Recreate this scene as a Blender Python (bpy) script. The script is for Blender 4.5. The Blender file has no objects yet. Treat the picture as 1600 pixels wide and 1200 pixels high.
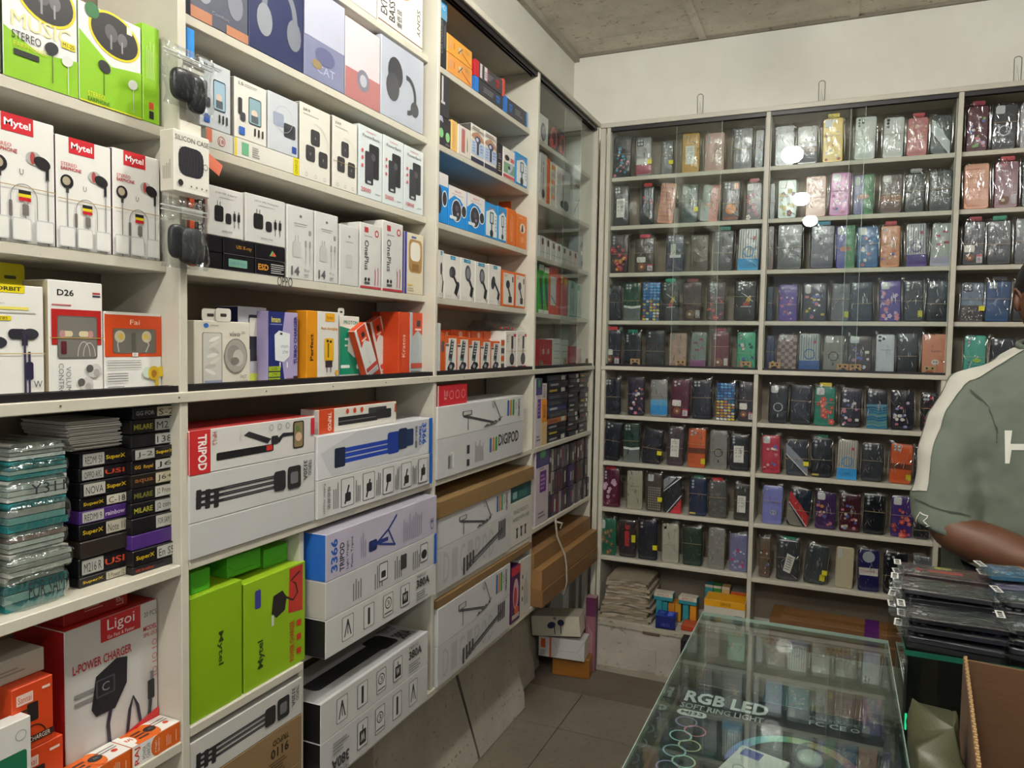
import bpy, bmesh, math, random
from mathutils import Vector, Matrix, Euler, noise
R = random.Random(7)
SC = bpy.context.scene
COL = SC.collection
# ---------------------------------------------------------------- camera
FPX = 1171.13
YAW, PIT, ROL = [math.radians(a) for a in (23.44811802, 3.05552491, 1.00520505)]
CAM = Vector((1.01837, 0.0, 1.45))
FW = Vector((-math.sin(YAW)*math.cos(PIT), math.cos(YAW)*math.cos(PIT), -math.sin(PIT)))
_r = FW.cross(Vector((0, 0, 1))).normalized(); _u = _r.cross(FW)
RT = _r*math.cos(ROL) + _u*math.sin(ROL); UP = -_r*math.sin(ROL) + _u*math.cos(ROL)
cd = bpy.data.cameras.new('camera'); cam = bpy.data.objects.new('camera', cd); COL.objects.link(cam)
cd.sensor_width = 36; cd.lens = 36*FPX/1600; cd.clip_start = .02
mw = Matrix((RT, UP, -FW)).transposed().to_4x4(); mw.translation = CAM; cam.matrix_world = mw
SC.camera = cam
# ---------------------------------------------------------------- light
SC.view_settings.view_transform = 'Standard'; SC.view_settings.look = 'None'
SC.view_settings.gamma = 1; SC.view_settings.use_curve_mapping = False
SC.view_settings.exposure = .86
SC.cycles.transparent_max_bounces = 28
w = bpy.data.worlds.new('world'); SC.world = w; w.use_nodes = True
w.node_tree.nodes['Background'].inputs[0].default_value = (.80, .88, 1, 1)
w.node_tree.nodes['Background'].inputs[1].default_value = .35
LAMPS = [(.70, 1.42), (.69, -.12), (.72, -1.3), (2.3, -.6)]  # last entry is an added, unseen lamp for fill from the right
LAMP_W = 160
LAMP_COL = (1.0, .965, .90)
# ---------------------------------------------------------------- pixel <-> room helpers (camera above)
def ray(x, y): return FW + RT*((x-800)/FPX) - UP*((y-600)/FPX)
def hitX(x, y, v=0): d = ray(x, y); return CAM + d*((v-CAM.x)/d.x)
def hitY(x, y, v=3.3): d = ray(x, y); return CAM + d*((v-CAM.y)/d.y)
def hitZ(x, y, v=0): d = ray(x, y); return CAM + d*((v-CAM.z)/d.z)
def solve_axis(base, ax, val, axis, which):
    # coordinate t of base+t*ax so that it projects on pixel column/row val
    A = RT if which == 'x' else -UP
    k = (val-(800 if which == 'x' else 600))/FPX
    n = A - FW*k; d = base-CAM
    return -(d.dot(n))/(ax.dot(n))
EX, EY, EZ = Vector((1, 0, 0)), Vector((0, 1, 0)), Vector((0, 0, 1))
def Yat(px, z, xo): return solve_axis(Vector((xo, 0, z)), EY, px, 1, 'x')
def Xat(px, z, yo): return solve_axis(Vector((0, yo, z)), EX, px, 0, 'x')
def Zat(py, x, y): return solve_axis(Vector((x, y, 0)), EZ, py, 2, 'y')
# ---------------------------------------------------------------- materials
MC = {}
def lin(c):
    if isinstance(c, str):
        c = c.lstrip('#'); c = c if len(c) == 6 else ''.join(q+q for q in c); c = [int(c[i:i+2], 16)/255 for i in (0, 2, 4)]
    return tuple((v/12.92 if v <= .04045 else ((v+.055)/1.055)**2.4) for v in c[:3]) + (1,)
def mat(c, rough=.5, metal=0, kind='plain', emit=0):
    scl = emit == 1 and kind == 'film'
    k = (c, rough, metal, kind, emit)
    if k in MC: return MC[k]
    m = bpy.data.materials.new('mat_%s_%s' % (kind, str(c))); m.use_nodes = True
    nt = m.node_tree; b = nt.nodes['Principled BSDF']
    b.inputs['Base Color'].default_value = lin(c); b.inputs['Roughness'].default_value = rough
    b.inputs['Metallic'].default_value = metal
    N = nt.nodes.new; L = nt.links.new
    if emit:
        b.inputs['Emission Color'].default_value = lin(c); b.inputs['Emission Strength'].default_value = emit
    def tc(scale=(1, 1, 1), coord='Object'):
        t = N('ShaderNodeTexCoord'); mp = N('ShaderNodeMapping'); mp.inputs['Scale'].default_value = scale
        L(t.outputs[coord], mp.inputs[0]); return mp.outputs[0]
    def noi(vec, s, det=4, rg=.55):
        n = N('ShaderNodeTexNoise'); n.inputs['Scale'].default_value = s; n.inputs['Detail'].default_value = det
        n.inputs['Roughness'].default_value = rg; L(vec, n.inputs['Vector']); return n.outputs[0]
    def ramp(v, p0, c0, p1, c1):
        r = N('ShaderNodeValToRGB'); r.color_ramp.elements[0].position = p0; r.color_ramp.elements[1].position = p1
        r.color_ramp.elements[0].color = c0; r.color_ramp.elements[1].color = c1; L(v, r.inputs[0]); return r.outputs[0]
    def mulcol(base, fac_col):
        x = N('ShaderNodeMix'); x.data_type = 'RGBA'; x.blend_type = 'MULTIPLY'; x.inputs[0].default_value = 1
        if isinstance(base, tuple): x.inputs[6].default_value = base
        else: L(base, x.inputs[6])
        L(fac_col, x.inputs[7]); return x.outputs[2]
    def bump(v, st, dist=.002):
        bp = N('ShaderNodeBump'); bp.inputs['Strength'].default_value = st; bp.inputs['Distance'].default_value = dist
        L(v, bp.inputs['Height']); L(bp.outputs[0], b.inputs['Normal'])
    if kind in ('paint', 'wall', 'board'):
        v = tc(coord='Object'); big = noi(v, 2.2 if kind != 'board' else 5, 5, .6)
        lo = .80 if kind == 'board' else .90
        c1 = mulcol(lin(c), ramp(big, .35, (lo, lo*.985, lo*.96, 1), .62, (1, 1, 1, 1)))
        fine = noi(v, 60 if kind != 'board' else 35, 6, .7)
        t2 = .27 if kind != 'board' else .36
        c2 = mulcol(c1, ramp(fine, t2, (.62, .58, .52, 1), t2+.05, (1, 1, 1, 1)))
        L(c2, b.inputs['Base Color']); bump(noi(v, 25, 5), .15)
    elif kind == 'card':
        v = tc(scale=(1, 1, 1)); g = noi(tc(scale=(3, 3, 60)), 4, 3)
        L(mulcol(lin(c), ramp(g, .3, (.86, .85, .83, 1), .65, (1, 1, 1, 1))), b.inputs['Base Color']); bump(noi(v, 12, 4), .3, .004)
    elif kind == 'floor':
        v = tc(coord='Object')
        c1 = mulcol(lin(c), ramp(noi(v, 3, 6, .65), .3, (.72, .69, .64, 1), .7, (1, 1, 1, 1)))
        c2 = mulcol(c1, ramp(noi(v, 45, 6, .7), .34, (.7, .66, .6, 1), .45, (1, 1, 1, 1)))
        L(c2, b.inputs['Base Color']); bump(noi(v, 30, 5), .2)
    elif kind == 'cloth':
        wv = N('ShaderNodeTexWave'); wv.inputs['Scale'].default_value = 130; L(tc(), wv.inputs[0])
        L(mulcol(lin(c), ramp(wv.outputs[0], 0, (.86, .86, .86, 1), 1, (1, 1, 1, 1))), b.inputs['Base Color'])
        bump(noi(tc(), 9, 4), .35, .01)
    elif kind == 'skin':
        L(mulcol(lin(c), ramp(noi(tc(), 18, 5), .3, (.85, .82, .8, 1), .7, (1, 1, 1, 1))), b.inputs['Base Color'])
        b.inputs['Subsurface Weight'].default_value = .08
    elif kind == 'glossbox':
        b.inputs['Coat Weight'].default_value = .6; b.inputs['Coat Roughness'].default_value = .08; bump(noi(tc(), 9, 3), .25, .004)
    elif kind == 'case':
        b.inputs['Coat Weight'].default_value = .3; b.inputs['Coat Roughness'].default_value = .2
    elif kind == 'weave':
        ck = N('ShaderNodeTexChecker'); ck.inputs['Scale'].default_value = 420; L(tc(), ck.inputs[0])
        L(mulcol(lin(c), ramp(ck.outputs[1], 0, (.7, .7, .7, 1), 1, (1, 1, 1, 1))), b.inputs['Base Color'])
    elif kind in ('glass', 'film'):
        nt.nodes.remove(b); out = nt.nodes['Material Output']
        tr = N('ShaderNodeBsdfTransparent'); tr.inputs[0].default_value = lin(c)
        gl = N('ShaderNodeBsdfGlossy'); gl.inputs['Roughness'].default_value = rough
        mx = N('ShaderNodeMixShader'); fr = N('ShaderNodeLayerWeight'); fr.inputs[0].default_value = .5
        pw = N('ShaderNodeMath'); pw.operation = 'POWER'; pw.inputs[1].default_value = (5.5 if rough == 0 else 3.2) if kind == 'glass' else 2.4
        ad = N('ShaderNodeMath'); ad.operation = 'MULTIPLY_ADD'; ad.inputs[1].default_value = .7 if kind == 'glass' else .7; ad.inputs[2].default_value = metal
        L(fr.outputs['Facing'], pw.inputs[0]); L(pw.outputs[0], ad.inputs[0]); L(ad.outputs[0], mx.inputs[0])
        if kind == 'glass': pass
        else:
            gl.inputs[0].default_value = (.95, .97, 1, 1)
            n1 = noi(tc(scale=(2.2, 1, 1.1)), 4.5 if scl else 30, 2, .5); bp = N('ShaderNodeBump'); bp.inputs['Strength'].default_value = 1; bp.inputs['Distance'].default_value = .0028 if scl else .009
            L(n1, bp.inputs['Height']); L(bp.outputs[0], gl.inputs['Normal']); L(bp.outputs[0], fr.inputs['Normal'])
        L(tr.outputs[0], mx.inputs[1]); L(gl.outputs[0], mx.inputs[2]); L(mx.outputs[0], out.inputs[0])
    else:
        # printed card and plastic: faint tone variation
        L(mulcol(lin(c), ramp(noi(tc(), 14, 3), .3, (.95, .95, .94, 1), .65, (1, 1, 1, 1))), b.inputs['Base Color'])
    MC[k] = m
    return m
def P_(c): return mat(c, .42)
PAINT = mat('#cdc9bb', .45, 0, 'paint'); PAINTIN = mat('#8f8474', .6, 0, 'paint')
GLASS = mat('#fbfdfc', .0, .022, 'glass'); GLASSG = mat('#1f6b55', .1, 0, 'plain')
FILM = mat('#f4f6f6', .10, .035, 'film'); TRACK = mat('#1d1a1e', .4)
# ---------------------------------------------------------------- objects
def mesh(name, verts, faces, mats, idx=None, smooth=False):
    me = bpy.data.meshes.new(name); me.from_pydata([tuple(v) for v in verts], [], faces)
    for m in mats: me.materials.append(m)
    if idx: me.polygons.foreach_set('material_index', idx)
    if smooth: me.polygons.foreach_set('use_smooth', [True]*len(me.polygons))
    me.update(); return me
def link(name, data, parent=None, loc=None, rot=None, mx=None):
    o = bpy.data.objects.new(name, data); COL.objects.link(o)
    if parent: o.parent = parent
    if mx is not None: o.matrix_basis = mx
    if loc is not None: o.location = loc
    if rot is not None: o.rotation_euler = rot
    return o
LABS = {}
def tag(o, label, cat, group=None, kind=None):
    o['label'] = label; o['category'] = cat
    if group: o['group'] = group
    if kind: o['kind'] = kind
    return o
def struct(o): o['kind'] = 'structure'; return o
class MB:
    def __init__(s): s.v = []; s.f = []; s.i = []; s.m = []
    def mi(s, m):
        if m not in s.m: s.m.append(m)
        return s.m.index(m)
    def box(s, x0, y0, z0, x1, y1, z1, m):
        b = len(s.v); s.v += [(x, y, z) for z in (z0, z1) for y in (y0, y1) for x in (x0, x1)]
        s.f += [tuple(b+i for i in q) for q in ((0, 2, 3, 1), (4, 5, 7, 6), (0, 1, 5, 4), (2, 6, 7, 3), (0, 4, 6, 2), (1, 3, 7, 5))]
        s.i += [s.mi(m)]*6; return s
    def tube(s, pts, r, m, n=6, closed=False):
        pts = [Vector(p) for p in pts]; b = len(s.v); k = len(pts)
        for i, p in enumerate(pts):
            t = (pts[min(i+1, k-1)]-pts[max(i-1, 0)]).normalized() if not closed else (pts[(i+1) % k]-pts[i-1]).normalized()
            a = t.cross(EZ if abs(t.z) < .9 else EX).normalized(); c = t.cross(a)
            rr = r[i] if isinstance(r, (list, tuple)) else r
            s.v += [tuple(p+a*rr*math.cos(2*math.pi*j/n)+c*rr*math.sin(2*math.pi*j/n)) for j in range(n)]
        for i in range(k if closed else k-1):
            for j in range(n):
                i2 = (i+1) % k; s.f.append((b+i*n+j, b+i*n+(j+1) % n, b+i2*n+(j+1) % n, b+i2*n+j)); s.i.append(s.mi(m))
        if not closed:
            s.f.append(tuple(b+j for j in range(n))[::-1]); s.f.append(tuple(b+(k-1)*n+j for j in range(n))); s.i += [s.mi(m)]*2
        return s
    def prism(s, pts, y0, y1, m, ms=None):
        # polygon in x,z extruded along y (front y0)
        n = len(pts); b = len(s.v); s.v += [(p[0], y0, p[1]) for p in pts]+[(p[0], y1, p[1]) for p in pts]
        s.f.append(tuple(b+i for i in range(n))); s.f.append(tuple(b+n+i for i in range(n))[::-1]); s.i += [s.mi(m)]*2
        for i in range(n):
            j = (i+1) % n; s.f.append((b+i, b+n+i, b+n+j, b+j)); s.i.append(s.mi(ms or m))
        return s
    def build(s, name, parent=None, smooth=False, **k):
        return link(name, mesh(name, s.v, s.f, s.m, s.i, smooth), parent, **k)
def rrpts(x0, z0, x1, z1, r, n=4):
    out = []
    for cx, cz, a0 in ((x1-r, z0+r, -90), (x1-r, z1-r, 0), (x0+r, z1-r, 90), (x0+r, z0+r, 180)):
        for i in range(n+1):
            a = math.radians(a0+90*i/n); out.append((cx+r*math.cos(a), cz+r*math.sin(a)))
    return out
# text shapes, cached, unit box
TC = {}
def textshape(s, bold):
    k = (s, bold)
    if k in TC: return TC[k]
    c = bpy.data.curves.new('t', 'FONT'); c.body = s; c.size = 1; c.resolution_u = 2; c.offset = bold
    o = bpy.data.objects.new('t', c); COL.objects.link(o)
    bpy.context.view_layer.update()
    me = bpy.data.meshes.new_from_object(o.evaluated_get(bpy.context.evaluated_depsgraph_get()))
    vs = [(v.co.x, v.co.y) for v in me.vertices]; fs = [tuple(p.vertices) for p in me.polygons]
    bpy.data.objects.remove(o); bpy.data.curves.remove(c); bpy.data.meshes.remove(me)
    if not vs: vs = [(0, 0), (1, 0), (1, 1)]; fs = [(0, 1, 2)]
    x0 = min(v[0] for v in vs); x1 = max(v[0] for v in vs); y0 = min(v[1] for v in vs); y1 = max(v[1] for v in vs)
    vs = [((v[0]-x0)/max(x1-x0, 1e-6), (v[1]-y0)/max(y1-y0, 1e-6)) for v in vs]
    TC[k] = (vs, fs, (x1-x0)/max(y1-y0, 1e-6)); return TC[k]
class Art:
    """flat print on one face of a box; coordinates are fractions of the face"""
    def __init__(s, w, h, d=0, face='f', lift=.0004):
        s.w, s.h, s.d, s.face, s.k, s.lift = w, h, d, face, 0, lift; s.v = []; s.f = []; s.i = []; s.m = []
        s.W, s.H = {'f': (w, h), 'l': (d, h), 'r': (d, h), 't': (w, d)}[face]
    def P(s, u, v):
        x, z = u*s.W, v*s.H; o = s.lift+s.k*.00009
        if s.face == 'f': return (x, -o, z)
        if s.face == 'l': return (-o, s.d-x, z)
        if s.face == 'r': return (s.w+o, x, z)
        return (x, z, s.h+o)
    def add(s, pts, c, faces=None):
        m = c if isinstance(c, bpy.types.Material) else P_(c)
        if m not in s.m: s.m.append(m)
        b = len(s.v); s.v += [s.P(*p) for p in pts]
        fs = faces or [tuple(range(len(pts)))]
        s.f += [tuple(b+i for i in f) for f in fs]; s.i += [s.m.index(m)]*len(fs); s.k += 1; return s
    def rect(s, x0, y0, x1, y1, c): return s.add([(x0, y0), (x1, y0), (x1, y1), (x0, y1)], c)
    def rr(s, x0, y0, x1, y1, r, c):
        r *= min((x1-x0)*s.W, (y1-y0)*s.H)
        return s.add([(p[0]/s.W, p[1]/s.H) for p in rrpts(x0*s.W, y0*s.H, x1*s.W, y1*s.H, r, 3)], c)
    def ell(s, cx, cy, rx, ry, c, n=16, a=0):
        pts = []
        for i in range(n):
            t = 2*math.pi*i/n; x, y = rx*math.cos(t), ry*math.sin(t)
            if a: X = x*s.W; Y = y*s.H; x = (X*math.cos(a)-Y*math.sin(a))/s.W; y = (X*math.sin(a)+Y*math.cos(a))/s.H
            pts.append((cx+x, cy+y))
        return s.add(pts, c)
    def circ(s, cx, cy, r, c, n=16): return s.ell(cx, cy, r, r*s.W/s.H, c, n)
    def ring(s, cx, cy, rx, ry, w, c, n=20, a0=0, a1=360):
        ns = n; full = a1-a0 >= 360; p = []
        for i in range(ns+1):
            t = math.radians(a0+(a1-a0)*i/ns)
            p += [(cx+rx*math.cos(t), cy+ry*math.sin(t)), (cx+(rx-w)*math.cos(t), cy+(ry-w*s.W/s.H)*math.sin(t))]
        return s.add(p, c, [(2*i, 2*i+2, 2*i+3, 2*i+1) for i in range(ns)])
    def circring(s, cx, cy, r, w, c, **k): return s.ring(cx, cy, r, r*s.W/s.H, w, c, **k)
    def line(s, pts, w, c):
        p = []; P = [Vector((x*s.W, y*s.H)) for x, y in pts]; w = w*s.W/2
        for i, q in enumerate(P):
            t = P[min(i+1, len(P)-1)]-P[max(i-1, 0)]; t = t.normalized() if t.length > 1e-9 else Vector((1, 0)); n = Vector((-t.y, t.x))*w
            p += [((q+n).x/s.W, (q+n).y/s.H), ((q-n).x/s.W, (q-n).y/s.H)]
        return s.add(p, c, [(2*i, 2*i+1, 2*i+3, 2*i+2) for i in range(len(P)-1)])
    def text(s, t, x, y, w, h, c, bold=0, rot=0):
        # fits the words in the box x,y,w,h ; rot 90 reads upwards, -90 downwards, 180 upside down
        vs, fs, _ = textshape(t, bold); o = []
        for a, b in vs:
            if rot == 90: a, b = 1-b, a
            elif rot == -90: a, b = b, 1-a
            elif rot == 180: a, b = 1-a, 1-b
            o.append((x+a*w, y+b*h))
        return s.add(o, c, fs)
    def lines(s, x, y, w, h, n, c, rot=0):
        # n lines of illegibly small print
        for i in range(n):
            f = R.uniform(.6, 1)
            if rot: s.rect(x+w*(i+.2)/n, y, x+w*(i+.65)/n, y+h*f, c)
            else: s.rect(x, y+h*(i+.2)/n, x+w*f, y+h*(i+.65)/n, c)
            s.k -= 1
        s.k += 1; return s
    def build(s, parent, name='printed_face'):
        if s.f: return link(name, mesh(name, s.v, s.f, s.m, s.i), parent)
BOXM = {}
def boxmesh(w, d, h, mats, bev=.0012):
    """carton with folded edges; mats = front, left, right, top, back/bottom"""
    bm = bmesh.new(); v = [bm.verts.new((x, y, z)) for z in (0, h) for y in (0, d) for x in (0, w)]
    for q, mi in (((0, 2, 3, 1), 4), ((4, 5, 7, 6), 3), ((0, 1, 5, 4), 0), ((2, 6, 7, 3), 4), ((0, 4, 6, 2), 1), ((1, 3, 7, 5), 2)):
        f = bm.faces.new([v[i] for i in q]); f.material_index = mi
    if bev: bmesh.ops.bevel(bm, geom=bm.edges[:], offset=min(bev, w*.1, h*.1, d*.1), segments=1, affect='EDGES', profile=.5)
    me = bpy.data.meshes.new('carton'); bm.to_mesh(me); bm.free()
    for m in mats: me.materials.append(m)
    return me
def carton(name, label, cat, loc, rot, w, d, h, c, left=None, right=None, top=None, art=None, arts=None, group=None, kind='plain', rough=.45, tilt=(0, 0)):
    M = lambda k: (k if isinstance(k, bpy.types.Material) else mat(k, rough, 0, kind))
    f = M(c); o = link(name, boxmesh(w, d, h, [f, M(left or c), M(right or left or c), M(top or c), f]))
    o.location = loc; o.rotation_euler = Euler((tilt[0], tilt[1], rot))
    tag(o, label, cat, group)
    if art: a = Art(w, h, d); art(a); a.build(o)
    for face, fn in (arts or {}).items(): a = Art(w, h, d, face); fn(a); a.build(o, 'printed_side')
    return o
def LB(name, label, cat, x0, x1, yt, zs, c, d=.1, xo=-.03, **k):
    """box standing on the left cabinet: front edges at pixel columns x0,x1, top left corner at row yt, shelf height zs"""
    Y0, Y1 = Yat(x0, zs, xo), Yat(x1, zs, xo); h = Zat(yt, xo, Y0)-zs
    return carton(name, label, cat, (xo, Y0+.0008, zs), math.pi/2, Y1-Y0-.0016, d, h, c, **k)
def topz(o): return o.location.z+max(v.co.z for v in o.data.vertices)
def BBx(name, label, cat, x0, x1, yt, zs, c, d=.1, yo=3.32, **k):
    X0, X1 = Xat(x0, zs, yo), Xat(x1, zs, yo); h = Zat(yt, X0, yo)-zs
    return carton(name, label, cat, (X0, yo, zs), 0, X1-X0, d, h, c, **k)
# ================================================================ room shell
XL, YB, ZC, XR, YF = -.20, 3.50, 2.84, 3.05, -3.2
WALLM = mat('#efefe6', .7, 0, 'wall'); CEIL = mat('#dfd8ca', .8, 0, 'board')
def slab(name, x0, y0, z0, x1, y1, z1, m, parent=None):
    return MB().box(x0, y0, z0, x1, y1, z1, m).build(name, parent)
fl = struct(slab('floor', XL, YF, -.12, XR, YB, -.012, mat('#5d564c', .8, 0, 'floor')))
TILEM = mat('#7b7468', .38, 0, 'floor')
for i in range(-1, 5):
    for j in range(-7, 2):
        x0, y0 = .097+.6*(i-1)+(.0 if i else 0), 2.615+.6*(j-1)
        x1, y1 = x0+.6, y0+.6
        if j == 1: y0, y1 = 2.615, 2.92
        x0, x1, y0, y1 = max(x0, XL), min(x1, XR), max(y0, YF), y1
        if x1-x0 < .05: continue
        slab('tile', x0+.0015, y0+.0015, -.011, x1-.0015, y1-.0015, 0, TILEM, fl)
slab('cement_strip', XL, 2.9215, -.011, XR, YB, -.002, mat('#6b6155', .9, 0, 'floor'), fl)
struct(slab('wall_left', XL-.1, YF, -.12, XL, YB+.1, ZC, WALLM))
struct(slab('wall_back', XL, YB, -.12, XR+.1, YB+.1, ZC, WALLM))
struct(slab('wall_right', XR, YF, -.12, XR+.1, YB, ZC, mat('#8f8a80', .7, 0, 'wall')))
# shop front: side piers and a head beam around an open doorway behind the camera
WF = mat('#7d786f', .7, 0, 'wall'); fr = struct(slab('wall_front', XL-.1, YF-.1, 2.35, XR+.1, YF, ZC, WF))
slab('pier', XL-.1, YF-.1, 0, .25, YF, 2.35, WF, fr); slab('pier', 2.75, YF-.1, 0, XR+.1, YF, 2.35, WF, fr)
slab('doorstep', .25, YF-.6, -.12, 2.75, YF, -.012, mat('#8b847a', .6, 0, 'floor'), fr)
ce = struct(slab('ceiling', XL-.1, YF-.1, ZC+.012, XR+.1, YB+.1, ZC+.1, mat('#4e4840', .9)))
bx = [XL+.02]+[hitZ(1086, 30, ZC).x, hitZ(1336, 15, ZC).x]
step = bx[2]-bx[1]; bx = [bx[1]-step*2, bx[1]-step, bx[1], bx[2], bx[2]+step, bx[2]+2*step, bx[2]+3*step, bx[2]+4*step]
bx = [b for b in bx if XL+.1 < b < XR-.05]
ed = [XL]+bx+[XR]
ys = [YB, hitZ(925, 62, ZC).y, 1.9, .7, -.5, -1.7, -2.9, YF]
for a, b in zip(ed, ed[1:]):
    yy = ys if a == XL else [YB, 2.3, 1.1, -.1, -1.3, -2.5, YF]
    for c, d in zip(yy[1:], yy): slab('ceiling_panel', a+.002, c+.0015, ZC, b-.002, d-.0015, ZC+.011, CEIL, ce)
for b in bx: slab('batten', b-.016, YF, ZC-.008, b+.016, YB, ZC, mat('#e2dccf', .7, 0, 'board'), ce)
struct(slab('trim_1', XL, YF, ZC-.03, XL+.025, YB, ZC, mat('#b3ada0', .8, 0, 'board')))
struct(slab('trim_2', XL, YB-.012, ZC-.012, XR, YB, ZC, mat('#8f887c', .8, 0, 'board')))
# lamps: round surface-mounted fittings, the last one an added fill
for i, (x, y) in enumerate(LAMPS):
    n = 28; pts = [(math.cos(2*math.pi*k/n), math.sin(2*math.pi*k/n)) for k in range(n)]
    def disc(r0, z0, r1, z1, m):
        v = [(r0*a, r0*b, z0) for a, b in pts]+[(r1*a, r1*b, z1) for a, b in pts]
        return v, [(k, (k+1) % n, n+(k+1) % n, n+k) for k in range(n)]+[tuple(range(n))[::-1], tuple(range(n, 2*n))], m
    v, f, m = disc(.046, -.090, .046, 0, mat('#e8e6e0', .4))
    body = link('ceiling_light', mesh('lamp_body', v, f, [m]), loc=(x, y, ZC-.009))
    v = []; f = []
    for q, (r_, z_) in enumerate(((.046, -.0905), (.066, -.115), (.066, -.150), (.045, -.176), (.015, -.186))): v += [(r_*a, r_*b, z_) for a, b in pts]
    for q in range(4): f += [(q*n+k, q*n+n+k, q*n+n+(k+1) % n, q*n+(k+1) % n) for k in range(n)]
    f += [tuple(range(n)), tuple(range(4*n, 5*n))[::-1]]; m = mat('#fffdf6', .5, 0, 'plain', LAMP_W)
    link('diffuser', mesh('diffuser', v, f, [m]), body)
    tag(body, ['round white ceiling lamp nearest the back rack', 'round white ceiling lamp above the photographer', 'round white ceiling lamp behind the photographer nearer the left cabinet',
        'added round white fill lamp on the right side of the room'][i], 'lamp', 'ceiling lamps')
# ================================================================ left cabinet
M = 1.3586; T = .018
PA, PC, PD, PE = (.938, .955), (1.808, 1.823), (2.541, 2.559), (3.265, 3.283)
ZTOP = 2.4245
lc = link('wall_cabinet', None); tag(lc, 'long off-white plywood wall cabinet along the left wall, full of boxed goods', 'cabinet')
def board(n, x0, y0, z0, x1, y1, z1, p, m=PAINT, bev=.0015):
    me = boxmesh(x1-x0, y1-y0, z1-z0, [m]*5, bev); return link(n, me, p, loc=(x0, y0, z0))
XB = XL+.006
board('back_panel', XL+.001, .05, .46, XB, 3.30, ZTOP, lc, PAINTIN)
board('lit_back_panel', XL+.0062, PC[1]+.001, M+.001, XL+.009, PE[0]-.001, ZTOP-.001, lc, mat('#b9b2a2', .6, 0, 'paint'))  # lighter copy of the back panel, brighter light put into its colour
XB = XL+.0092
for a, b in ((.035, .05), PA, PC, PD, PE): board('divider', XB, a, .46, 0, b, ZTOP, lc)
board('top_board', XB, .035, ZTOP, .006, PE[1], ZTOP+.02, lc)
board('counter_board', XB, .035, M-T, .004, PE[1], M, lc)
def onshelf(px, py, xo): return hitX(px, py, xo).z
US = {}
bays = {0: (.05, PA[0]), 1: (PA[1], PC[0]), 2: (PC[1], PD[0]), 3: (PD[1], PE[0])}
upper = {'0A': (0, 251, 197), '0B': (0, 258, 409), '1A': (1, 664, 84), '1B': (1, 662, 212), '1C': (1, 662, 338), '1D': (1, 662, 462),
         '2A': (2, 826, 201), '2B': (2, 826, 296.5), '2C': (2, 823, 390.6), '2D': (2, 822, 483),
         '3A': (3, 842, 217), '3B': (3, 842, 311), '3C': (3, 839, 399), '3D': (3, 838, 488)}
for k, (b, px, py) in upper.items():
    z = onshelf(px, py, -.03); US[k] = z; y0, y1 = bays[b]
    board('shelf_board', XB, y0+.0003, z-T, -.03, y1-.0003, z, lc)
US['0Z'] = US['0A']+.40; board('shelf_board', XB, .0503, US['0Z']-T, -.03, PA[0]-.0003, US['0Z'], lc)
lower = {'0E': (0, 278.5, 884.5), '0F': (0, 282, 1160), '1E': (1, 294.5, 876), '1F': (1, 296, 1138), '2E': (2, 832, 701), '2F': (2, 828, 838), '3E': (3, 835, 701), '3F': (3, 834, 826)}
YH = min(Yat(500, .47, .018), Yat(500, .70, .03))-.0165
for k, (b, px, py) in lower.items():
    z = onshelf(px, py, 0); US[k] = z; y0, y1 = bays[b]
    if k == '1F': y1 = YH
    board('shelf_board', XB, y0+.0003, z-T, 0, y1-.0003, z, lc)
BZ = .470; US['B'] = BZ
board('divider', XB, YH, BZ, -.012, YH+.015, US['1E']-T, lc)
board('bottom_board', XB, .035, BZ-T, .004, PE[1], BZ, lc)
for y in (.06, 1.585): board('support_leg', XB, y, 0, -.05, y+.016, BZ-T, lc, PAINTIN)
# aluminium sliding tracks along the counter board and under the top board
for b in range(4):
    y0, y1 = bays[b]
    tr = MB()
    for x in (-.027, -.016, -.005): tr.box(x-.0015, y0+.001, M, x+.0015, y1-.001, M+.011, TRACK)
    tr.box(-.028, y0+.001, M, -.003, y1-.001, M+.003, TRACK); tr.build('lower_track', lc)
    tr = MB()
    for x in (-.027, -.016, -.005): tr.box(x-.0015, y0+.001, ZTOP-.016, x+.0015, y1-.001, ZTOP-.003, TRACK)
    tr.box(-.028, y0+.001, ZTOP-.004, -.003, y1-.001, ZTOP, TRACK); tr.build('upper_track', lc)
def pane(n, x0, y0, z0, x1, y1, z1, p):
    # sheet of glass with polished green edges
    o = link(n, boxmesh(x1-x0, y1-y0, z1-z0, [GLASS]*5, 0), p, loc=(x0, y0, z0))
    return o
ya, yb = Yat(882, 1.8, -.01), Yat(900, 1.8, -.02)
g1 = pane('glass_door', -.0125, PD[1]+.002, M+.004, -.0085, yb, ZTOP-.004, lc); g2 = pane('glass_door', -.0235, ya, M+.004, -.0195, PE[0]-.002, ZTOP-.004, lc)
for g, x, y in ((g1, -.0085, yb), (g2, -.0195, ya)):
    MB().box(-.0002, 0, 0, .0002, .0012, ZTOP-M-.01, mat('#c9dccf', .2)).build('glass_edge', lc, loc=(x, y-.0012 if g is g1 else y, M+.005))
for k, px in enumerate((844, 882, 916)):
    y = Yat(px, M, -.004); cb = MB().box(0, 0, 0, .006, .016, .022, mat('#6f6552', .4, .6)).box(-.003, .003, .004, .009, .013, .014, mat('#8a7f68', .3, .7)).build('door_clip', lc, loc=(-.0075, y, M+.011))
# dark steel brackets under the shelves of the second and third bay
for px, py, zs in ((797, 297, '2B'), (797, 398, '2C'), (212, 428, '0B')):
    board('bracket', XB, hitX(px, py, XB+.01).y, US[zs]-T-.03, XB+.02, hitX(px, py, XB+.01).y+.022, US[zs]-T, lc, mat('#3d2c22', .5))
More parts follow.
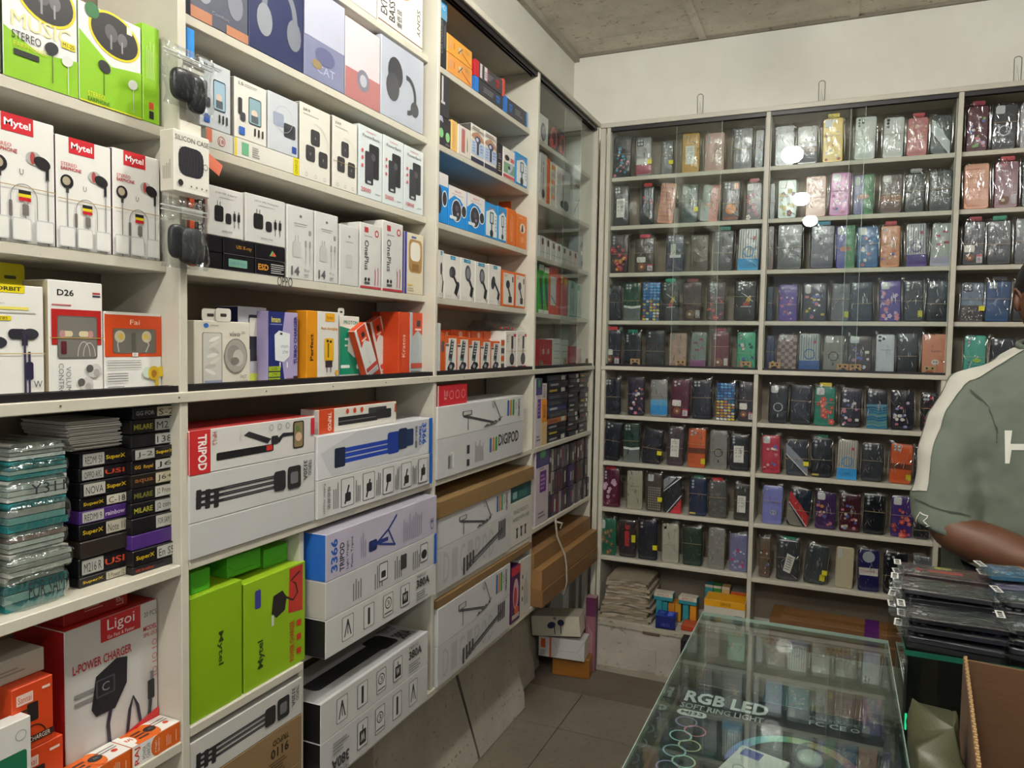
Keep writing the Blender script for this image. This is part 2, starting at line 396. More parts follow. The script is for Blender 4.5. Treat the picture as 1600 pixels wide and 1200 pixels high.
# nail heads and the pen mark on the shelf edge
a = Art(.11, .02, 0); a.text('OPPO', 0, 0, 1, 1, '#3b3a3a'); o = a.build(lc, 'pen_marking'); o.rotation_euler.z = math.pi/2
o.location = (-.0298, Yat(433, US['1D'], -.03), US['1D']-.0185); o.scale.x = .42
for i in range(14):
    y = .3+i*.21; MB().box(.0041, y, M-.010, .0046, y+.003, M-.007, mat('#6b5f50', .6)).build('nail_head', lc)
# ================================================================ back rack
DB = 3.30; UY = DB+.03
rk = link('wall_rack', None); tag(rk, 'white plywood rack on the far wall filled with phone cases', 'shelving')
bxs = [(.030, .048), (.711, .729), (1.40, 1.418), (2.08, 2.098), (2.76, 2.778)]
RIGHT = XR-.004
board('back_panel', .0, YB-.006, .24, RIGHT, YB-.001, 2.425, rk, PAINTIN)
for i, (a, b) in enumerate(bxs):
    board('divider', a, DB, M, b, YB-.006, 2.425, rk); a2 = a-.014 if i else a; b2 = b-.014 if i else b
    z0 = .232 if i != 1 else .0
    board('divider', a2, DB, z0, b2, YB-.006, M-T, rk)
board('top_board', -.0, DB-.006, 2.425, RIGHT, YB-.006, 2.445, rk); board('counter_board', .008, DB-.004, M-T, RIGHT, YB-.006, M, rk)
RZ = [2.209, 1.992, 1.780, 1.565, M]; RL = [1.136, .922, .708, .483]
for i in range(4):
    x0, x1 = bxs[i][1], bxs[i+1][0]
    for z in RZ[:4]: board('shelf_board', x0+.0003, UY, z-T, x1-.0003, YB-.006, z, rk)
    for j, z in enumerate(RL):
        zz = z-(.01 if i == 1 and j == 3 else 0)
        board('shelf_board', x0-(.0137 if i else 0)+.0003, DB, zz-T, x1-.0143, YB-.006, zz, rk)
    tr = MB()
    t2 = MB()
    for y in (DB+.005, DB+.014, DB+.023): tr.box(x0+.001, y-.0015, M, x1-.001, y+.0015, M+.009, TRACK); t2.box(x0+.001, y-.0015, 2.409, x1-.001, y+.0015, 2.4235, TRACK)
    tr.box(x0+.001, DB+.003, M, x1-.001, DB+.026, M+.003, TRACK).build('lower_track', rk); t2.box(x0+.001, DB+.003, 2.421, x1-.001, DB+.026, 2.425, TRACK).build('upper_track', rk)
def rpane(xa, xb, y): 
    pane('glass_door', xa, y, M+.004, xb, y+.004, 2.421, rk)
    for x in (xa, xb): MB().box(-.0006, -.0003, 0, .0006, 0, 2.42-M-.01, mat('#c9dccf', .2)).build('glass_edge', rk, loc=(x, y, M+.005))
rpane(bxs[0][1]+.003, Xat(1123, 1.9, DB+.01), DB+.0075); rpane(Xat(1053, 1.9, DB+.02), bxs[1][0]-.003, DB+.0165)
rpane(bxs[1][1]+.003, Xat(1345, 1.9, DB+.01), DB+.0075); rpane(Xat(1322, 1.9, DB+.02), bxs[2][0]-.003, DB+.0165)
rpane(bxs[3][1]-.3, bxs[4][0]-.003, DB+.0165)
board('corner_post', .0065, 3.2835, .0, .029, DB-.0005, 2.42, rk)
# wire hooks on top of the rack
for i, (px, py, hh) in enumerate(((1094, 147, .115), (1284, 126, .13), (1590, 88, .19))):
    X = Xat(px, 2.5, DB+.05); z1 = Zat(py, X, DB+.05); r = .013
    pts = [(-r*.8, 0, 2.446)]+[(r*math.sin(a-1.2), 0, z1-r+r*math.cos(a-1.2)) for a in [k*.3 for k in range(9)]]+[(r*.9, 0, 2.446)]
    o = MB().tube([(x, 0, z) for x, _, z in pts], .0016, mat('#8d8d8b', .3, .8), 6).tube([(-r*.8+.006, .004, 2.446), (-.002, .004, z1-.03), (r*.9-.004, .004, 2.446)], .0011, mat('#8d8d8b', .3, .8), 5).build('wire_hook', loc=(X, DB+.05, 0))
    tag(o, ['thin wire hook standing on the rack top, leftmost of three', 'thin wire hook on the rack top, middle of three', 'twisted wire hook on the rack top, rightmost of three'][i], 'hook', 'wire hooks above the rack')
# whitewashed brick step under the rack
sm = MB(); n = 24; WW = mat('#b9b3a8', .8, 0, 'board')
st = struct(MB().box(.02, 3.19, .0, 2.9, DB-.002, .226, WW).box(.05, DB-.002, 0, .69, YB-.008, .226, WW).box(.74, DB-.002, 0, 2.9, YB-.008, .226, WW).build('trim_3'))
st.modifiers.new('b', 'BEVEL').width = .006
slab('step_edge', .018, 3.184, .205, 2.9, 3.19, .228, mat('#b3ac9d', .85, 0, 'board'), st)
for x, w_, h_, c in ((.28, .075, .012, '#6a5848'), (.27, .07, .10, '#b9b4a9')): slab('patch', x, 3.183, .195 if h_ < .05 else .03, x+w_, 3.190, .207 if h_ < .05 else .13, mat(c, .9, 0, 'board'), st)
slab('rubble_strip', .02, 3.176, 0, 2.0, 3.19, .022, mat('#a39b8e', .95, 0, 'board'), st)
# ================================================================ pictures used on the cartons
BK, WT, GY, DG = '#1c1b1e', '#e9e8e4', '#9a9a98', '#55555a'
def bud(a, x, y, s, c, tip=None, flip=1, L_=.3):
    k = a.W/a.H
    a.line([(x, y), (x+.1*s*flip, y-.6*s*k), (x+.1*s*flip, y-L_)], .05*s*2, c); a.ell(x, y, s, s*k*.8, c, a=.5*flip)
    if tip: a.ell(x-.8*s*flip, y+.3*s*k, s*.6, s*k*.62, tip)
def plug(a, x, y, w_, h_, c, pr=True, hi=None):
    if pr:
        for q in (.3, .6): a.rect(x+w_*q, y+h_*.9, x+w_*(q+.08), y+h_*1.28, '#77777b')
    a.rr(x, y, x+w_, y+h_, .2, c)
    if hi: a.rr(x+w_*.2, y+h_*.3, x+w_*.75, y+h_*.6, .2, hi)
def tripod_lying(a, x0, x1, y, t, c, c2='#6e6e72'):
    for k in (-1, 0, 1):
        a.rect(x0, y+k*t*.8-t*.22, x1*.8, y+k*t*.8+t*.22, c)
        for q in (.0, .06, .12): a.rr(x0+q-.01, y+k*t*.8-t*.5-q*.4, x0+q+.025, y+k*t*.8+t*.5-q*.4, .2, c)
        a.rect(x0+.18, y+k*t*.8-t*.05, x1*.75, y+k*t*.8+t*.05, c2)
    a.rr(x1*.72, y-t*1.5, x1*.84, y+t*1.5, .2, c); a.rr(x1*.86, y-t*1.7, x1, y+t*1.8, .15, c); a.rr(x1*.89, y-t*.9, x1*.97, y+t*.9, .2, c2)
def art_earbox(n):
    def f(a):
        a.add([(0, 0), (1, 0), (1, .33), (.45, .28), (0, .42)] if n < 2 else [(0, 0), (1, 0), (1, .5), (.5, .45), (.0, .72)], '#8cc226')
        a.ell(.56, .78, .42, .23, '#e0cf1c', 28, -.25); a.ell(.56, .78, .385, .205, '#302e31', 28, -.25)
        a.ell(.5, .8, .1, .09, '#5e5c60', a=.4); a.ell(.68, .77, .08, .07, '#6d6b6f'); a.rect(.48, .63, .51, .78, '#8b8a8c'); a.rect(.66, .63, .685, .75, '#9a999b')
        if n < 2: a.text('MUSIC', .1, .44, .8, .13, '#e6dfa4'); a.rect(.76, .41, .96, .47, '#d9cc2a'); a.text('M1-25', .78, .422, .16, .036, BK)
        else: a.circ(.2, .95, .11, '#2c6e3c'); a.rect(.75, .86, .84, .94, '#f3f1d0')
        if n < 2: a.text('STEREO', .1, .335, .38, .07, BK); a.text('EARPHONES', .12, .27, .44, .045, '#cfcf2b'); a.rect(.12, .2, .45, .25, '#2b2f2b')
        else: a.text('STEREO', .12, .07, .26, .05, '#e8d92a'); a.text('EARPHONE', .12, .02, .34, .04, BK); a.rect(0, -.0, 1, .015, '#d6d12a')
        bud(a, .62 if n < 2 else .38, .36 if n < 2 else .42, .1, '#2e2d31', None, 1 if n < 2 else -1); bud(a, .84, .3 if n < 2 else .34, .085, '#d9dbd6')
    return f
def art_my(a):
    a.rect(.22, .86, .68, 1, '#c9222f'); a.text('Mytel', .26, .885, .38, .075, '#ffffff', .02)
    a.text('STEREO', .08, .74, .28, .03, '#c8434c'); a.text('EARPHONE', .08, .70, .36, .032, '#b5232e', .02)
    for x, y in ((.18, .60),): a.circ(x, y, .115, '#1f1c20'); a.circ(x-.01, y+.005, .07, '#b5aa92'); a.rect(x-.02, .5, x+.03, .55, '#3a393c'); a.rect(x-.008, 0, x+.012, .5, '#84868a')
    a.ell(.68, .69, .12, .055, '#b8b6b4'); a.ell(.66, .69, .04, .05, '#b04a4a'); a.ell(.8, .665, .13, .05, '#211f24', a=-.3); a.rect(.85, .53, .90, .65, '#211f24'); a.rect(.87, 0, .888, .54, '#84868a')
    a.text('U', .46, .54, .06, .045, '#4c4c50')
    a.circring(.52, .36, .2, .014, '#8d8f93', a0=0, a1=180); a.rect(.32, 0, .335, .36, '#8d8f93'); a.rect(.705, 0, .72, .36, '#8d8f93'); a.rr(.3, .2, .35, .33, .4, '#6d6a66')
    a.rect(.44, .39, .62, .42, '#222'); a.rect(.44, .365, .62, .39, '#e5cf23'); a.rect(.44, .335, .62, .362, '#c3202d')
    a.rr(.49, .22, .585, .31, .2, '#77736d'); a.rect(.51, .31, .565, .335, '#a19e98'); a.rect(.53, 0, .545, .22, '#84868a')
    for x in (0, .32, .66): a.rr(x+.02, .02, x+.3, .2, .1, '#c9cacc'); a.rr(x+.035, .03, x+.285, .19, .1, WT)
    a.rect(0, .44, 1, .447, '#b3966a')
def art_orbit(a):
    a.rect(0, 0, 1, .02, '#e0d23a'); a.rr(.42, .93, .78, 1, .1, '#e8d51c'); a.text('ORBIT', .46, .947, .28, .035, BK, .02)
    a.text('Metal Stereo', .3, .83, .25, .022, '#a7a7a4'); a.rect(.3, .785, .82, .81, '#efe06a'); a.rect(.3, .755, .9, .765, '#bdbdb9')
    a.rr(.3, .69, .62, .73, .2, '#e8d51c'); a.text('ORB-785', .34, .697, .24, .024, BK)
    for x, y in ((.42, .5), (.78, .575)):
        a.rr(x-.2, y-.045, x+.02, y+.045, .45, '#2b2b33'); a.ell(x+.05, y, .1, .05, '#33333c'); a.rect(x-.02-.03, y-.1, x+.02, y, '#2b2b33'); a.rect(x-.028, 0, x-.002, y, '#3a3552')
    a.rect(.8, .2, .83, .42, '#3a3552'); a.rr(.77, .17, .86, .33, .3, '#2c2744'); a.rect(.8, 0, .825, .18, '#3a3552'); a.rect(0, .40, 1, .408, '#c9b27e'); a.text('W', .86, .1, .1, .06, '#44444a')
def art_d26(a):
    a.text('D26', .15, .87, .3, .055, BK, .02); a.rect(.8, .9, .95, .915, '#b22f38'); a.rect(.8, .875, .95, .89, '#32304a'); a.rect(.05, .785, .4, .797, '#c46a6f')
    a.rect(.04, .45, .96, .755, '#b3211f'); a.rr(.14, .33, .88, .70, .06, '#5f5c58'); a.rr(.155, .34, .865, .69, .06, '#77746f')
    for x in (.3, .6): a.rr(x-.07, .52, x+.12, .57, .45, '#d9c9a6'); a.rr(x+.1 if x > .5 else x-.12, .51, x+.2 if x > .5 else x-.02, .575, .45, '#b98a88')
    a.ring(.62, .35, .12, .13, .012, '#d8d6d2', a0=0, a1=180); a.ring(.72, .35, .12, .12, .012, '#d8d6d2', a0=0, a1=180); a.rr(.2, .37, .3, .48, .2, '#5d2129'); a.rect(0, .505, 1, .513, '#b8964e')
    a.text('CONTROL', .15, -.02, .09, .31, '#77787b', 0, -90); a.text('VOLUME', .28, .01, .09, .25, '#77787b', 0, -90)
    for x, y in ((.66, .1), (.82, .22)): a.ell(x, y, .13, .06, '#cfcdca', a=.8); a.ell(x-.1, y+.02, .07, .035, '#5c5a58', a=.8); a.ell(x+.03, y-.02, .06, .035, '#aeaaa6')
def art_fai(a):
    a.rect(.0, .45, 1, .97, '#d14a1c'); a.rect(.02, .965, .98, 1, '#d9d6cd'); a.text('Fai', .43, .85, .17, .06, '#eadfce')
    a.rr(.13, .49, .9, .8, .08, '#8f4a2c'); a.rr(.145, .495, .885, .795, .08, '#6a675e'); a.rect(.45, .52, .53, .75, '#57544c')
    for x, f in ((.25, 1), (.72, -1)): a.circ(x, .7, .09, '#b9b29a'); a.circ(x+.02*f, .7, .05, '#c4a74c'); a.line([(x-.02, .68), (x-.04*f, .6), (x-.02, .51)], .02, '#b5b5b3')
    a.rect(.46, .455, .56, .5, WT); a.text('D9', .48, .465, .05, .025, BK)
    for y in (.4, .37, .34, .31): a.rect(.03, y, .62, y+.008, '#a2a19e')
    for y in (.24, .21, .18, .15): a.rect(.03, y, .38, y+.009, '#77777a')
    a.lines(.03, .02, .35, .08, 3, '#8b8b8b'); a.rect(.45, .02, .54, .055, '#b53a32'); a.rect(.56, .02, .64, .055, BK)
    a.circ(.72, .25, .09, '#cfdcca'); a.circ(.84, .24, .11, '#d6b21f'); a.ell(.84, .23, .05, .05, '#b5762a'); a.rect(.92, .19, 1, .32, '#dfc128'); a.rect(.86, .02, .92, .2, '#d2b025')
def art_lpower(a):
    a.add([(.36, 1), (.80, 1), (.80, .84), (.36, .84)], '#c2272d'); a.text('Ligoi', .43, .885, .3, .095, '#f4eeee'); a.text('Go Fast & Faster', .43, .85, .3, .025, '#f4eeee')
    a.text('20 PCS', .84, .9, .15, .035, DG); a.text('MODEL', .83, .8, .16, .035, '#b82a33', .02); a.text('SPK-053', .83, .755, .16, .03, '#b82a33')
    for y in (.7, .6, .5): a.circring(.96, y, .03, .008, '#c96a70'); a.rect(.93, y-.045, .99, y-.038, '#c96a70')
    a.text('L-POWER CHARGER', .07, .70, .62, .06, '#b5212c', .015)
    for y in (.485, .54): a.rect(.08, y, .28, y+.025, '#8c8a88')
    a.add([(.25, .42), (.3, .63), (.52, .7), (.64, .68), (.63, .5), (.5, .36), (.3, .36)], '#26242a'); a.rr(.3, .48, .5, .6, .05, '#4c4a50'); a.rr(.315, .49, .485, .59, .05, '#26242a'); a.text('C', .36, .51, .08, .06, '#8c8a90')
    a.line([(.45, .37), (.42, .27), (.44, .1)], .04, '#322c3c'); a.line([(.62, .08), (.66, .3), (.7, .38), (.75, .3), (.8, .1)], .035, '#322c3c'); a.rr(.87, .3, .95, .44, .2, '#2a282e'); a.rect(.9, .44, .94, .5, '#7a787c'); a.line([(.9, .3), (.88, .15)], .04, '#322c3c')
    a.add([(0, 0), (1, 0), (1, .22), (0, .03)], '#cf2c2f'); a.text('500mA', .05, .0, .4, .08, WT, .02)
def art_sannai(a):
    a.rr(.1, .72, .5, .88, .06, '#e3c9bd'); a.text('Sannai', .14, .75, .32, .1, '#c8442c'); a.rect(.72, .84, .92, .88, '#e9d3c6')
    a.rr(.35, .42, .62, .7, .12, '#26201f'); a.rect(.2, .5, .36, .54, '#3a302c'); a.rect(.2, .6, .36, .64, '#3a302c'); a.ring(.5, .12, .32, .24, .03, '#2a211f', a0=10, a1=175)
    a.rect(0, .1, 1, .2, '#3a2320'); a.text('FAST CHARGER', .1, .115, .8, .07, '#e6d6cc')
def art_raj_top(a):
    a.rect(0, .0, .12, 1, WT); a.ell(.13, .5, .1, .33, '#f0ece6'); a.text('RAJ', .08, .38, .11, .24, '#cc3b25', .03); a.rect(.55, 0, 1, 1, '#e8e5e0'); a.ell(.56, .5, .12, .5, '#dd6a22')
    a.lines(.25, .2, .2, .6, 3, '#53352a'); a.ell(.56, .52, .11, .2, '#2b282b'); a.text('RAJ', .54, .44, .06, .14, '#9a9896'); a.circ(.85, .4, .05, '#cf3d22')
    for y in (.55, .7): a.rect(.62, y, .95, y+.04, '#4b4a4c')
def art_raj(a):
    a.rect(0, 0, .5, 1, WT); a.text('RAJ', .04, .1, .12, .8, '#c93a22', .02, 90); a.text('POWER', .2, .2, .07, .6, '#4a4a4c', 0, 90); a.text('CHARGER', .28, .15, .07, .7, '#4a4a4c', 0, 90)
    a.ell(.5, .5, .13, .5, '#dd6a22'); a.text('High', .45, .2, .04, .55, WT, 0, 90); a.text('Quality', .51, .15, .04, .65, WT, 0, 90); a.lines(.68, .2, .12, .6, 4, '#ecb592', 1); a.lines(.88, .2, .04, .6, 1, '#ecb592', 1)
# ---------------------------------------------------------------- first bay (nearest the photographer)
GR = '#8cc226'
z = US['0A']
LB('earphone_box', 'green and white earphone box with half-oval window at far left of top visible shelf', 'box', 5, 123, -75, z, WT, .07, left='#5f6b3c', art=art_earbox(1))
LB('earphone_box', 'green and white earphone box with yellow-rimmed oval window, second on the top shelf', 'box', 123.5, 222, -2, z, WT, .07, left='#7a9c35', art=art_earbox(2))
LB('earphone_box', 'narrow plain green side-on earphone box at right end of the top shelf', 'box', 223, 250.5, 34, z, GR, .07, art=lambda a: (a.rect(.35, .14, .62, .21, '#c8472d'), a.rect(.35, .04, .62, .12, '#2c2c2e'), a.lines(.2, .45, .5, .45, 5, '#b8d67e', 1)))
LB('dark_box', 'dark box edge cut off at far left beside the green earphone box', 'box', -60, 4, -90, z, '#39473a', .07)
z = US['0B']; G0 = 'white earphone boxes on the left shelf'
for i, (a_, b_, t_, l_) in enumerate(((-22, 88, 165, 'white earphone box with red tag, leftmost of the three in a row'), (88.5, 175.5, 208, 'white earphone box with red tag, middle of the three in a row'), (176.5, 251, 229, 'white earphone box with red tag, right of the three in a row'))):
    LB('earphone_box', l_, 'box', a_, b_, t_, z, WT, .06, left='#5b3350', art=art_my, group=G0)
z = M+.0005
XO = -.042
o = LB('earphone_box', 'white box with yellow top band and dark in-ear earphones, left end above the counter board', 'box', -75, 71, 437, z, WT, .06, xo=XO, art=art_orbit)
# yellow hanging flap standing up behind the box
me = MB().prism(rrpts(.0, 0, .075, .035, .005), 0, .0006, mat('#d8cc14', .4)).prism(rrpts(.045, .012, .062, .017, .002), -.0006, -.0001, mat('#4c4a28', .5)).build('hanging_flap', o, loc=(o.data.vertices[0].co.x+.06, .058, topz(o)-z))
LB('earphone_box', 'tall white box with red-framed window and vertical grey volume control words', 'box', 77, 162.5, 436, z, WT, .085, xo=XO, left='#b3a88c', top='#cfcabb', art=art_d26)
LB('earphone_box', 'small orange and white earphone box with dark window and a gold earbud printed', 'box', 163.5, 253, 486, z, WT, .05, xo=XO, art=art_fai)
# stock under the counter board: sealed pouches, papers, thin black boxes
z = US['0E']; FILM2 = mat('#d9e2e0', .16, .12, 'film')
def pouch(name, label, y0, y1, x0, zb, h, cols, d=.12, group=None, txt=None, tilt=0):
    # soft stack of papers in a sealed clear bag
    w_ = y1-y0; nx, nz = 12, 4
    o = MB(); cs = cols
    for k in range(nz):
        q = R.uniform(-.003, .003); o.box(.006+abs(q), .004+abs(q), h*k/nz+.0008, w_-.008+q, d, h*(k+1)/nz-.0006, mat(cs[k % len(cs)], .6))
    o = o.build(name, loc=(x0, y0, zb), rot=(tilt, 0, math.pi/2)); tag(o, label, 'packet', group)
    v = []; f = []
    prof = [(-.002, h*.02), (-.006, h*.2), (-.008, h*.5), (-.006, h*.8), (-.001, h*.99), (d*.5, h*1.0), (d, h*.98)]
    nx = 14
    for i in range(nx+1):
        e = 1-abs(2*i/nx-1)**6
        for (py_, pz_) in prof:
            r = noise.noise(Vector((i*.9, pz_*90, zb*37+y0*11)))*.003
            v.append((w_*i/nx, py_*e+(1-e)*.01+r, h*.5+(pz_-h*.5)*(.25+.75*e)+r*.5))
    n = len(prof)
    for i in range(nx):
        for j in range(n-1): f.append((i*n+j, i*n+n+j, i*n+n+j+1, i*n+j+1))
    link('clear_bag', mesh('clear_bag', v, f, [FILM2], smooth=True), o)
    if txt: a = Art(w_, h); a.lift = .0095; a.text(txt, .3, .3, .5, .5, '#35353a'); a.build(o, 'handwriting')
    return o
TEAL = '#2e8f93'; PW = '#c9c6be'
tops = [(961, 24), (0, 0)]
Yc0, Yc1 = Yat(10, z, -.02), Yat(118, z, -.02)
rows = [(952, 895, [TEAL, '#9fc3bd', TEAL, PW], 'teal patterned sealed bag at the bottom of the pouch stack', 'FOR SAM'), (895, 860, [PW, '#a9a69d'], 'white sealed bag with grey print, second from the stack bottom', None),
        (860, 826, [PW, WT, '#b08f86'], 'loose white paper sleeves, third from the pouch stack bottom', None), (826, 778, [TEAL, '#83b5b2', PW, TEAL], 'large teal patterned sealed bag in the middle of the pouch stack', None),
        (778, 742, [WT, '#e2e0da'], 'white sealed bag with black handwriting', 'Y311'), (742, 712, [TEAL, '#bcd0c9', TEAL], 'teal and white sealed bag, second from the stack top', None), (712, 684, [WT, '#cfccc4'], 'white paper sleeves in clear film on top of the pouch stack', None)]
zz = z
for (b_, t_, cs, lb, tx) in rows:
    h = Zat(t_, -.02, Yc0)-Zat(b_, -.02, Yc0)
    pouch('sealed_pouch', lb, Yc0+R.uniform(-.004, .004), Yc1+R.uniform(-.004, .004), -.018+R.uniform(-.006, .004), zz, h-.0006, cs, txt=tx); zz += h
zz = z; Ya, Yb_ = Yat(-105, z, -.02), Yat(8, z, -.02)
for k, (t_, cs) in enumerate(((930, ['#a9a3a0', PW]), (880, ['#b9a7b4', PW]), (840, [PW, '#8d8a8c']), (800, [WT, PW]), (760, ['#b4b2ae', WT]), (725, [PW, WT]))):
    h = Zat(t_, -.02, Yb_)-zz
    pouch('sealed_pouch', ['grey sealed bag at the bottom, cut off by the left frame edge', 'pinkish sealed bag second from bottom at the left frame edge', 'grey striped bag third from bottom at the left frame edge', 'white bag fourth from bottom at the left frame edge',
          'pale grey bag fifth from bottom at the left frame edge', 'white bag topmost at the left frame edge'][k], Ya, Yb_-.004, -.02, zz, h-.0006, cs); zz += h
def blackbox(px0, px1, ytop, ybot, zs, xo, word, wc, card, cardtxt, left_card, lab, c='#17161a', grp=None, d=.14, dy=0):
    Y0, Y1 = Yat(px0, zs, xo), Yat(px1, zs, xo); h = Zat(ytop, xo, Y0)-zs
    def art(a):
        x = .05 if left_card else .52
        if card: a.rr(x, .12, x+.42, .9, .05, card); a.text(cardtxt, x+.04, .22, .34, .5, '#26252a')
        if word: a.text(word, .5 if left_card else .06, .3, .4, .36, wc, .02)
    return carton('screen_guard_box', lab, 'box', (xo+R.uniform(-.003, .002), Y0+.0008+dy, zs), math.pi/2, Y1-Y0-.0016, d, h-.0009, c, art=art, group=grp, rough=.3), zs+h
YE = '#c9a91f'; OR = '#b5432a'
c1 = [(905, 'SuperX', YE, '#b9b49f', '3 Power 12', 0, None), (875, 'USI', OR, '#a9aaa5', 'M216 R', 1, None), (848, None, None, None, '', 0, '#2e2823'), (822, 'SuperX', YE, '#b7b2a0', 'Note 11', 0, None), (800, 'rainbow', '#c8b9d6', '#b5b3ae', 'REDMI 9', 1, '#4a2a74'),
      (780, 'SuperX', YE, '#c4bfae', 'C-18', 0, None), (755, 'SuperX', YE, '#b9b7ae', 'NOVA', 1, None), (733, 'USI', OR, '#a9aaa6', 'OPPO A92', 1, None), (708, 'SuperX', YE, '#b3b2ac', 'REDMI 50', 1, None)]
x0 = -.035; zz = z
names1 = ['bottom', 'second', 'third, brown open-ended', 'fourth', 'purple fifth', 'sixth', 'seventh', 'eighth', 'top']
for k, (t_, w_, wc, cc, ct, lc_, c_) in enumerate(c1):
    o, zz = blackbox(125, 204, t_, 0, zz, x0, w_, wc, cc, ct, lc_, '%s thin screen guard box from below in the column beside the pouches' % names1[k], c_ or '#17161a', 'thin boxes stacked beside the pouches')
# white papers lying on that column
for k in range(4):
    o = MB(); h = .0115
    for q in range(4): o.box(R.uniform(0, .004), R.uniform(0, .01), q*h/4+.0004, .093-R.uniform(0, .004), .11, (q+1)*h/4-.0004, mat(['#dedbd6', '#cfcbc6'][q % 2], .6))
    o = o.build('paper_sleeves', loc=(-.045+k*.002, Yat(118-k*5, zz, -.04), zz+.0004), rot=(0, 0, math.pi/2+R.uniform(-.04, .04)))
    tag(o, '%s bundle of white paper sleeves lying on the thin boxes' % ['lowest', 'second', 'third', 'topmost'][k], 'paper', 'paper sleeves on the thin boxes'); zz += h+.0006
c2 = [(887, 'USI X-rubber', OR, None, '', 0, None), (862, 'SuperX', YE, '#b5b3ae', 'En S5', 0, None), (838, None, None, None, '', 0, '#4b2c78'), (812, None, None, '#b2b0a8', 'FOR SAM J2', 0, None), (788, 'MILARE', '#a8a23a', '#a9a9a6', 'J2 core', 0, None), (765, 'MILARE', '#77752e', '#b9b7b0', 'J2 Prime', 0, None),
      (743, 'aqua', '#8a5a30', '#bdb49a', 'J6+', 0, '#1f1a17'), (722, 'GG  Royal', '#c99a30', '#b8b7b2', 'J6', 0, None), (702, 'SuperX', YE, '#a5a49f', 'J-2', 1, None), (680, None, None, '#a9a9a5', '138', 0, None), (656, 'MILARE', '#a8a23a', '#a0a1a0', 'M21', 0, None), (636, 'GG FOR', '#9a9a97', '#c9c2ae', 'S-2', 0, None)]
zz = z
for k, (t_, w_, wc, cc, ct, lc_, c_) in enumerate(c2):
    o, zz = blackbox(206, 277, t_, 0, zz, -.022, w_, wc, cc, ct, lc_, 'thin %s box, %s from the bottom, in the column against the divider' % (['black', 'purple'][k == 2], 'lowest second third fourth fifth sixth seventh eighth ninth tenth eleventh twelfth'.split()[k]), c_ or '#17161a', 'thin boxes stacked against the divider')
    if zz > M-T-.02: break
# bottom shelf of the first bay
z = US['0F']
o = LB('charger_box', 'big white and red charger box showing a black plug and curling cable', 'box', 103, 247.5, 989, z, '#c9c7c4', .12, xo=-.055, left='#a81f1f', top='#b52222', art=art_lpower)
zt = topz(o)
carton('charger_box', 'red charger box lying on top of the big white and red box', 'box', (-.075, Yat(100, zt, -.075), zt), math.pi/2, .115, .09, .03, '#b02624', art=lambda a: (a.lines(.3, .4, .35, .3, 2, '#d98f8a'), a.text('LIPI', .8, .2, .12, .5, '#e2b5b0', 0, 90)))
zs = z
for k, (y1_, l_) in enumerate(((1128, 'orange-red boxed fast charger, lower of the two at the bottom left'), (1022, 'orange-red boxed fast charger, upper of the two at the bottom left'))):
    Y0, Y1 = Yat(20, zs, -.035), Yat(100 if k == 0 else 84, zs, -.035); h = .098
    o = carton('charger_box', l_, 'box', (-.035, Y0, zs), math.pi/2, Y1-Y0, .1, h, '#cf4317', art=art_sannai, group='orange charger boxes at the bottom left'); zs += h+.0005
carton('charger_box', 'white lidded box with grey print on top of the orange chargers', 'box', (-.06, Yat(-40, zs, -.06), zs), math.pi/2, .10, .08, .035, '#b5aea2', art=lambda a: a.lines(.3, .3, .5, .3, 2, '#8d867a'))
carton('phone_box', 'white box with a green phone window cut off at the bottom left corner', 'box', (.03-.045, Yat(-60, z, -.01), z), math.pi/2, .098, .025, .16, '#d6d5d0', art=lambda a: (a.rr(.5, .12, .93, .72, .1, '#1d6a4a'), a.rr(.55, .3, .8, .52, .1, '#cfd6cf'), a.circring(.85, .86, .08, .01, '#9a9a97')))
for k, (x0_, x1_, l_) in enumerate(((112, 206, 'orange and white oblong charger box lying in front, the nearer of two'), (207, 286, 'orange and white oblong charger box lying in front, the farther of two'))):
    Y0, Y1 = Yat(x0_, z, -.003), Yat(x1_, z, -.003)
    Y1 = min(Y1, PA[0]-.001)
    carton('charger_box', l_, 'box', (-.003, Y0, z), math.pi/2, Y1-Y0-.001, .048, .036, '#d9621d', top='#d9621d', right='#e7e4de', left='#d9621d', art=art_raj, arts={'t': art_raj_top}, group='orange and white oblong charger boxes')
# ---------------------------------------------------------------- second bay
z = US['1A']
LB('headphone_box', 'white box with orange headphones and extra bass words on the topmost shelf', 'box', 590, 660, -120, z, '#e8e4da', .1, xo=-.032, top=WT,
   art=lambda a: (a.ring(.55, .72, .25, .2, .08, '#dd8a4a', a0=0, a1=300), a.ell(.5, .55, .22, .13, '#e2955a'), a.text('EXTRA', .06, .12, .13, .28, '#454549', .01, 90), a.text('BASS', .23, .1, .13, .22, '#454549', .01, 90), a.text('重低音', .4, .08, .11, .2, '#454549', 0, 90), a.text('SONY', .86, .14, .08, .3, '#55555a', 0, -90), a.rect(0, .03, 1, .04, '#8a6a4a')))
LB('plain_box', 'plain white carton beside the extra bass box on the topmost shelf', 'box', 515, 589, -150, z, '#d9d8d2', .1)
z = US['1B']
SHR = mat('#fbfcfd', .16, .035, 'glass')
def shrink(o, w_, h, sh=.0035):
    # loose clear shrink wrap in front of a carton
    v = []; f = []; nx, nz = 10, 12
    for j in range(nz+1):
        for i in range(nx+1):
            e = min(i, nx-i, j, nz-j); e = min(1, e/1.5)
            v.append((w_*i/nx, -(.0012+sh*e*(.5+.5*noise.noise(Vector((i*.5, j*.4, o.location.y*9+o.location.z*5))))), h*j/nz))
    for j in range(nz):
        for i in range(nx): k = j*(nx+1)+i; f.append((k, k+1, k+nx+2, k+nx+1))
    link('clear_wrap', mesh('clear_wrap', v, f, [SHR], smooth=True), o)
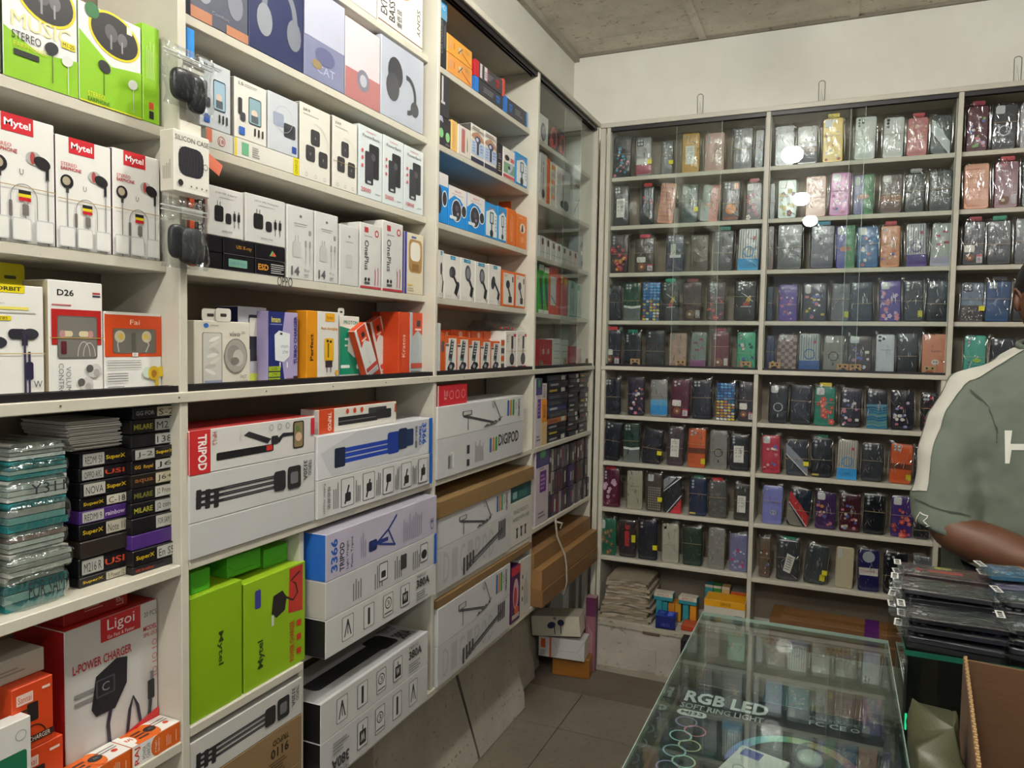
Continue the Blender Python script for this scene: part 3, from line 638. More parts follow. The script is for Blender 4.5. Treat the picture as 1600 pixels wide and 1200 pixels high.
def hp(a, cx, cy, s, c, c2):
    a.ring(cx, cy, s, s*1.25*a.W/a.H, s*.28, c, a0=-20, a1=200); a.ell(cx-s*.85, cy-s*.5*a.W/a.H, s*.42, s*.6*a.W/a.H, c2); a.ell(cx+s*.8, cy-s*.5*a.W/a.H, s*.42, s*.6*a.W/a.H, c)
hps = [(297, 388, -130, '#5d6070', 'shrink-wrapped grey-blue headphone box with orange band, leftmost on its shelf', lambda a: (hp(a, .5, .5, .33, '#8e8f9a', '#a3a4ae'), a.rect(0, 0, .35, .12, '#c98a68'), a.rect(.6, .0, 1, .1, '#c98a68'), a.text('Comfort', .35, .13, .3, .04, '#a9a9b0'))),
       (388.5, 474, -100, '#2c3460', 'shrink-wrapped dark blue headphone box with grey headphones', lambda a: (hp(a, .55, .45, .33, '#868a94', '#9ba0a6'), a.rect(0, .9, 1, 1, '#4a5688'))),
       (475, 538, -30, '#8b8fae', 'shrink-wrapped pale violet headphone box with cat lettering', lambda a: (a.rect(0, .45, 1, 1, '#c9cbdc'), a.text('CAT', .3, .1, .45, .09, '#c7cbe6'), a.ell(.5, .3, .25, .1, '#6d7096'), a.ell(.3, .18, .12, .05, '#a8926a'))),
       (539, 593.5, 23, '#e4d9dc', 'shrink-wrapped white and red headphone box, second from the right end', lambda a: (a.rect(0, 0, 1, .38, '#c2807f'), a.circ(.5, .3, .18, '#8c8a9a'), a.circ(.5, .3, .1, '#c9c9d4'))),
       (594.5, 661, 52, '#c3c8d4', 'shrink-wrapped grey box with dark folded headphones, right end of the shelf', lambda a: (a.ell(.32, .62, .17, .2, '#46474c'), a.ell(.26, .42, .15, .18, '#55565b'), a.ring(.6, .42, .22, .26, .06, '#4b4c51', a0=-90, a1=100), a.ell(.78, .28, .1, .1, '#4b4c51')))]
for a_, b_, t_, c_, l_, f_ in hps:
    o = LB('headphone_box', l_, 'box', a_, b_, t_, z, c_, .085, art=f_); shrink(o, max(v.co.x for v in o.data.vertices), topz(o)-z)
z = US['1C']
def art_lying(a): a.rect(0, 0, .03, 1, '#e2c832'); a.rect(.9, 0, 1, 1, '#e4d51e'); a.text('CHARGE', .925, .1, .05, .8, '#55501a', 0, 90); a.rect(.1, .2, .2, .85, '#6fb088'); a.lines(.25, .2, .12, .6, 5, '#9a9a97')
low = LB('mic_box', 'long white box with yellow ends lying under the phone microphone boxes', 'box', 366, 467.5, 213, z, '#dcdad2', .1, art=art_lying)
zl = topz(low)+.0004
o = LB('mic_box', 'grey-white box with a red emblem lying under the silver phone box', 'box', 322, 365, 198, z, '#c9c9c4', .1, art=lambda a: (a.rect(0, .3, .2, 1, '#d2755a'), a.circring(.55, .5, .14, .02, '#b5464a'), a.text('18', .47, .38, .16, .22, '#b5464a')))
zl2 = topz(o)+.0004
def art_phone(a, c='#8cabb5', w_='L5'):
    a.text(w_, .12, .9, .14, .05, BK); a.rect(.3, .93, .7, .94, '#a0a0a0'); a.rect(.3, .9, .65, .91, '#b0b0b0')
    a.rr(.42, .3, .82, .76, .12, '#3c454c'); a.rr(.44, .32, .80, .74, .1, c); a.ell(.6, .5, .1, .06, '#e0c9b8'); a.rect(.5, .34, .72, .46, '#5c656c')
    a.rr(.1, .4, .22, .68, .3, '#3b3b40'); a.rr(.16, .3, .32, .45, .3, '#46464b'); a.rr(.12, .07, .3, .2, .1, '#3a66b8')
    for k in (.62, .74, .86): a.rr(k-.03, .12, k+.02, .25, .3, '#2d2d31')
o = LB('mic_box', 'silver-wrapped white box with a pale blue phone printed, beside the hanging bag', 'box', 312, 361, 88, zl2, '#d5d9dd', .07, art=lambda a: art_phone(a, '#a8c6d8', 'B')); shrink(o, max(v.co.x for v in o.data.vertices), topz(o)-zl2)
o = LB('mic_box', 'white box with an upright phone and wireless microphones printed', 'box', 366, 417, 118, zl, '#e1ded6', .07, left='#8b8880', art=art_phone)
o = LB('mic_box', 'glossy wrapped white box with a dark square device, right of the phone microphone box', 'box', 419, 466, 140, zl, '#d9dde2', .06, art=lambda a: (a.rr(.5, .3, .9, .55, .15, '#3d3e44'), a.rr(.15, .45, .5, .68, .15, '#a9b3c8'), a.rr(.78, .06, .94, .18, .1, '#3a58b0'), a.circring(.5, .6, .3, .01, '#c2c2c6'))); shrink(o, max(v.co.x for v in o.data.vertices), topz(o)-zl)
def art_sr(a, t='SR9'):
    a.text(t, .1, .9, .22, .035, BK); a.rect(.1, .86, .6, .868, '#a5a29c')
    for x, y in ((.34, .48), (.18, .25), (.6, .22)): a.rr(x, y, x+.3, y+.21, .18, '#3f3e41'); a.rr(x+.13, y+.08, x+.17, y+.12, .4, '#77767a')
    for k in (.2, .5, .8): a.circring(k, .06, .04, .008, '#8c8a86')
    a.circring(.5, .5, .42, .012, '#cfcbc3', a0=0, a1=100)
o = LB('mic_box', 'tall white box with three dark square devices, the wider left one of two', 'box', 468, 516, 157, z, '#dfdcd2', .075, left='#9a968a', art=art_sr)
LB('mic_box', 'tall white box with three dark square devices, the narrower right one of two', 'box', 519, 558, 179, z, '#dfdcd2', .075, left='#9a968a', art=lambda a: (art_sr(a, 'SX9'), a.rect(0, .38, 1, .386, '#b39a58')))
def art_pb(n):
    def f(a):
        a.text('HUKADO', .3, .92, .4, .025, '#c5525a'); a.text('PowerBank', .15, .845, .72, .045, DG)
        a.rr(.42, .3, .85, .78, .12, '#2e2e33'); a.rr(.25, .2, .6, .66, .12, '#3a3a40'); a.circ(.6, .6, .09, '#54545b'); a.rect(.35, .22, .5, .25, '#b9bcc2')
        for k in (.65, .55, .44): a.circ(.14, k, .045, '#cf5f66')
        a.text(n, .08, .08, .42, .06, '#c43a44'); a.rect(.68, .09, .9, .1, '#a7a7a9')
    return f
for k, (a_, b_, t_, n, l_) in enumerate(((560, 597, 192, '20000', 'pale blue-white power bank box, left of the three in a row'), (598, 630, 209, '20000', 'pale blue-white power bank box, middle of the three in a row'), (631, 661, 225, '10000', 'pale blue-white power bank box with thinner bank, right of the three'))):
    LB('power_bank_box', l_, 'box', a_, b_, t_, z, '#d3dbdc', .08, art=art_pb(n), group='power bank boxes')
# things hanging on the divider post
HK = mat('#8c8578', .4, .6)
def ziplock(name, label, x0, x1, y0, y1, inside, cat='packet'):
    zc = hitX((x0+x1)/2, (y0+y1)/2, .02); W_ = Yat(x1, zc.z, .02)-Yat(x0, zc.z, .02); H_ = Zat(y0, .02, zc.y)-Zat(y1, .02, zc.y)
    o = link(name, None, loc=(.022, Yat(x0, zc.z, .02), zc.z-H_/2), rot=(0, 0, math.pi/2)); tag(o, label, cat)
    nx, nz = 14, 18
    for sgn, nm in ((-1, 'bag_front'), (1, 'bag_back')):
        v = []; f = []
        for j in range(nz+1):
            for i in range(nx+1):
                u, t_ = i/nx, j/nz; e = (1-abs(2*u-1)**4)*(1-abs(2*t_-1)**4)
                s_ = 1-.12*t_*0; v.append((W_*u+.004*math.sin(t_*9), sgn*(.001+.012*e*(1+.45*noise.noise(Vector((i*.55, j*.55, x0))))), H_*t_))
        for j in range(nz):
            for i in range(nx): k = j*(nx+1)+i; f.append((k, k+1, k+nx+2, k+nx+1))
        link(nm, mesh(nm, v, f, [FILM], smooth=True), o)
    MB().box(0, -.0016, H_*.86, W_, .0016, H_*.875, mat('#d9dcdc', .3)).box(0, -.0016, H_*.80, W_, .0016, H_*.81, mat('#d9dcdc', .3)).build('zip_strip', o)
    inside(o, W_, H_); return o
def blob(name, parent, cx, cz, rx, ry, rz, m, p=3.2):
    v = []; f = []; n, k = 20, 12
    for j in range(k+1):
        t = math.pi*j/k
        for i in range(n):
            a = 2*math.pi*i/n; s = lambda q, e: math.copysign(abs(q)**e, q)
            v.append((cx+rx*s(math.cos(a), 2/p)*s(math.sin(t), 2/p), ry*s(math.sin(a), 2/p)*s(math.sin(t), 2/p), cz+rz*s(math.cos(t), 2/p)))
    for j in range(k):
        for i in range(n): f.append((j*n+i, j*n+n+i, j*n+n+(i+1) % n, j*n+(i+1) % n))
    return link(name, mesh(name, v, f, [m], smooth=True), parent)
RUB = mat('#25262b', .35)
b1 = ziplock('ziplock_bag', 'clear zip bag holding two black earbud cases, upper one hanging on the post', 254, 330, 78, 172, lambda o, w_, h: (blob('earbud_case', o, w_*.38, h*.38, .024, .009, .026, RUB), blob('earbud_case', o, w_*.66, h*.3, .018, .008, .03, RUB)))
b2 = ziplock('ziplock_bag', 'clear zip bag holding a dark grey earbud case, lower one hanging on the post', 250, 323, 312, 420, lambda o, w_, h: (blob('earbud_case', o, w_*.62, h*.34, .027, .010, .03, mat('#37383d', .5)), blob('earbud_case', o, w_*.36, h*.38, .02, .007, .028, RUB)))
zc = hitX(268, 297, .03)
def art_sil(a):
    a.text('SILICON CASE', .03, .84, .94, .08, '#3a3a3d'); a.rr(.12, .28, .82, .76, .3, '#2a2931')
    for k in range(7): a.line([(.16+k*.09, .3), (.3+k*.07, .74)], .008, '#44434c'); a.line([(.3+k*.07, .3), (.16+k*.09, .74)], .008, '#44434c')
    a.circring(.86, .5, .07, .015, '#2b2a30'); a.circ(.16, .15, .07, '#2a2a2c')
    for k in (.45, .6, .75, .88): a.circ(k, .12, .025, '#77756f')
s0 = carton('silicone_case_box', 'small white box with a ribbed black earbud case, hanging on the post between two bags', 'box', (.034, Yat(272, zc.z, .034), zc.z), math.pi/2, .074, .031, .098, '#e1ded5', left='#c9c5b9', art=art_sil, arts={'l': lambda a: a.lines(.2, .2, .6, .35, 5, '#8b877d', 1)})
for y, z_, in ((Yat(287, 1.8, .006), hitX(290, 92, .01).z), (Yat(280, 1.6, .006), hitX(285, 185, .01).z), (Yat(285, 1.5, .006), hitX(290, 322, .01).z)):
    pass
for o, px, py in ((b1, 290, 95), (s0, 285, 192), (b2, 288, 325)):
    h = hitX(px, py, 0); mi = o.matrix_basis.inverted() if o.type == 'EMPTY' else Matrix.LocRotScale(o.location, o.rotation_euler, None).inverted()
    q = MB().tube([mi @ Vector((.0005, h.y, h.z)), mi @ Vector((.02, h.y, h.z)), mi @ Vector((.028, h.y, h.z+.006))], .0012, HK, 6).build('hook', o)
    MB().box(-.022, -.0004, -.02, .022, .0004, .0, mat('#d8d4c8', .5)).build('paper_tab', o, mx=mi @ Matrix.Translation((.018, h.y, h.z-.002)) @ Matrix.Rotation(math.pi/2, 4, 'Z'))
zc = hitX(297, 93, -.012); carton('blue_card', 'bright blue card standing at the left end beside the hanging bag', 'card', (-.012, Yat(292.5, zc.z, -.012), zc.z), math.pi/2, .016, .004, .052, '#1f86d6')
zc = hitX(292, 205, .0); carton('orange_strap', 'coral orange paper strap behind the hanging silicon case box', 'strap', (.003, Yat(294, zc.z, .003), zc.z-.03), math.pi/2, .075, .001, .022, '#d9785e', tilt=(0, .42))
# shelf of adaptors
z = US['1D']
def art_esd(k):
    def f(a):
        if k == 0: a.rr(.15, .25, .75, .75, .1, '#6f9f8c'); a.text('USI X-ray', .2, .35, .5, .25, '#5a73a0')
        elif k == 1: a.text('ESD', .08, .3, .34, .42, '#d08a2a', .03); a.lines(.5, .15, .45, .7, 5, '#a8a8a5')
        elif k == 2: a.text('USI X-ray', .4, .35, .5, .3, '#c58a2a')
        elif k == 3: a.add([(.45, .3), (.55, .7), (.65, .3)], '#6aa05a'); a.add([(.5, .3), (.6, .6), (.68, .35)], '#c8573a')
        a.rect(0, .0, 1, .03, '#5b5a5e')
    return f
zrow = z
for row, (ks, t_) in enumerate((((None, 0, 1), 400), ((None, 2, 3), 372))):
    zn = None
    for q, (a_, b_) in enumerate(((324, 348), (349, 398), (399, 446))):
        h = .030
        Y0, Y1 = Yat(a_, zrow, -.03), Yat(b_, zrow, -.03)
        carton('screen_guard_box', 'thin black box, %s of the %s row under the white adaptor boxes' % (['left', 'middle', 'right'][q], ['lower', 'upper'][row]), 'box', (-.03, Y0+.0006, zrow), math.pi/2, Y1-Y0-.0012, .12, h-.0008, '#15141a', rough=.25, art=art_esd(ks[q]) if ks[q] is not None else None, group='thin black boxes under the adaptors')
    zrow += h
def art_sam(a):
    a.text('25W PD Adapter', .2, .85, .62, .05, '#8b8882'); a.rect(.3, .79, .72, .80, '#b5b2ac')
    plug(a, .18, .3, .24, .32, BK); a.rr(.48, .28, .64, .5, .3, '#26262a'); 
    for k in (.72, .84): a.rect(k, .22, k+.015, .4, '#333'); a.rr(k-.025, .36, k+.045, .52, .15, '#26262a'); a.rect(k-.005, .52, k+.02, .57, '#555')
    a.text('SAMSUNG', .36, .1, .3, .035, '#33333a')
def wrapped(name, lab, a_, b_, t_, zs, c, art, d=.06, grp=None, **k):
    o = LB(name, lab, 'box', a_, b_, t_, zs, c, d, art=art, group=grp, **k); shrink(o, max(v.co.x for v in o.data.vertices), topz(o)-zs, .002); return o
wrapped('adaptor_box', 'white adaptor box with black plug print, left of the pair on black boxes', 324, 381, 287, zrow, '#e3e1dc', art_sam, grp='white adaptor boxes on thin black boxes')
wrapped('adaptor_box', 'white adaptor box with black plug print, right of the pair on black boxes', 383.5, 446, 300, zrow, '#e3e1dc', art_sam, grp='white adaptor boxes on thin black boxes')
LB('adaptor_box', 'tall black and orange adaptor box standing side-on by the hanging bags', 'box', 296, 322, 262, z, '#1d1c20', .1, left='#d14f1c', art=lambda a: (a.rect(0, 0, .3, 1, '#d4501f'), a.text('Fast Adaptor', .48, .3, .34, .6, '#dcdad6', .0, 90)))
def art_14(a, s=1):
    a.ell(.5, .87, .05, .02, '#77777a'); a.rect(.25, .76, .75, .772, '#a3a3a3'); a.rect(.3, .73, .7, .74, '#b3b3b3'); a.rr(.8, .63, .9, .7, .2, '#a3a3a3')
    a.rr(.2, .3, .5, .52, .12, '#d2d1cc'); a.rect(.28, .52, .31, .6, '#bdbcb8'); a.rect(.38, .52, .41, .6, '#bdbcb8')
    for k in (.68, .84): a.rect(k, .22, k+.02, .48, '#b9b8b4'); a.rr(k-.02, .46, k+.04, .55, .2, '#a9a8a4')
    a.text('14', .14, .055, .3, .12, '#6d6d70', .03); a.text('Pro', .62, .12, .2, .04, '#8d8d90'); a.rect(.62, .08, .8, .09, '#b0b0b0'); a.rect(.62, .05, .78, .06, '#b0b0b0')
wrapped('charger_box', 'white charger box with large grey numerals, left one of two', 448, 490, 318, z, '#e2e1dc', art_14, grp='white boxes with large grey numerals')
wrapped('charger_box', 'white charger box with large grey numerals, right one of two', 491.5, 528, 329, z, '#e2e1dc', art_14, grp='white boxes with large grey numerals')
wrapped('charger_box', 'small plain white wrapped charger box left of the red and white pair', 530, 560, 349, z, '#dfdeda', lambda a: (a.ell(.5, .82, .06, .02, '#8a8a8c'), a.rect(.3, .72, .7, .735, '#b0b0b0'), a.rr(.3, .3, .65, .52, .2, '#cfcec9')))
def art_1p(a): a.rr(.2, .86, .38, .94, .1, '#c23a40'); a.circring(.78, .87, .1, .04, '#c23a40'); a.rect(.2, .8, .55, .81, '#999'); a.text('OnePlus', .2, .28, .2, .46, '#4e4d52', .01, -90); a.rect(0, 0, 1, .035, '#c8434a'); a.line([(.7, .06), (.72, .2), (.7, .32)], .03, '#b9454c'); a.line([(.84, .06), (.86, .24), (.84, .34)], .03, '#b9454c'); a.rr(.66, .3, .75, .36, .2, '#d8d8d4'); a.circ(.25, .14, .05, BK); a.circ(.4, .14, .05, BK); a.rect(.2, .07, .45, .1, '#55555a')
wrapped('charger_box', 'white box with vertical lettering and red base line, left one of two', 562, 595, 346, z, '#e3e1dc', art_1p, grp='white boxes with red base line'); wrapped('charger_box', 'white box with vertical lettering and red base line, right one of two', 597, 629, 343, z, '#e3e1dc', art_1p, grp='white boxes with red base line')
LB('charger_box', 'beige box with blue left side and a brown-framed white plug, shelf end', 'box', 631, 661, 361, z, '#d8cfb4', .07, left='#3a3f96', art=lambda a: (a.rect(0, 0, .12, 1, '#3b3f98'), a.rr(.22, .36, .92, .9, .2, '#a98350'), a.rr(.3, .55, .82, .86, .3, '#e2ddd2'), a.rr(.4, .38, .75, .5, .1, '#8f6a3c'), a.rect(.35, .92, .6, .95, '#4a5aa8'), a.rect(.18, .14, .42, .16, '#dcbf3a'), a.lines(.18, .04, .4, .08, 2, '#b3a98e')))
# shelf above the counter board
z = M+.0005; XO = -.045
def tab(o, x0, x1, h, m='#dcd9d0', y=.002):
    hh = max(v.co.z for v in o.data.vertices)
    MB().prism(rrpts(x0, hh-.0005, x1, hh+h, .006), y, y+.0007, mat(m, .4)).prism(rrpts(x0+(x1-x0)*.3, hh+h*.35, x0+(x1-x0)*.7, hh+h*.6, .002), y-.0003, y-.0001, mat('#3b342c', .6)).build('hang_tab', o)
def art_vivo(a):
    a.ell(.2, .93, .045, .035, '#3a6fc0'); a.rect(.27, .93, .42, .94, '#a9a49a'); a.rr(.13, .03, .48, .83, .08, '#8a857c'); a.rr(.145, .04, .465, .82, .08, '#c9c6be')
    for k in range(7): a.ell(.3+R.uniform(-.06, .06), .25+k*.08, .1, .03, ['#e0ded8', '#b9b5ac', '#d3d0c8'][k % 3], a=R.uniform(-.6, .6))
    a.rect(.16, .04, .46, .12, '#8f96b0'); a.text('vivo', .6, .78, .2, .07, '#4f4a48'); a.text('TRU', .82, .82, .08, .04, '#7a7570')
    a.ell(.72, .48, .215, .265, '#77726b', 28); a.ell(.72, .48, .2, .25, '#a29e97', 28); a.ell(.68, .5, .12, .15, '#8c8881'); a.ell(.76, .45, .1, .13, '#b9b5ae'); a.ell(.7, .4, .08, .06, '#77736c')
    a.text('FAST', .80, .13, .12, .055, '#6b655e'); a.text('CHARGER', .7, .05, .24, .055, '#6b655e')
o = LB('charger_box', 'cream fast charger box with a coiled cable behind a round window', 'box', 303, 391, 500, z, '#d9d3c6', .05, xo=-.03, art=art_vivo); tab(o, .02, .06, .022); tab(o, .05, .088, .024, y=-.0005)
LB('charger_box', 'navy and white box with a white phone charger, behind the cream box', 'box', 372, 417, 478, z, '#c3c5cf', .06, xo=-.075, left='#1d2348', top='#1c2244', art=lambda a: (a.rr(.35, .45, .8, .9, .1, '#2a2a33'), a.rr(.38, .62, .74, .86, .1, '#d8d5cc'), a.rect(.4, .3, .7, .45, '#33333b'), a.rect(.36, .03, .97, .14, '#cfe05a'), a.rr(.65, .26, .97, .33, .2, '#d2623a'), [a.circ(.88, .8-k*.11, .06, ['#d2623a', '#3a6f66'][k % 2]) for k in range(5)]))
def art_imam(a):
    a.add([(0, 0), (.55, 0), (.4, .5), (.55, 1), (0, 1)], '#1f2a6e'); a.text('imam', .1, .85, .3, .08, '#c9c34a', .02); a.rect(.07, .82, .45, .83, '#8d95c0')
    a.add([(.22, .33), (.2, .68), (.35, .74), (.72, .7), (.7, .38), (.5, .3)], '#dfe3e6'); a.rect(.38, .68, .46, .71, '#444'); a.text('imam', .42, .5, .24, .05, '#9aa0a8'); a.text('27W', .46, .42, .2, .04, '#77808a'); a.rect(.36, .22, .4, .3, '#e0e0e0'); a.rect(.6, .22, .64, .3, '#e0e0e0')
    a.text('TURBO CHARGER', .85, .27, .11, .68, '#2e2a78', .03, 90)
    for k in range(3): a.rect(0, .02+k*.08, .38, .085+k*.08, '#9db22e'); a.text(['LED', '27W', '2USB'][k], .1, .035+k*.08, .18, .035, '#3a4a1c')
    a.text('iM10', .6, .03, .2, .05, '#a33a6a', .02); a.rr(.82, .02, .97, .1, .1, '#3a2a2a')
LB('charger_box', 'blue and lilac turbo charger box with a white plug', 'box', 418.5, 465.5, 486, z, '#a79cc6', .06, xo=XO, art=art_imam)
o = LB('charger_box', 'white box with orange side and a yellow plug, middle of the charger row', 'box', 496, 529, 486, z, '#d9d7d2', .055, xo=-.035, left='#d88d12', art=lambda a: (a.rr(.35, .86, .8, .98, .06, '#e3a41e'), a.text('Perfect', .42, .89, .3, .05, '#5a3a14'), a.text('Fast charging', .15, .73, .78, .05, '#d08a1e', .02), a.rr(.3, .28, .75, .62, .12, '#e0ab1c'), a.rr(.45, .34, .52, .55, .1, '#7a5a18'), a.ell(.45, .58, .06, .02, '#333'), a.ell(.6, .57, .06, .02, '#333'), a.rect(.35, .2, .68, .3, '#3a3034'), a.rect(.4, .13, .44, .2, '#555'), a.rect(.58, .13, .62, .2, '#555'), [a.rect(.12+k*.15, .02, .22+k*.15, .07, '#dfa53a') for k in range(4)], a.ell(.88, .12, .08, .04, '#d8a03a')))
a = None
Yl = Yat(479, z, -.035); w1 = o.location.y-Yl
carton('charger_box', 'orange box side with black vertical lettering at the middle of the charger row', 'box', (-.035, Yl, z), math.pi/2, w1-.001, .055, topz(o)-z, '#d88d12', art=lambda a: a.text('Perfect', .3, .3, .3, .38, '#40260e', .02, 90))
o = LB('charger_box', 'white and teal box with a white travel plug and hang tab', 'box', 530, 561, 493, z, '#dfddd5', .055, xo=-.05, art=lambda a: (a.text('PROTON', .2, .87, .72, .06, '#1e8a6c', .02), a.add([(0, .08), (1, .08), (1, .5), (.85, .68), (.5, .8), (0, .84)], '#128c6c'), a.add([(.4, .45), (.42, .66), (.6, .72), (.97, .64), (.95, .4), (.75, .34)], '#dfdfd8'), a.rect(.25, .62, .42, .65, '#dfdfd8'), a.rect(.25, .52, .42, .55, '#dfdfd8'), a.rr(.82, .5, .9, .6, .2, '#777'), a.rr(.05, .18, .5, .23, .3, '#dfe8e0'), a.ell(.9, .2, .06, .04, WT), a.rect(.05, .03, .95, .06, '#4d9a84'))); tab(o, -.004, .02, .018)
def art_cable(a):
    a.add([(.15, 1), (.85, 1), (.85, .62), (.6, .7), (.5, .72), (.4, .7), (.15, .62)], '#c5401f'); a.rr(.4, .78, .65, .88, .1, '#2d2728'); a.rect(.3, .72, .7, .75, '#e8c9bb')
    a.line([(.45, .66), (.42, .4), (.48, .25)], .02, '#c5c5c2'); a.line([(.55, .66), (.6, .42), (.55, .3)], .02, '#c5c5c2'); a.rect(.42, .22, .5, .3, '#b5b5b5'); a.rect(.05, .12, .95, .2, '#b9443a'); a.lines(.05, .02, .9, .08, 2, '#8d9499')
LB('cable_box', 'orange-sided grey cable box standing upright at the right end', 'box', 640, 664, 488, z, '#aab2b5', .06, xo=-.04, left='#c8421a', top='#c8421a', art=art_cable)
LB('cable_box', 'orange cable box side with white lettering beside the upright grey one', 'box', 622, 639.5, 487, z, '#c94219', .06, xo=-.04, art=lambda a: a.text('Kratos', .3, .3, .3, .35, '#eec9b8', 0, 90))
LB('cable_box', 'dark orange cable box standing behind the leaning ones', 'box', 594, 621, 487, z, '#b53a17', .03, xo=-.11)
def leaner(label, px, py_, w_, h, ang, xo, d=.020):
    p = hitX(px, py_, xo)
    return carton('cable_box', label, 'box', (xo, p.y, z+.002+w_*max(0, math.sin(-ang))*0), math.pi/2, w_, d, h, '#cfd0cc', left='#c8431b', top='#c8431b', art=art_cable, tilt=(0, 0), group=None)
for k, (px, w_, h, ang, xo, l_) in enumerate(((590, .054, .150, -.38, -.088, 'white and orange cable box leaning left against its neighbours, rear one'), (568, .052, .128, -.47, -.026, 'white and orange cable box leaning left, front lower one'))):
    o = leaner(l_, px, 590, w_, h, ang, xo); yy = Yat(px, z, xo)
    # lean in the plane of the shelf: rotate about the box's depth axis, foot corner on the shelf
    o.rotation_euler = (0, 0, 0); o.matrix_world = Matrix.Translation((xo, yy+.02, z+.0005+w_*math.sin(-ang)*1.0*0)) @ Matrix.Rotation(math.pi/2, 4, 'Z') @ Matrix.Rotation(ang, 4, 'Y')
    m_ = o.matrix_basis; lo = min((m_ @ v.co).z for v in o.data.vertices); o.matrix_basis = Matrix.Translation((0, 0, z+.0004-lo)) @ m_
# tripods on the first lower shelf
z = US['1E']
XT = .004
def art_selfie(a):
    a.rect(0, 0, .14, 1, '#c22a2c'); a.text('TRIPOD', .055, .08, .06, .82, '#f2e9e6', .03, -90); a.text('HP-L2', .155, .62, .03, .3, '#c24a4a', 0, -90)
    a.rr(.18, .24, .62, .42, .2, '#1d1c1f'); a.rr(.56, .27, .61, .4, .1, '#c0332b'); a.add([(.38, .74), (.42, .82), (.6, .56), (.57, .45)], '#2c2b2f'); a.rr(.6, .4, .66, .62, .2, '#2a292d'); a.add([(.64, .5), (.7, .66), (.8, .64), (.8, .56), (.7, .56), (.67, .42)], '#2a292d')
    a.rr(.79, .2, .89, .92, .15, '#1f1e22'); a.rr(.8, .23, .88, .89, .15, '#8a7a58'); a.ell(.84, .5, .03, .12, '#d8b59a'); a.ell(.83, .72, .02, .08, '#5f7a42')
    for k in (.6, .67, .74): a.circring(k, .84, .018, .004, '#88878a')
    a.rr(.955, .5, .99, .95, .1, '#c2293a'); a.rect(.35, .6, .36, .9, '#c9c7c2')
X_ = XT
zA = z+0.0
hC = Zat(823, XT, Yat(487, z, XT)); 
def stackL(x0, x1, ys, zs, specs, xo=XT, d=.12, name='tripod_box', cat='box'):
    """cartons lying one on another; ys = rows of the right-hand edge tops from below"""
    out = []; Y0, Y1 = Yat(x0, zs, xo), Yat(x1, zs, xo)
    for t_, (lab, c, kw) in zip(ys, specs):
        zt = Zat(t_, xo, Y1); o = carton(name, lab, cat, (xo, Y0+.001, zs), math.pi/2, Y1-Y0-.002, d, zt-zs-.0008, c, **kw); out.append(o); zs = zt
    return out
def art_3120(a): tripod_lying(a, .05, .86, .48, .16, '#2b2b2d'); a.text('TRIPOD', .93, .45, .03, .4, '#4b4b4d', .01, -90); a.text('3120A', .885, .35, .035, .5, '#3a3a3c', .02, -90)
stackL(296, 492, [767, 706, 649], z, [('plain white long carton at the bottom of the left tripod stack', '#c2c3c4', {}), ('white long carton with a folded black tripod, middle of the left stack', '#c9c9c8', {'art': art_3120}),
    ('white and red long carton with a selfie tripod, top of the left stack', '#d3d2ce', {'art': art_selfie, 'left': '#b52a2c', 'top': '#b53a3a'})])
def art_3366(a):
    a.add([(.02, .6), (.3, .98), (1, .98), (1, .6), (.85, .1), (.1, .05)], '#c2c4c9'); 
    for k in (-1, 0, 1): a.rect(.2, .45+k*.13-.05, .62, .45+k*.13+.05, '#2344a8'); a.rr(.12, .43+k*.13-.1, .2, .43+k*.13+.1, .2, '#1d2740')
    a.rr(.55, .24, .66, .8, .15, '#1e3c96'); a.rr(.65, .3, .74, .85, .2, '#1d2b50'); a.rr(.73, .35, .8, .8, .15, '#22325c'); a.rect(.3, .5, .5, .52, '#9fb0da')
    a.text('3366', .89, .3, .045, .6, '#2a62c0', .03, -90); a.text('TRIPOD', .855, .3, .028, .55, '#2a62c0', .02, -90); a.text('便携式三脚架', .815, .25, .025, .6, '#2a2a30', 0, -90); a.rect(.965, 0, 1, 1, '#1f62c4')
def art_steps(a):
    for k in range(5):
        x = .17+k*.17; a.rr(x, .12, x+.1, .9, .06, '#3c3c3e'); a.rr(x+.004, .135, x+.096, .885, .06, '#d0d0d0'); a.line([(x+.03, .2), (x+.06, .7)], .012, '#2c2c2e'); a.rr(x+.03, .25+.1*(k % 3), x+.075, .5+.1*(k % 3), .2, '#2c2c2e')
        a.lines(x-.06, .15, .045, .7, 3, '#77777a', 1)
    a.text('Rubber stopper', .035, .1, .018, .8, '#3c3c3e', 0, -90); a.text('橡胶脚垫', .065, .2, .022, .6, '#2f2f32', 0, -90); a.rect(.97, 0, 1, 1, '#1f62c4')
o3 = stackL(495, 674, [707, 652], z, [('white long carton with small instruction drawings under the blue tripod carton', '#cfcfce', {'art': art_steps, 'right': '#1f62c4'}), ('white long carton with a blue folded tripod and blue right end', '#d4d5d8', {'art': art_3366, 'right': '#1f62c4'})], xo=.008)
zt = topz(o3[1])+.0005
Y0 = Yat(497, zt, -.01); Y1 = Yat(618, zt, -.01)
carton('tripod_box', 'short orange and white carton with a black tripod lying on the blue tripod carton', 'box', (-.008, Y0, zt), math.pi/2, Y1-Y0, .05, Zat(641, -.01, Y0)-zt, '#d6d3ca', top='#c8482a', art=lambda a: (a.rect(.0, 0, .17, 1, '#c9471f'), a.text('TRIPOD', .1, .1, .04, .75, '#ecd9cc', .02, -90), a.rect(.22, .25, .72, .6, '#26262a'), a.rect(.22, .4, .7, .43, '#77777a'), a.rr(.6, .6, .85, .85, .2, '#3a3a3e'), a.rr(.7, .3, .92, .72, .2, '#26262a'), [a.circ(.33+k*.09, .82, .02, '#c8452a') for k in range(3)], a.rect(.97, .5, .99, .9, '#c9471f')))
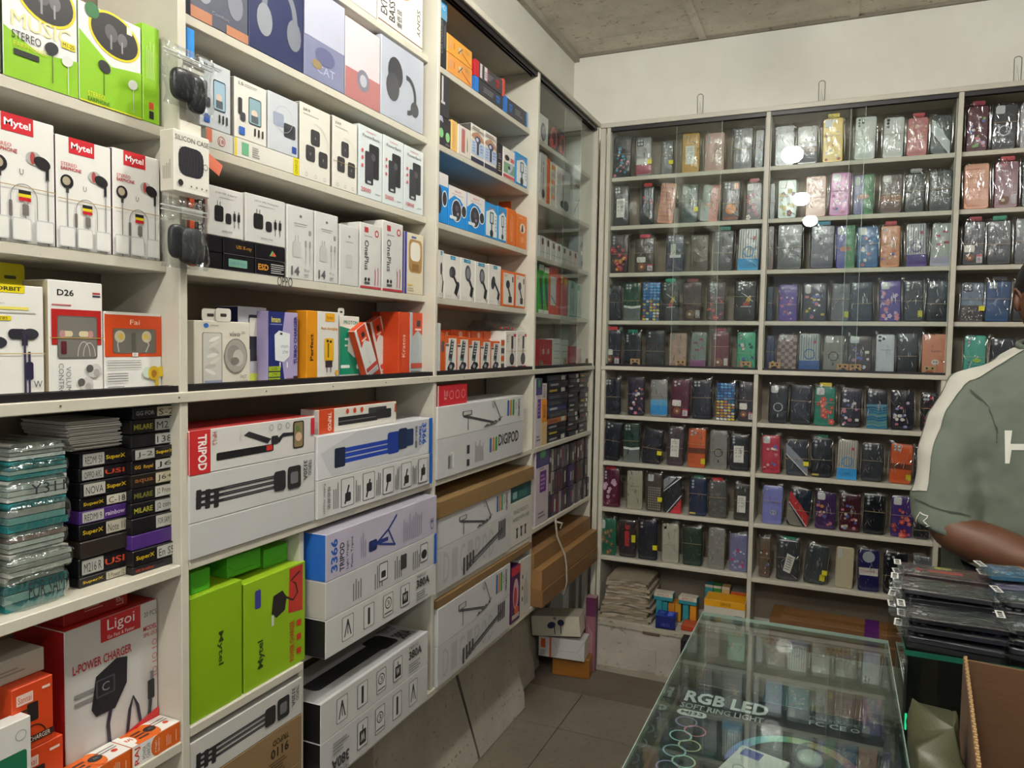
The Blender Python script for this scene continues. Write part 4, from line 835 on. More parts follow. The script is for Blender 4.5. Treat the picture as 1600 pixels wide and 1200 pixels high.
# green cartons on the half shelf
z = US['1F']
ARTG1 = lambda a: a.text('Mytel', .5, .36, .12, .28, '#35421c', .02, -90)
def artg2(a):
    a.add([(.70, .55), (.95, .52), (.95, .98), (.72, .98)], '#b8352a'); a.add([(.42, .62), (.45, .78), (.6, .8), (.67, .72), (.64, .6), (.5, .56)], '#2a2624'); a.rect(.42, .5, .46, .6, '#c9cfc0')
    a.line([(.66, .72), (.78, .66), (.86, .72), (.82, .82), (.74, .86), (.9, .92)], .022, '#2a2624'); a.rr(.16, .73, .25, .9, .2, '#3a3f8a'); a.text('Mytel', .2, .16, .11, .26, '#35421c', .02, 90); a.text('POWER CHARGER', .72, .06, .08, .4, '#b8402a', .02, 90)
    for k in (.1, .24, .38): a.rr(.84, k, .92, k+.06, .2, '#c43a2a')
o1 = LB('charger_box', 'plain lime green carton with dark vertical lettering, left of the green pair', 'box', 297, 379, 937, z, '#83ab12', .10, xo=-.006, art=ARTG1, top='#93b81c', left='#6f9410')
o2 = LB('charger_box', 'lime green carton with black charger and red label, right of the green pair', 'box', 381, 477, 914, z, '#8cb31a', .10, xo=-.006, art=artg2, top='#9cbf24', left='#6f9410')
def art_fold(a): a.line([(.25, .25), (.75, .25)], .01, '#2f7a1c'); a.line([(.0, .0), (.25, .25), (.0, .6)], .01, '#2f7a1c'); a.line([(1, 0), (.75, .25), (1, .6)], .01, '#2f7a1c')
for k, (a_, b_, t_, ob, l_) in enumerate(((298, 329, 896, o1, 'small bright green box on top of the plain lime carton'), (355, 408, 873, o1, 'bright green box with folded end lying across both lime carton tops'), (412, 450, 860, o2, 'small bright green box, rightmost on the lime cartons'))):
    zt = max(topz(o1), topz(o2))+.0005 if k == 1 else topz(ob)+.0005
    LB('green_box', l_, 'box', a_, b_, t_, zt, '#4fae24', .08, xo=-.02-.01*k, art=art_fold, top='#6fc02c')
# tripods on the bottom board, right half, stacked and poking out
z = US['B']
def art_380(flip):
    def f(a):
        r = 180 if flip else 0; X = (lambda x, w_: 1-x-w_) if flip else (lambda x, w_: x)
        for k, x in enumerate((.12, .29, .46, .62)):
            x = X(x, .09); a.rr(x, .2, x+.09, .85, .08, '#47474a'); a.rr(x+.004, .215, x+.086, .835, .08, '#d3d3d2')
            if k == 0: a.line([(x+.045, .75), (x+.02, .3)], .008, '#3a3a3c'); a.line([(x+.045, .75), (x+.07, .3)], .008, '#3a3a3c'); a.rect(x+.042, .35, x+.048, .75, '#3a3a3c')
            elif k == 1: a.rr(x+.035, .28, x+.055, .75, .2, '#3a3a3c')
            elif k == 2: a.circring(x+.045, .58, .03, .006, '#3a3a3c'); a.text('3', x+.033, .5, .024, .15, '#3a3a3c'); a.line([(x+.01, .3), (x+.08, .3)], .006, '#3a3a3c')
            else: a.rr(x+.018, .28, x+.075, .62, .1, '#29292b'); a.text('W', x+.028, .36, .036, .2, '#d3d3d2', .02, r); a.rect(x+.042, .62, x+.05, .74, '#29292b')
        a.text('380A', X(.78, .14), .52 if not flip else .2, .14, .26, '#3c3c3f', .03, r); a.text('TRIPOD', X(.78, .1), .82 if not flip else .06, .1, .1, '#55555a', 0, r); a.lines(X(.78, .13), .12 if not flip else .55, .13, .3, 4, '#8b8b8d')
    return f
def art_desc(a):
    for k in range(4): a.lines(.2+k*.18, .15, .08, .7, 4, '#77777c', 1)
    a.rr(.42, .3, .5, .85, .1, '#44444a'); a.rr(.425, .33, .495, .82, .1, '#cfcfd0'); a.rr(.44, .4, .48, .6, .2, '#2d2d31'); a.rr(.62, .35, .68, .8, .1, '#3a3a3f'); a.rr(.82, .25, .9, .85, .1, '#47474c'); a.rr(.825, .28, .895, .82, .1, '#cfcfd0'); a.ell(.86, .5, .03, .15, '#2a2a30'); a.rect(.97, 0, 1, 1, '#1f62c4')
def art_3366b(a):
    a.text('3366', .035, .15, .05, .7, '#2a5cb8', .03, 90); a.text('TRIPOD', .1, .1, .035, .62, '#3c3c50', .02, 90); a.text('Light Weight', .15, .1, .022, .62, '#4c4c5c', 0, 90); a.text('Plastic Tripod', .185, .1, .022, .66, '#4c4c5c', 0, 90)
    a.line([(.38, .35), (.5, .6), (.58, .88)], .012, '#2c3f86'); a.line([(.5, .62), (.56, .2)], .01, '#2c3f86'); a.line([(.42, .35), (.57, .18)], .01, '#2c3f86'); a.rr(.33, .25, .4, .5, .2, '#23305c'); a.rect(.36, .35, .5, .44, '#26367a')
    a.lines(.64, .15, .2, .7, 10, '#9a97a8', 1); a.lines(.26, .2, .05, .6, 3, '#9a97a8', 1); a.text('CE', .93, .15, .03, .3, '#55556a', 0, 90)
sp = [('white tripod carton with upside-down black numerals, bottom of the right stack', '#c9c8c8', {'art': art_380(True), 'left': '#141316', 'right': '#141316'}),
      ('white tripod carton with black ends and its top face showing, second of the right stack', '#cccccb', {'art': art_380(False), 'left': '#141316', 'right': '#141316', 'top': '#b5b5b8', 'arts': {'t': lambda a: (a.rect(0, 0, 1, .06, '#d0d0d0'), a.rr(.1, .3, .72, .62, .3, '#2a2a2f'), a.rr(.66, .25, .82, .75, .2, '#1e1e22'), a.text('380A', .84, .2, .12, .3, '#2f2f33', .03), a.text('TRIPOD', .84, .6, .12, .2, '#2f2f33'))}})]
st_ = stackL(500, 668, [1036, 986], z, sp, xo=.018, d=.15)
zt = topz(st_[1])
# shelf rest above the gap: the upper three cartons lie on a board fixed between the dividers
zb = Zat(925, .02, Yat(678, .8, .02)); board('shelf_board', XB, YH+.0155, zb-T, -.03, PC[0]-.0003, zb, lc)
sp = [('white tripod carton with black numerals and black ends, lowest of the upper three', '#cdcdcc', {'art': art_380(False), 'left': '#141316', 'right': '#141316'}),
      ('crumpled white carton with product drawings and text, middle of the upper three', '#c5c5c6', {'art': art_desc, 'left': '#b9b6ae', 'right': '#1f62c4'}),
      ('lilac-white carton with blue tripod drawing and blue left end, top of the upper three', '#b9b4c6', {'art': art_3366b, 'left': '#2467c2', 'top': '#a9a6b4'})]
stackL(508, 681, [879, 832, 773], zb, sp, xo=.03, d=.15)
# tripods on the bottom board, left half
zt = US['B']; kw = dict(art=lambda a: (a.text('TRIPOD', .7, .7, .16, .12, '#33261a', .02, 180), a.text('9110', .68, .45, .18, .2, '#33261a', .03, 180), a.lines(.66, .1, .2, .3, 5, '#5a442e'), a.rr(.15, .1, .4, .6, .05, '#6a5034'), a.rr(.155, .12, .395, .58, .05, '#9a7a54')), kind='card', right='#1a1718')
Y0, Y1 = Yat(297, zt, -.002), Yat(490, zt, -.002)
Yr = Yat(486, .8, -.002)
Y1 = YH-.002
for lab, c, t_, kk in (('plain brown cardboard carton at the bottom left under the printed ones', '#8c7350', 1186, {'kind': 'card'}), ('brown cardboard tripod carton with upside-down black print', '#8c7350', 1113, kw), ('white long carton with folded black tripod above the brown cartons', '#c6c4c0', 1056, {'art': art_3120})):
    ztn = Zat(t_, -.002, Y1); carton('tripod_box', lab, 'box', (-.002, .957, zt), math.pi/2, Y1-.958, .12, ztn-zt-.001, c, **kk); zt = ztn
# ---------------------------------------------------------------- third bay (above the counter board)
z = US['2A']; XO = -.032
LB('cable_box', 'tall black box with light blue top end at the left of the highest shelf', 'box', 685, 697.5, -5, z, '#2f3036', .06, art=lambda a: (a.rect(0, .82, 1, 1, '#4f9fd0'), a.text('HD', .3, .86, .5, .08, '#cfe6f4'), a.rect(0, .72, 1, .82, '#6a9fbe'), a.text('CAR CHARGER', .2, .2, .3, .5, '#8c8d96', 0, 90), a.lines(.6, .3, .3, .4, 2, '#77787f', 1)))
def art_or(a): a.lines(.08, .3, .1, .5, 2, '#b9a8a0', 1); a.rect(.25, .35, .28, .7, '#b8763a'); a.ell(.5, .55, .07, .16, '#c9c1a0'); a.line([(.42, .3), (.5, .5), (.6, .72)], .02, '#5d4a44'); a.line([(.52, .55), (.7, .35), (.95, .12)], .014, '#c23a2a'); a.lines(.7, .6, .22, .25, 3, '#c99a5a')
zt = Zat(78, XO, Yat(698, z, XO))
LB('charger_box', 'orange box with a coiled red wire, lower of two stacked on the highest shelf', 'box', 698.5, 737.5, 80, z, '#e09a4c', .12, art=art_or, right='#b86a2a')
LB('charger_box', 'orange box with a coiled red wire, upper of two stacked on the highest shelf', 'box', 698.5, 737.5, 50, Zat(80, -.03, Yat(698.5, z, -.03))+.0006, '#e2a043', .12, art=art_or, top='#c88a3c')
def art_hub(c, t, right_):
    def f(a):
        a.rect(0, 0, .13, 1, c); a.text(t, .74 if not right_ else .2, .25, .14, .5, c, .03, 90)
        if c[1] == 'c': a.rect(.17, .1, .24, .95, '#d9cfd0'); a.rect(.32, .15, .42, .95, '#d9cfd0'); a.rect(.44, .1, .46, .9, c)
        a.lines(.3 if not right_ else .45, .3, .35, .4, 3, '#8a8b90')
    return f
zb1 = Zat(117, -.03, Yat(741, z, -.03))
o = LB('usb_hub_box', 'black box with bright blue end, left of the two on the highest shelf', 'box', 741, 786, 117, z, '#3b3b40', .06, left='#1f7ad8', art=art_hub('#1f7ad8', 'HUB', 0)); zt = topz(o)+.0006
LB('usb_hub_box', 'black box with red end and pale stripes lying on the blue-ended one', 'box', 742, 785, 91, zt, '#47454a', .06, left='#c8222c', art=art_hub('#c8222c', 'HUB', 0))
LB('plain_box', 'thin red box end beside the red-ended black box on the highest shelf', 'box', 785.5, 789, 122, zt, '#d04a3c', .06)
LB('usb_hub_box', 'black box with bright blue end, right of the two on the highest shelf', 'box', 787, 824, 148, z, '#3f4046', .06, left='#1f7ad8', right='#3f8fe0', art=lambda a: (art_hub('#1f7ad8', 'HUB', 1)(a), a.rect(.93, 0, 1, 1, '#4a97df')))
z = US['2B']
o = LB('phone_stand_box', 'black box with two lime green discs at the lower left of its shelf', 'box', 684, 704, 178, z, '#37363b', .1, art=lambda a: (a.ell(.25, .42, .17, .17, '#8fd08a'), a.ell(.75, .36, .17, .17, '#8fd08a'), a.text('Wire', .6, .06, .3, .06, '#b9b9b9'), a.add([(0, .85), (.4, .8), (.3, 1), (0, 1)], '#b9b9d4')))
LB('phone_stand_box', 'black box with a pale vertical handle standing on the green disc box', 'box', 684, 702, 110, topz(o)+.0006, '#3a393e', .1, art=lambda a: (a.rr(.3, .35, .45, .95, .3, '#cfcfd4'), a.rect(.25, .3, .6, .36, '#cfcfd4')))
LB('plain_box', 'narrow pale orange box edge beside the green disc box', 'box', 705, 714.5, 186, z, '#e6bb72', .1, art=lambda a: a.lines(.2, .1, .5, .8, 12, '#dba95a'))
LB('phone_box', 'white box with a purple-red oblong picture, left of the watch boxes', 'box', 715.5, 735, 193, z, '#dfd8cb', .07, art=lambda a: (a.rr(.25, .1, .55, .92, .2, '#a08aa0'), a.rr(.3, .14, .5, .88, .2, '#b86a5a'), a.lines(.68, .2, .1, .5, 6, '#8d8a88', 1)))
def art_w(a):
    a.rect(0, 0, 1, .12, '#3a3b52'); a.rect(.0, .82, 1, .9, '#b9b3a8'); a.lines(.1, .85, .8, .1, 2, '#6b6660'); a.add([(.1, .74), (.5, .84), (.9, .72), (1, .6), (.6, .62), (.3, .6), (0, .66)], '#b98a6e'); a.rect(0, .2, 1, .55, '#b8cbe4')
    a.ell(.5, .62, .22, .1, '#4c4f6e'); a.rr(.42, .22, .58, .54, .2, '#3f3c45'); a.ell(.45, .62, .1, .05, '#d3d8e4'); a.lines(.1, .25, .25, .3, 4, '#8aa3cc'); a.lines(.68, .3, .25, .25, 3, '#7d98c6')
LB('trimmer_box', 'glossy box with hand and dark trimmer picture, left of two', 'box', 735.5, 756, 191, z, '#e3dfd6', .09, left='#55544f', top='#8a877f', art=art_w, group='trimmer picture boxes', kind='glossbox')
LB('trimmer_box', 'glossy box with hand and dark trimmer picture, right of two', 'box', 756.5, 775.5, 203, z, '#e3dfd6', .09, art=art_w, group='trimmer picture boxes', kind='glossbox')
LB('cable_box', 'narrow black printed box between the trimmer picture boxes and the red one', 'box', 776.5, 785, 222, z, '#262329', .1, art=lambda a: (a.lines(.2, .1, .6, .3, 4, '#b5a890'), a.lines(.2, .5, .6, .2, 3, '#9a7fa0')))
LB('headset_box', 'white and red box with green oval picture, second from the right end', 'box', 786, 804, 228, z, '#e2ded8', .07, art=lambda a: (a.rect(0, .03, 1, .12, '#cf4654'), a.rect(.02, .18, .98, .52, '#7fa886'), a.ell(.6, .36, .3, .1, '#b9c4d8', a=.7), a.ell(.5, .38, .1, .06, '#3a3a4a'), a.ell(.3, .68, .2, .09, '#3a3438'), a.rect(.6, .6, .92, .72, '#c83a44'), a.text('12', .65, .62, .22, .08, WT)))
def art_bluestand(a):
    a.add([(.08, .06), (.95, .06), (.95, .72), (.6, .86), (.08, .72)], '#e1e8ec'); a.text('HEATZ', .3, .82, .45, .05, '#d86a72', .02); a.rr(.38, .42, .68, .76, .12, '#3e545c'); a.rr(.44, .46, .62, .72, .1, '#cfd8da'); a.rect(.48, .18, .56, .44, '#3a4a50'); a.circ(.52, .15, .13, '#2f3a40'); [a.circ(.84, .66-k*.1, .035, '#77888e') for k in range(5)]
LB('phone_stand_box', 'sky blue and white phone stand box at the right end of the trimmer shelf', 'box', 805, 823.5, 236, z, '#2d96d8', .07, left='#2a78b0', art=art_bluestand)
z = US['2C']
def art_mask(a):
    a.add([(0, .82), (0, 1), (1, 1), (1, .72)], '#e4dfdc'); a.add([(0, .62), (.3, .78), (.62, .74), (1, .5), (1, 1), (0, 1)], '#e4dfdc'); a.text('BEAUTY', .34, .87, .36, .05, '#d86a6a', .02); a.text('Multi Function', .2, .8, .6, .035, '#5a6a9a')
    a.ell(.44, .42, .28, .29, '#e4e6e6'); a.ell(.44, .42, .25, .26, '#3a3840'); a.ell(.84, .46, .16, .17, '#e4e6e6'); a.ell(.84, .46, .13, .14, '#3a3840'); a.ell(.44, .48, .1, .08, '#5a5560'); a.ell(.5, .34, .06, .04, '#9a8a98'); a.rr(.06, .18, .44, .26, .3, '#dfe6ea')
for k, (a_, b_, t_, l_) in enumerate(((662, 699.5, 268, 'blue and white massager box, leftmost and half hidden by the post'), (700, 728.5, 288, 'blue and white massager box, middle of three'), (729, 756.5, 300, 'blue and white massager box, right of three'))):
    a_ = max(a_, 685) if k == 0 else a_
    LB('massager_box', l_, 'box', a_, b_, t_, z, '#1f8fe0', .09, left='#1c6fb0', art=art_mask if k else (lambda a: (a.rect(0, .75, 1, 1, '#e4dfdc'), a.ell(.05, .45, .3, .28, '#3a3840'), a.ell(.62, .5, .3, .17, '#e4e6e6'), a.ell(.62, .5, .24, .14, '#3a3840'))), group='blue massager boxes')
LB('phone_stand_box', 'sky blue phone stand box right of the massager boxes, wider one', 'box', 757, 777, 314, z, '#2b94d6', .06, left='#1d6ea8', art=art_bluestand); LB('phone_stand_box', 'sky blue phone stand box right of the massager boxes, narrower one by the orange boxes', 'box', 777.5, 791, 321, z, '#2b94d6', .06, art=art_bluestand)
LB('charger_box', 'orange box with white vertical print beside the sky blue boxes', 'box', 791.5, 806, 324, z, '#e5701a', .06, art=lambda a: (a.lines(.3, .1, .4, .8, 4, '#eda56a', 1), a.line([(.5, .35), (.55, .2), (.5, .1)], .04, '#f0b884')))
LB('charger_box', 'darker orange box standing behind and above the front orange ones', 'box', 797, 812, 314, z, '#d45a12', .05, xo=-.10)
LB('charger_box', 'orange box with a white oval and dark bust print, shelf end', 'box', 807, 822.5, 333, z, '#e87a1e', .06, left='#b84c10', art=lambda a: (a.ell(.55, .6, .26, .15, '#ece3d4'), a.add([(.4, .5), (.5, .7), (.6, .72), (.66, .55), (.6, .48)], '#4a3a34'), a.lines(.35, .15, .4, .2, 4, '#f0bd8c'), a.lines(.2, .88, .6, .05, 1, '#f0bd8c')))
z = US['2D']
def art_holder(v):
    def f(a):
        a.rect(.36 if v != 1 else .2, .9, .68, .985, '#3f93b8'); a.text('HEATZ', .42, .925, .2, .03, '#bfe0ee')
        if v == 0: a.ell(.5, .62, .2, .13, '#3a3b42'); a.ell(.4, .6, .1, .1, '#55565e'); a.line([(.55, .55), (.85, .32)], .1, '#2e2f35'); a.line([(.85, .34), (.7, .12)], .2, '#2a2b30'); a.circ(.85, .35, .1, '#33343a')
        elif v == 1: a.ell(.5, .66, .2, .19, '#4a4b52', a=.1); a.ell(.5, .66, .13, .13, '#8b8c94'); a.line([(.6, .5), (.8, .32)], .12, '#2a2b30'); a.line([(.82, .36), (.72, .12)], .2, '#2a2b30')
        else: a.ell(.35, .55, .16, .17, '#3a3b48', a=-.3); a.line([(.4, .6), (.85, .3)], .1, '#2c2d33'); a.line([(.85, .32), (.75, .14)], .18, '#2a2b30')
        [a.rect(.1+k*.13, .05, .17+k*.13, .1, '#cfcfcc') for k in range(3)]; a.text('12', .8, .045, .14, .07, '#3a3a3e')
    return f
for a_, b_, t_, v, l_ in ((684.5, 693, 390, 0, 'white car holder box cut off by the post, leftmost'), (693.5, 718.5, 396, 0, 'white car holder box with folded clamp picture, second from left'), (719, 741.5, 402, 1, 'white car holder box with round pad picture, third from left'), (742, 762.5, 408, 1, 'white car holder box with round pad picture, fourth from left'), (763, 782, 412, 2, 'white car holder box with thin clamp picture, fifth from left')):
    LB('holder_box', l_, 'box', a_, b_, t_, z, '#e3e0d9', .07, art=art_holder(v), group='white car holder boxes')
def art_oh(a): a.rect(.08, .06, .94, .93, '#dfdbd3'); a.ell(.45, .62, .16, .12, '#35363c'); a.line([(.45, .55), (.65, .3)], .1, '#2a2b30'); a.rr(.5, .12, .78, .3, .2, '#2f3036'); a.lines(.15, .82, .3, .08, 2, '#d88a6a'); a.rr(.78, .7, .88, .86, .2, '#3a3a40')
for a_, b_, t_, l_ in ((784, 803.5, 421, 'orange-edged white holder box, left of the pair at the shelf end'), (804, 820, 425, 'orange-edged white holder box, right of the pair at the shelf end')): LB('holder_box', l_, 'box', a_, b_, t_, z, '#dc6a22', .07, left='#b84c14', art=art_oh, group='orange-edged holder boxes')
z = M+.0005; XO = -.03
LB('plain_box', 'white and pale blue box edge beside the post above the counter board', 'box', 683.5, 688, 505, z, '#d3d8da', .08, xo=XO)
LB('cable_box', 'narrow orange and grey box edge left of the mop picture boxes', 'box', 688.5, 694, 520, z, '#cf5a1f', .07, xo=XO, art=lambda a: a.rr(.1, .55, .9, .8, .1, '#5a5a5e'))
def art_oh2(a):
    a.rect(.06, .0, 1, .93, '#dedbd4'); a.rect(.06, .8, .3, .93, '#d4602a'); a.rect(.06, .72, .34, .78, '#5a5a5e')
    a.add([(.3, .42), (.5, .9), (.8, .88), (.62, .38)], '#35373c'); 
    for k in range(5): a.add([(.42+k*.035, .52+k*.08), (.62+k*.035, .52+k*.08), (.64+k*.035, .56+k*.08), (.44+k*.035, .56+k*.08)], '#a9b0b4')
    a.add([(.3, .42), (.62, .38), (.6, .32), (.28, .36)], '#5f7f88'); a.add([(.25, .05), (.2, .16), (.45, .32), (.8, .28), (.86, .2), (.6, .02)], '#2a2b2f'); a.ell(.5, .18, .12, .06, '#9a9a9c'); a.circ(.88, .07, .06, '#2a2a2c')
px = [694.5, 713, 731, 749.5, 766, 781]
for k in range(5): LB('holder_box', 'white and orange box with a dark ribbed device, %s of five in a row' % ['leftmost', 'second', 'middle', 'fourth', 'rightmost'][k], 'box', px[k], px[k+1]-.5, 524+k*2.2, z, '#d2591f', .045, xo=XO, art=art_oh2, group='white and orange device boxes')
LB('cable_box', 'narrow box side with orange and black bands right of the five device boxes', 'box', 781.5, 788, 530, z, '#d9d5cc', .045, xo=XO, art=lambda a: [a.rect(.1, .05+k*.25, .9, .22+k*.25, ['#4a4a4e', '#cf5a22'][k % 2]) for k in range(4)])
for k, (a_, b_, t_) in enumerate(((688, 703, 518), (704, 728, 517), (729, 735, 519), (736, 754, 519), (755, 782, 519))): LB('charger_box', 'bright orange box standing behind the device boxes, %s of five' % ['leftmost', 'second', 'middle', 'fourth', 'rightmost'][k], 'box', a_, b_, t_-2, z, '#df5d18', .06, xo=-.09, top='#e66a22', art=lambda a: a.ell(.6, .9, .14, .07, '#e8c8a8'), group='orange boxes behind the device boxes')
def art_fan(a): a.rr(.5, .55, .68, .88, .1, '#2f3034'); a.circ(.58, .28, .22, '#2a2b2f'); a.circ(.58, .28, .16, '#46474c'); a.rect(.54, .38, .6, .58, '#2a2b2f'); a.text('Sorry', .1, .88, .3, .04, '#b54a4a'); a.rect(.7, .86, .92, .93, '#c23a44'); a.lines(.1, .7, .1, .2, 3, '#c86a6a'); a.rect(.1, .06, .5, .1, '#333'); a.rect(.5, .06, .9, .1, '#c8444a'); a.rect(0, .48, 1, .49, '#b89a5a')
for a_, b_, t_, l_ in ((789.5, 806.5, 517, 'white box with a black handheld fan, left of two by the bay end'), (807, 823.5, 517, 'white box with a black handheld fan, right of two by the bay end')): ob = LB('fan_box', l_, 'box', a_, b_, t_, z, '#e1ddd5', .06, xo=XO, art=art_fan, group='handheld fan boxes')
zt = topz(ob)+.001; v = []; f = []
Y0, Y1 = Yat(768, zt, -.06), Yat(816, zt, -.06)
for j in range(9):
    for i in range(13):
        u, t_ = i/12, j/8; v.append((-.14*t_, (Y1-Y0)*u, .002+.045*math.sin(math.pi*t_)**.6*(.7+.5*noise.noise(Vector((i*.8, j*.8, 3))))*(1 if 0 < i < 12 else .2)))
for j in range(8):
    for i in range(12): k = j*13+i; f.append((k, k+13, k+14, k+1))
o = link('plastic_bag', mesh('plastic_bag', v, f, [FILM], smooth=True), loc=(-.035, Y0, zt)); tag(o, 'crumpled clear plastic bag lying on the handheld fan boxes', 'bag')
for k in range(4): MB().box(-.001, 0, 0, .0, .012, .008, mat('#b8232c')).build('red_print', o, loc=(.002, .01+k*.033, .002))
# ---------------------------------------------------------------- third bay, below the counter board
z = US['2E']
def art_digi(big):
    def f(a):
        a.rect(.0, 0, 1, .012, '#9a9a9a')
        for c, q in (('#2f66b0', 0), ('#c9863a', 1), ('#3f9a4a', 2)): a.rr(.77+.035*q-(.22 if big else 0), .3, .795+.035*q-(.22 if big else 0), .9 if not big else .72, .3, c)
        if big: a.text('DIGIPOD', .66, .42, .27, .34, '#2c2c2e', .02); a.lines(.38, .15, .1, .6, 8, '#8d8d8d', 1); a.rect(.29, .45, .32, .68, '#3c3c3e'); a.rect(.29, .12, .32, .3, '#3c3c3e'); a.rect(.12, .2, .16, .62, '#d8d8d6'); a.lines(.1, .2, .04, .5, 7, '#55555a', 1)
        else:
            a.text('DIGIPOD', .915, .22, .028, .66, '#3a3a3d', .02, -90); a.text('TRIPOD', .88, .5, .018, .3, '#55555a', 0, -90)
            for d in (0, .04): a.line([(.25, .62-d), (.6, .2-d)], .006, '#4a4a4c')
            a.line([(.3, .1), (.3, .62)], .007, '#4a4a4c'); a.rr(.24, .6, .34, .75, .1, '#4a4a4c'); a.rr(.25, .62, .33, .73, .1, '#bdbdbb'); a.line([(.6, .92), (.68, .3)], .006, '#5a5a5c'); a.rr(.575, .72, .6, .95, .3, '#77777a'); a.rr(.58, .74, .595, .93, .3, '#c3c3c1'); a.line([(.48, .1), (.62, .14), (.7, .34)], .006, '#5a5a5c')
            for k in range(4): a.rect(.5+k*.05, .12+.03*k, .53+k*.05, .17+.04*k, '#5a5a5c')
    return f
def art_digi2(a):
    for k, ch in enumerate('DIGIPOD'): a.text(ch, .06+k*.1, .15, .07, .7, '#b1b1b2')
    for d in (0, .07, .12): a.line([(.35, .15+d), (.86, .62+d*.8)], .008, '#46464a')
    for k in range(4): a.rr(.3+k*.04, .08+k*.05, .325+k*.04, .5+k*.02, .2, '#46464a'); a.rr(.8+k*.03, .45, .82+k*.03, .95, .2, '#46464a')
o = stackL(682.5, 817, [657, 617], z, [('white long tripod carton with large black lettering, lower on the upper tripod shelf', '#c4c5c6', {'art': art_digi(True)}), ('white long tripod carton with drawn open tripod under the small red box', '#cfd0d0', {'art': art_digi(False), 'top': '#d4d4d4'})], xo=.005, d=.13)
zt = topz(o[-1])+.0005
LB('charger_box', 'small red box with round symbols on the white tripod carton', 'box', 683, 730, 603, zt, '#c4202c', .03, xo=-.004, art=lambda a: (a.rect(0, 0, .04, 1, '#c9bdbd'), a.lines(.2, .45, .15, .35, 3, '#e39a9c', 1), a.text('S', .2, .3, .1, .1, '#e9c9c9'), [a.circring(.45+k*.2, .5, .07, .012, '#e39a9c') for k in range(3)]))
z = US['2F']
o = stackL(684, 797, [802, 762], z, [('white tripod carton with large pale letters, second tier, under the drawn one', '#c3c3c4', {'art': art_digi2}), ('white tripod carton with drawn open tripod beneath the long brown carton', '#cbcbcc', {'art': art_digi(False)})], xo=.006, d=.13)
zt = topz(o[-1])+.0006
Yx = Yat(798.5, z, .006)
o2 = carton('goods_box', 'white box with fragile warning print and arrows beside the tripod cartons', 'box', (.002, Yx, z), math.pi/2, PD[0]-.002-Yx, .1, Zat(788, .002, Yx)-z-.0005, '#cfccc2', art=lambda a: (a.text('FRAGILE PRODUCTS', .15, .72, .7, .09, '#55534e'), a.text('HANDLE WITH CARE', .1, .55, .8, .09, '#55534e'), [a.add([(.28+k*.2, .15), (.36+k*.2, .15), (.34+k*.2, .3), (.38+k*.2, .38), (.26+k*.2, .38), (.3+k*.2, .3)], '#3c3a36') for k in range(3)]))
zq = topz(o2)+.0004
carton('goods_box', 'teal printed box standing on the fragile box', 'box', (.001, Yx, zq), math.pi/2, PD[0]-.002-Yx, .1, zt-zq-.0008, '#1c5a5c', art=lambda a: (a.rr(.1, .2, .3, .6, .1, '#7fa9a4'), a.lines(.4, .15, .4, .7, 7, '#4d8482', 1)))
Y1 = PD[0]-.002; me = carton('carton_roll', 'long flat brown cardboard carton lying over the second tier of tripod cartons', 'box', (.012, PC[1]+.002, zt), math.pi/2, Y1-PC[1]-.004, .14, Zat(728, .012, Y1)-zt, '#8d7148', kind='card', top='#997b52')
z = US['B']
o = stackL(683, 796, [928, 879], z, [('white tripod carton with large pale letters, bottom tier near the floor boards', '#c3c3c4', {'art': art_digi2}), ('white tripod carton with drawn tripod, bottom tier, film at its left end', '#c9c9ca', {'art': art_digi(False)})], xo=.010, d=.13)
zt = topz(o[-1])+.0006; zc_ = Zat(966, .008, Yat(797, z, .008))
Yx = Yat(798, z, .006); Ym = Yat(812, z, .006); hh = Zat(880, .006, Ym)-z
carton('goods_box', 'purple and red printed box beside the bottom tripod cartons', 'box', (.006, Yx, z), math.pi/2, Ym-Yx-.001, .1, hh, '#4d1f4a', art=lambda a: (a.rect(0, .85, 1, 1, '#b8243a'), a.ell(.5, .5, .32, .28, '#c9a8b4'), a.ell(.45, .45, .18, .18, '#b8323e'), a.rect(.1, .06, .9, .14, '#b5a8a0'), a.ell(.6, .2, .25, .07, '#d0552f')))
carton('goods_box', 'white box side with small arrow print at the end of the bottom shelf', 'box', (.004, Ym, z), math.pi/2, PD[0]-.002-Ym, .1, hh+.008, '#cac7bd', art=lambda a: (a.lines(.4, .15, .4, .6, 4, '#8d8a80', 1), [a.rect(.2, .25+k*.2, .3, .32+k*.2, '#3a3833') for k in range(3)]))
carton('carton_roll', 'long flat brown cardboard carton lying over the bottom tripod cartons', 'box', (.008, PC[1]+.002, max(zt, z+hh+.0085)), math.pi/2, PD[0]-PC[1]-.006, .14, US['2F']-T-.002-max(zt, z+hh+.0085), '#836742', kind='card', top='#8f714a')
# ---------------------------------------------------------------- last bay, behind the sliding glass
XO = -.05
z = US['3A']
LB('headphone_box', 'white box with a grey headset at the left of the highest glazed shelf', 'box', 843, 856, 176, z, '#d9d9d6', .1, xo=XO, art=lambda a: (a.ell(.4, .45, .3, .3, '#6a6b70'), a.ell(.45, .45, .2, .22, '#a9abae')))
for k, (a_, b_) in enumerate(((857, 871), (872, 884))): LB('headphone_box', 'black box with a red headset, %s of two behind the glass' % ['left', 'right'][k], 'box', a_, b_, 186+k*14, z, '#3a2a2e', .1, xo=XO, top='#8a4a48', art=lambda a: (a.ring(.55, .5, .38, .36, .14, '#b8433c'), a.ell(.3, .3, .2, .18, '#c85a4e')), group='red headset boxes')
LB('camera_box', 'dark grey box with red lettering at the back right of the highest glazed shelf', 'box', 900, 924, 216, z, '#33363f', .06, xo=-.11, art=lambda a: (a.rect(0, .2, 1, .5, '#4a3a3e'), a.text('COMPUTER', .1, .25, .8, .2, '#a9574a')))
z = US['3B']
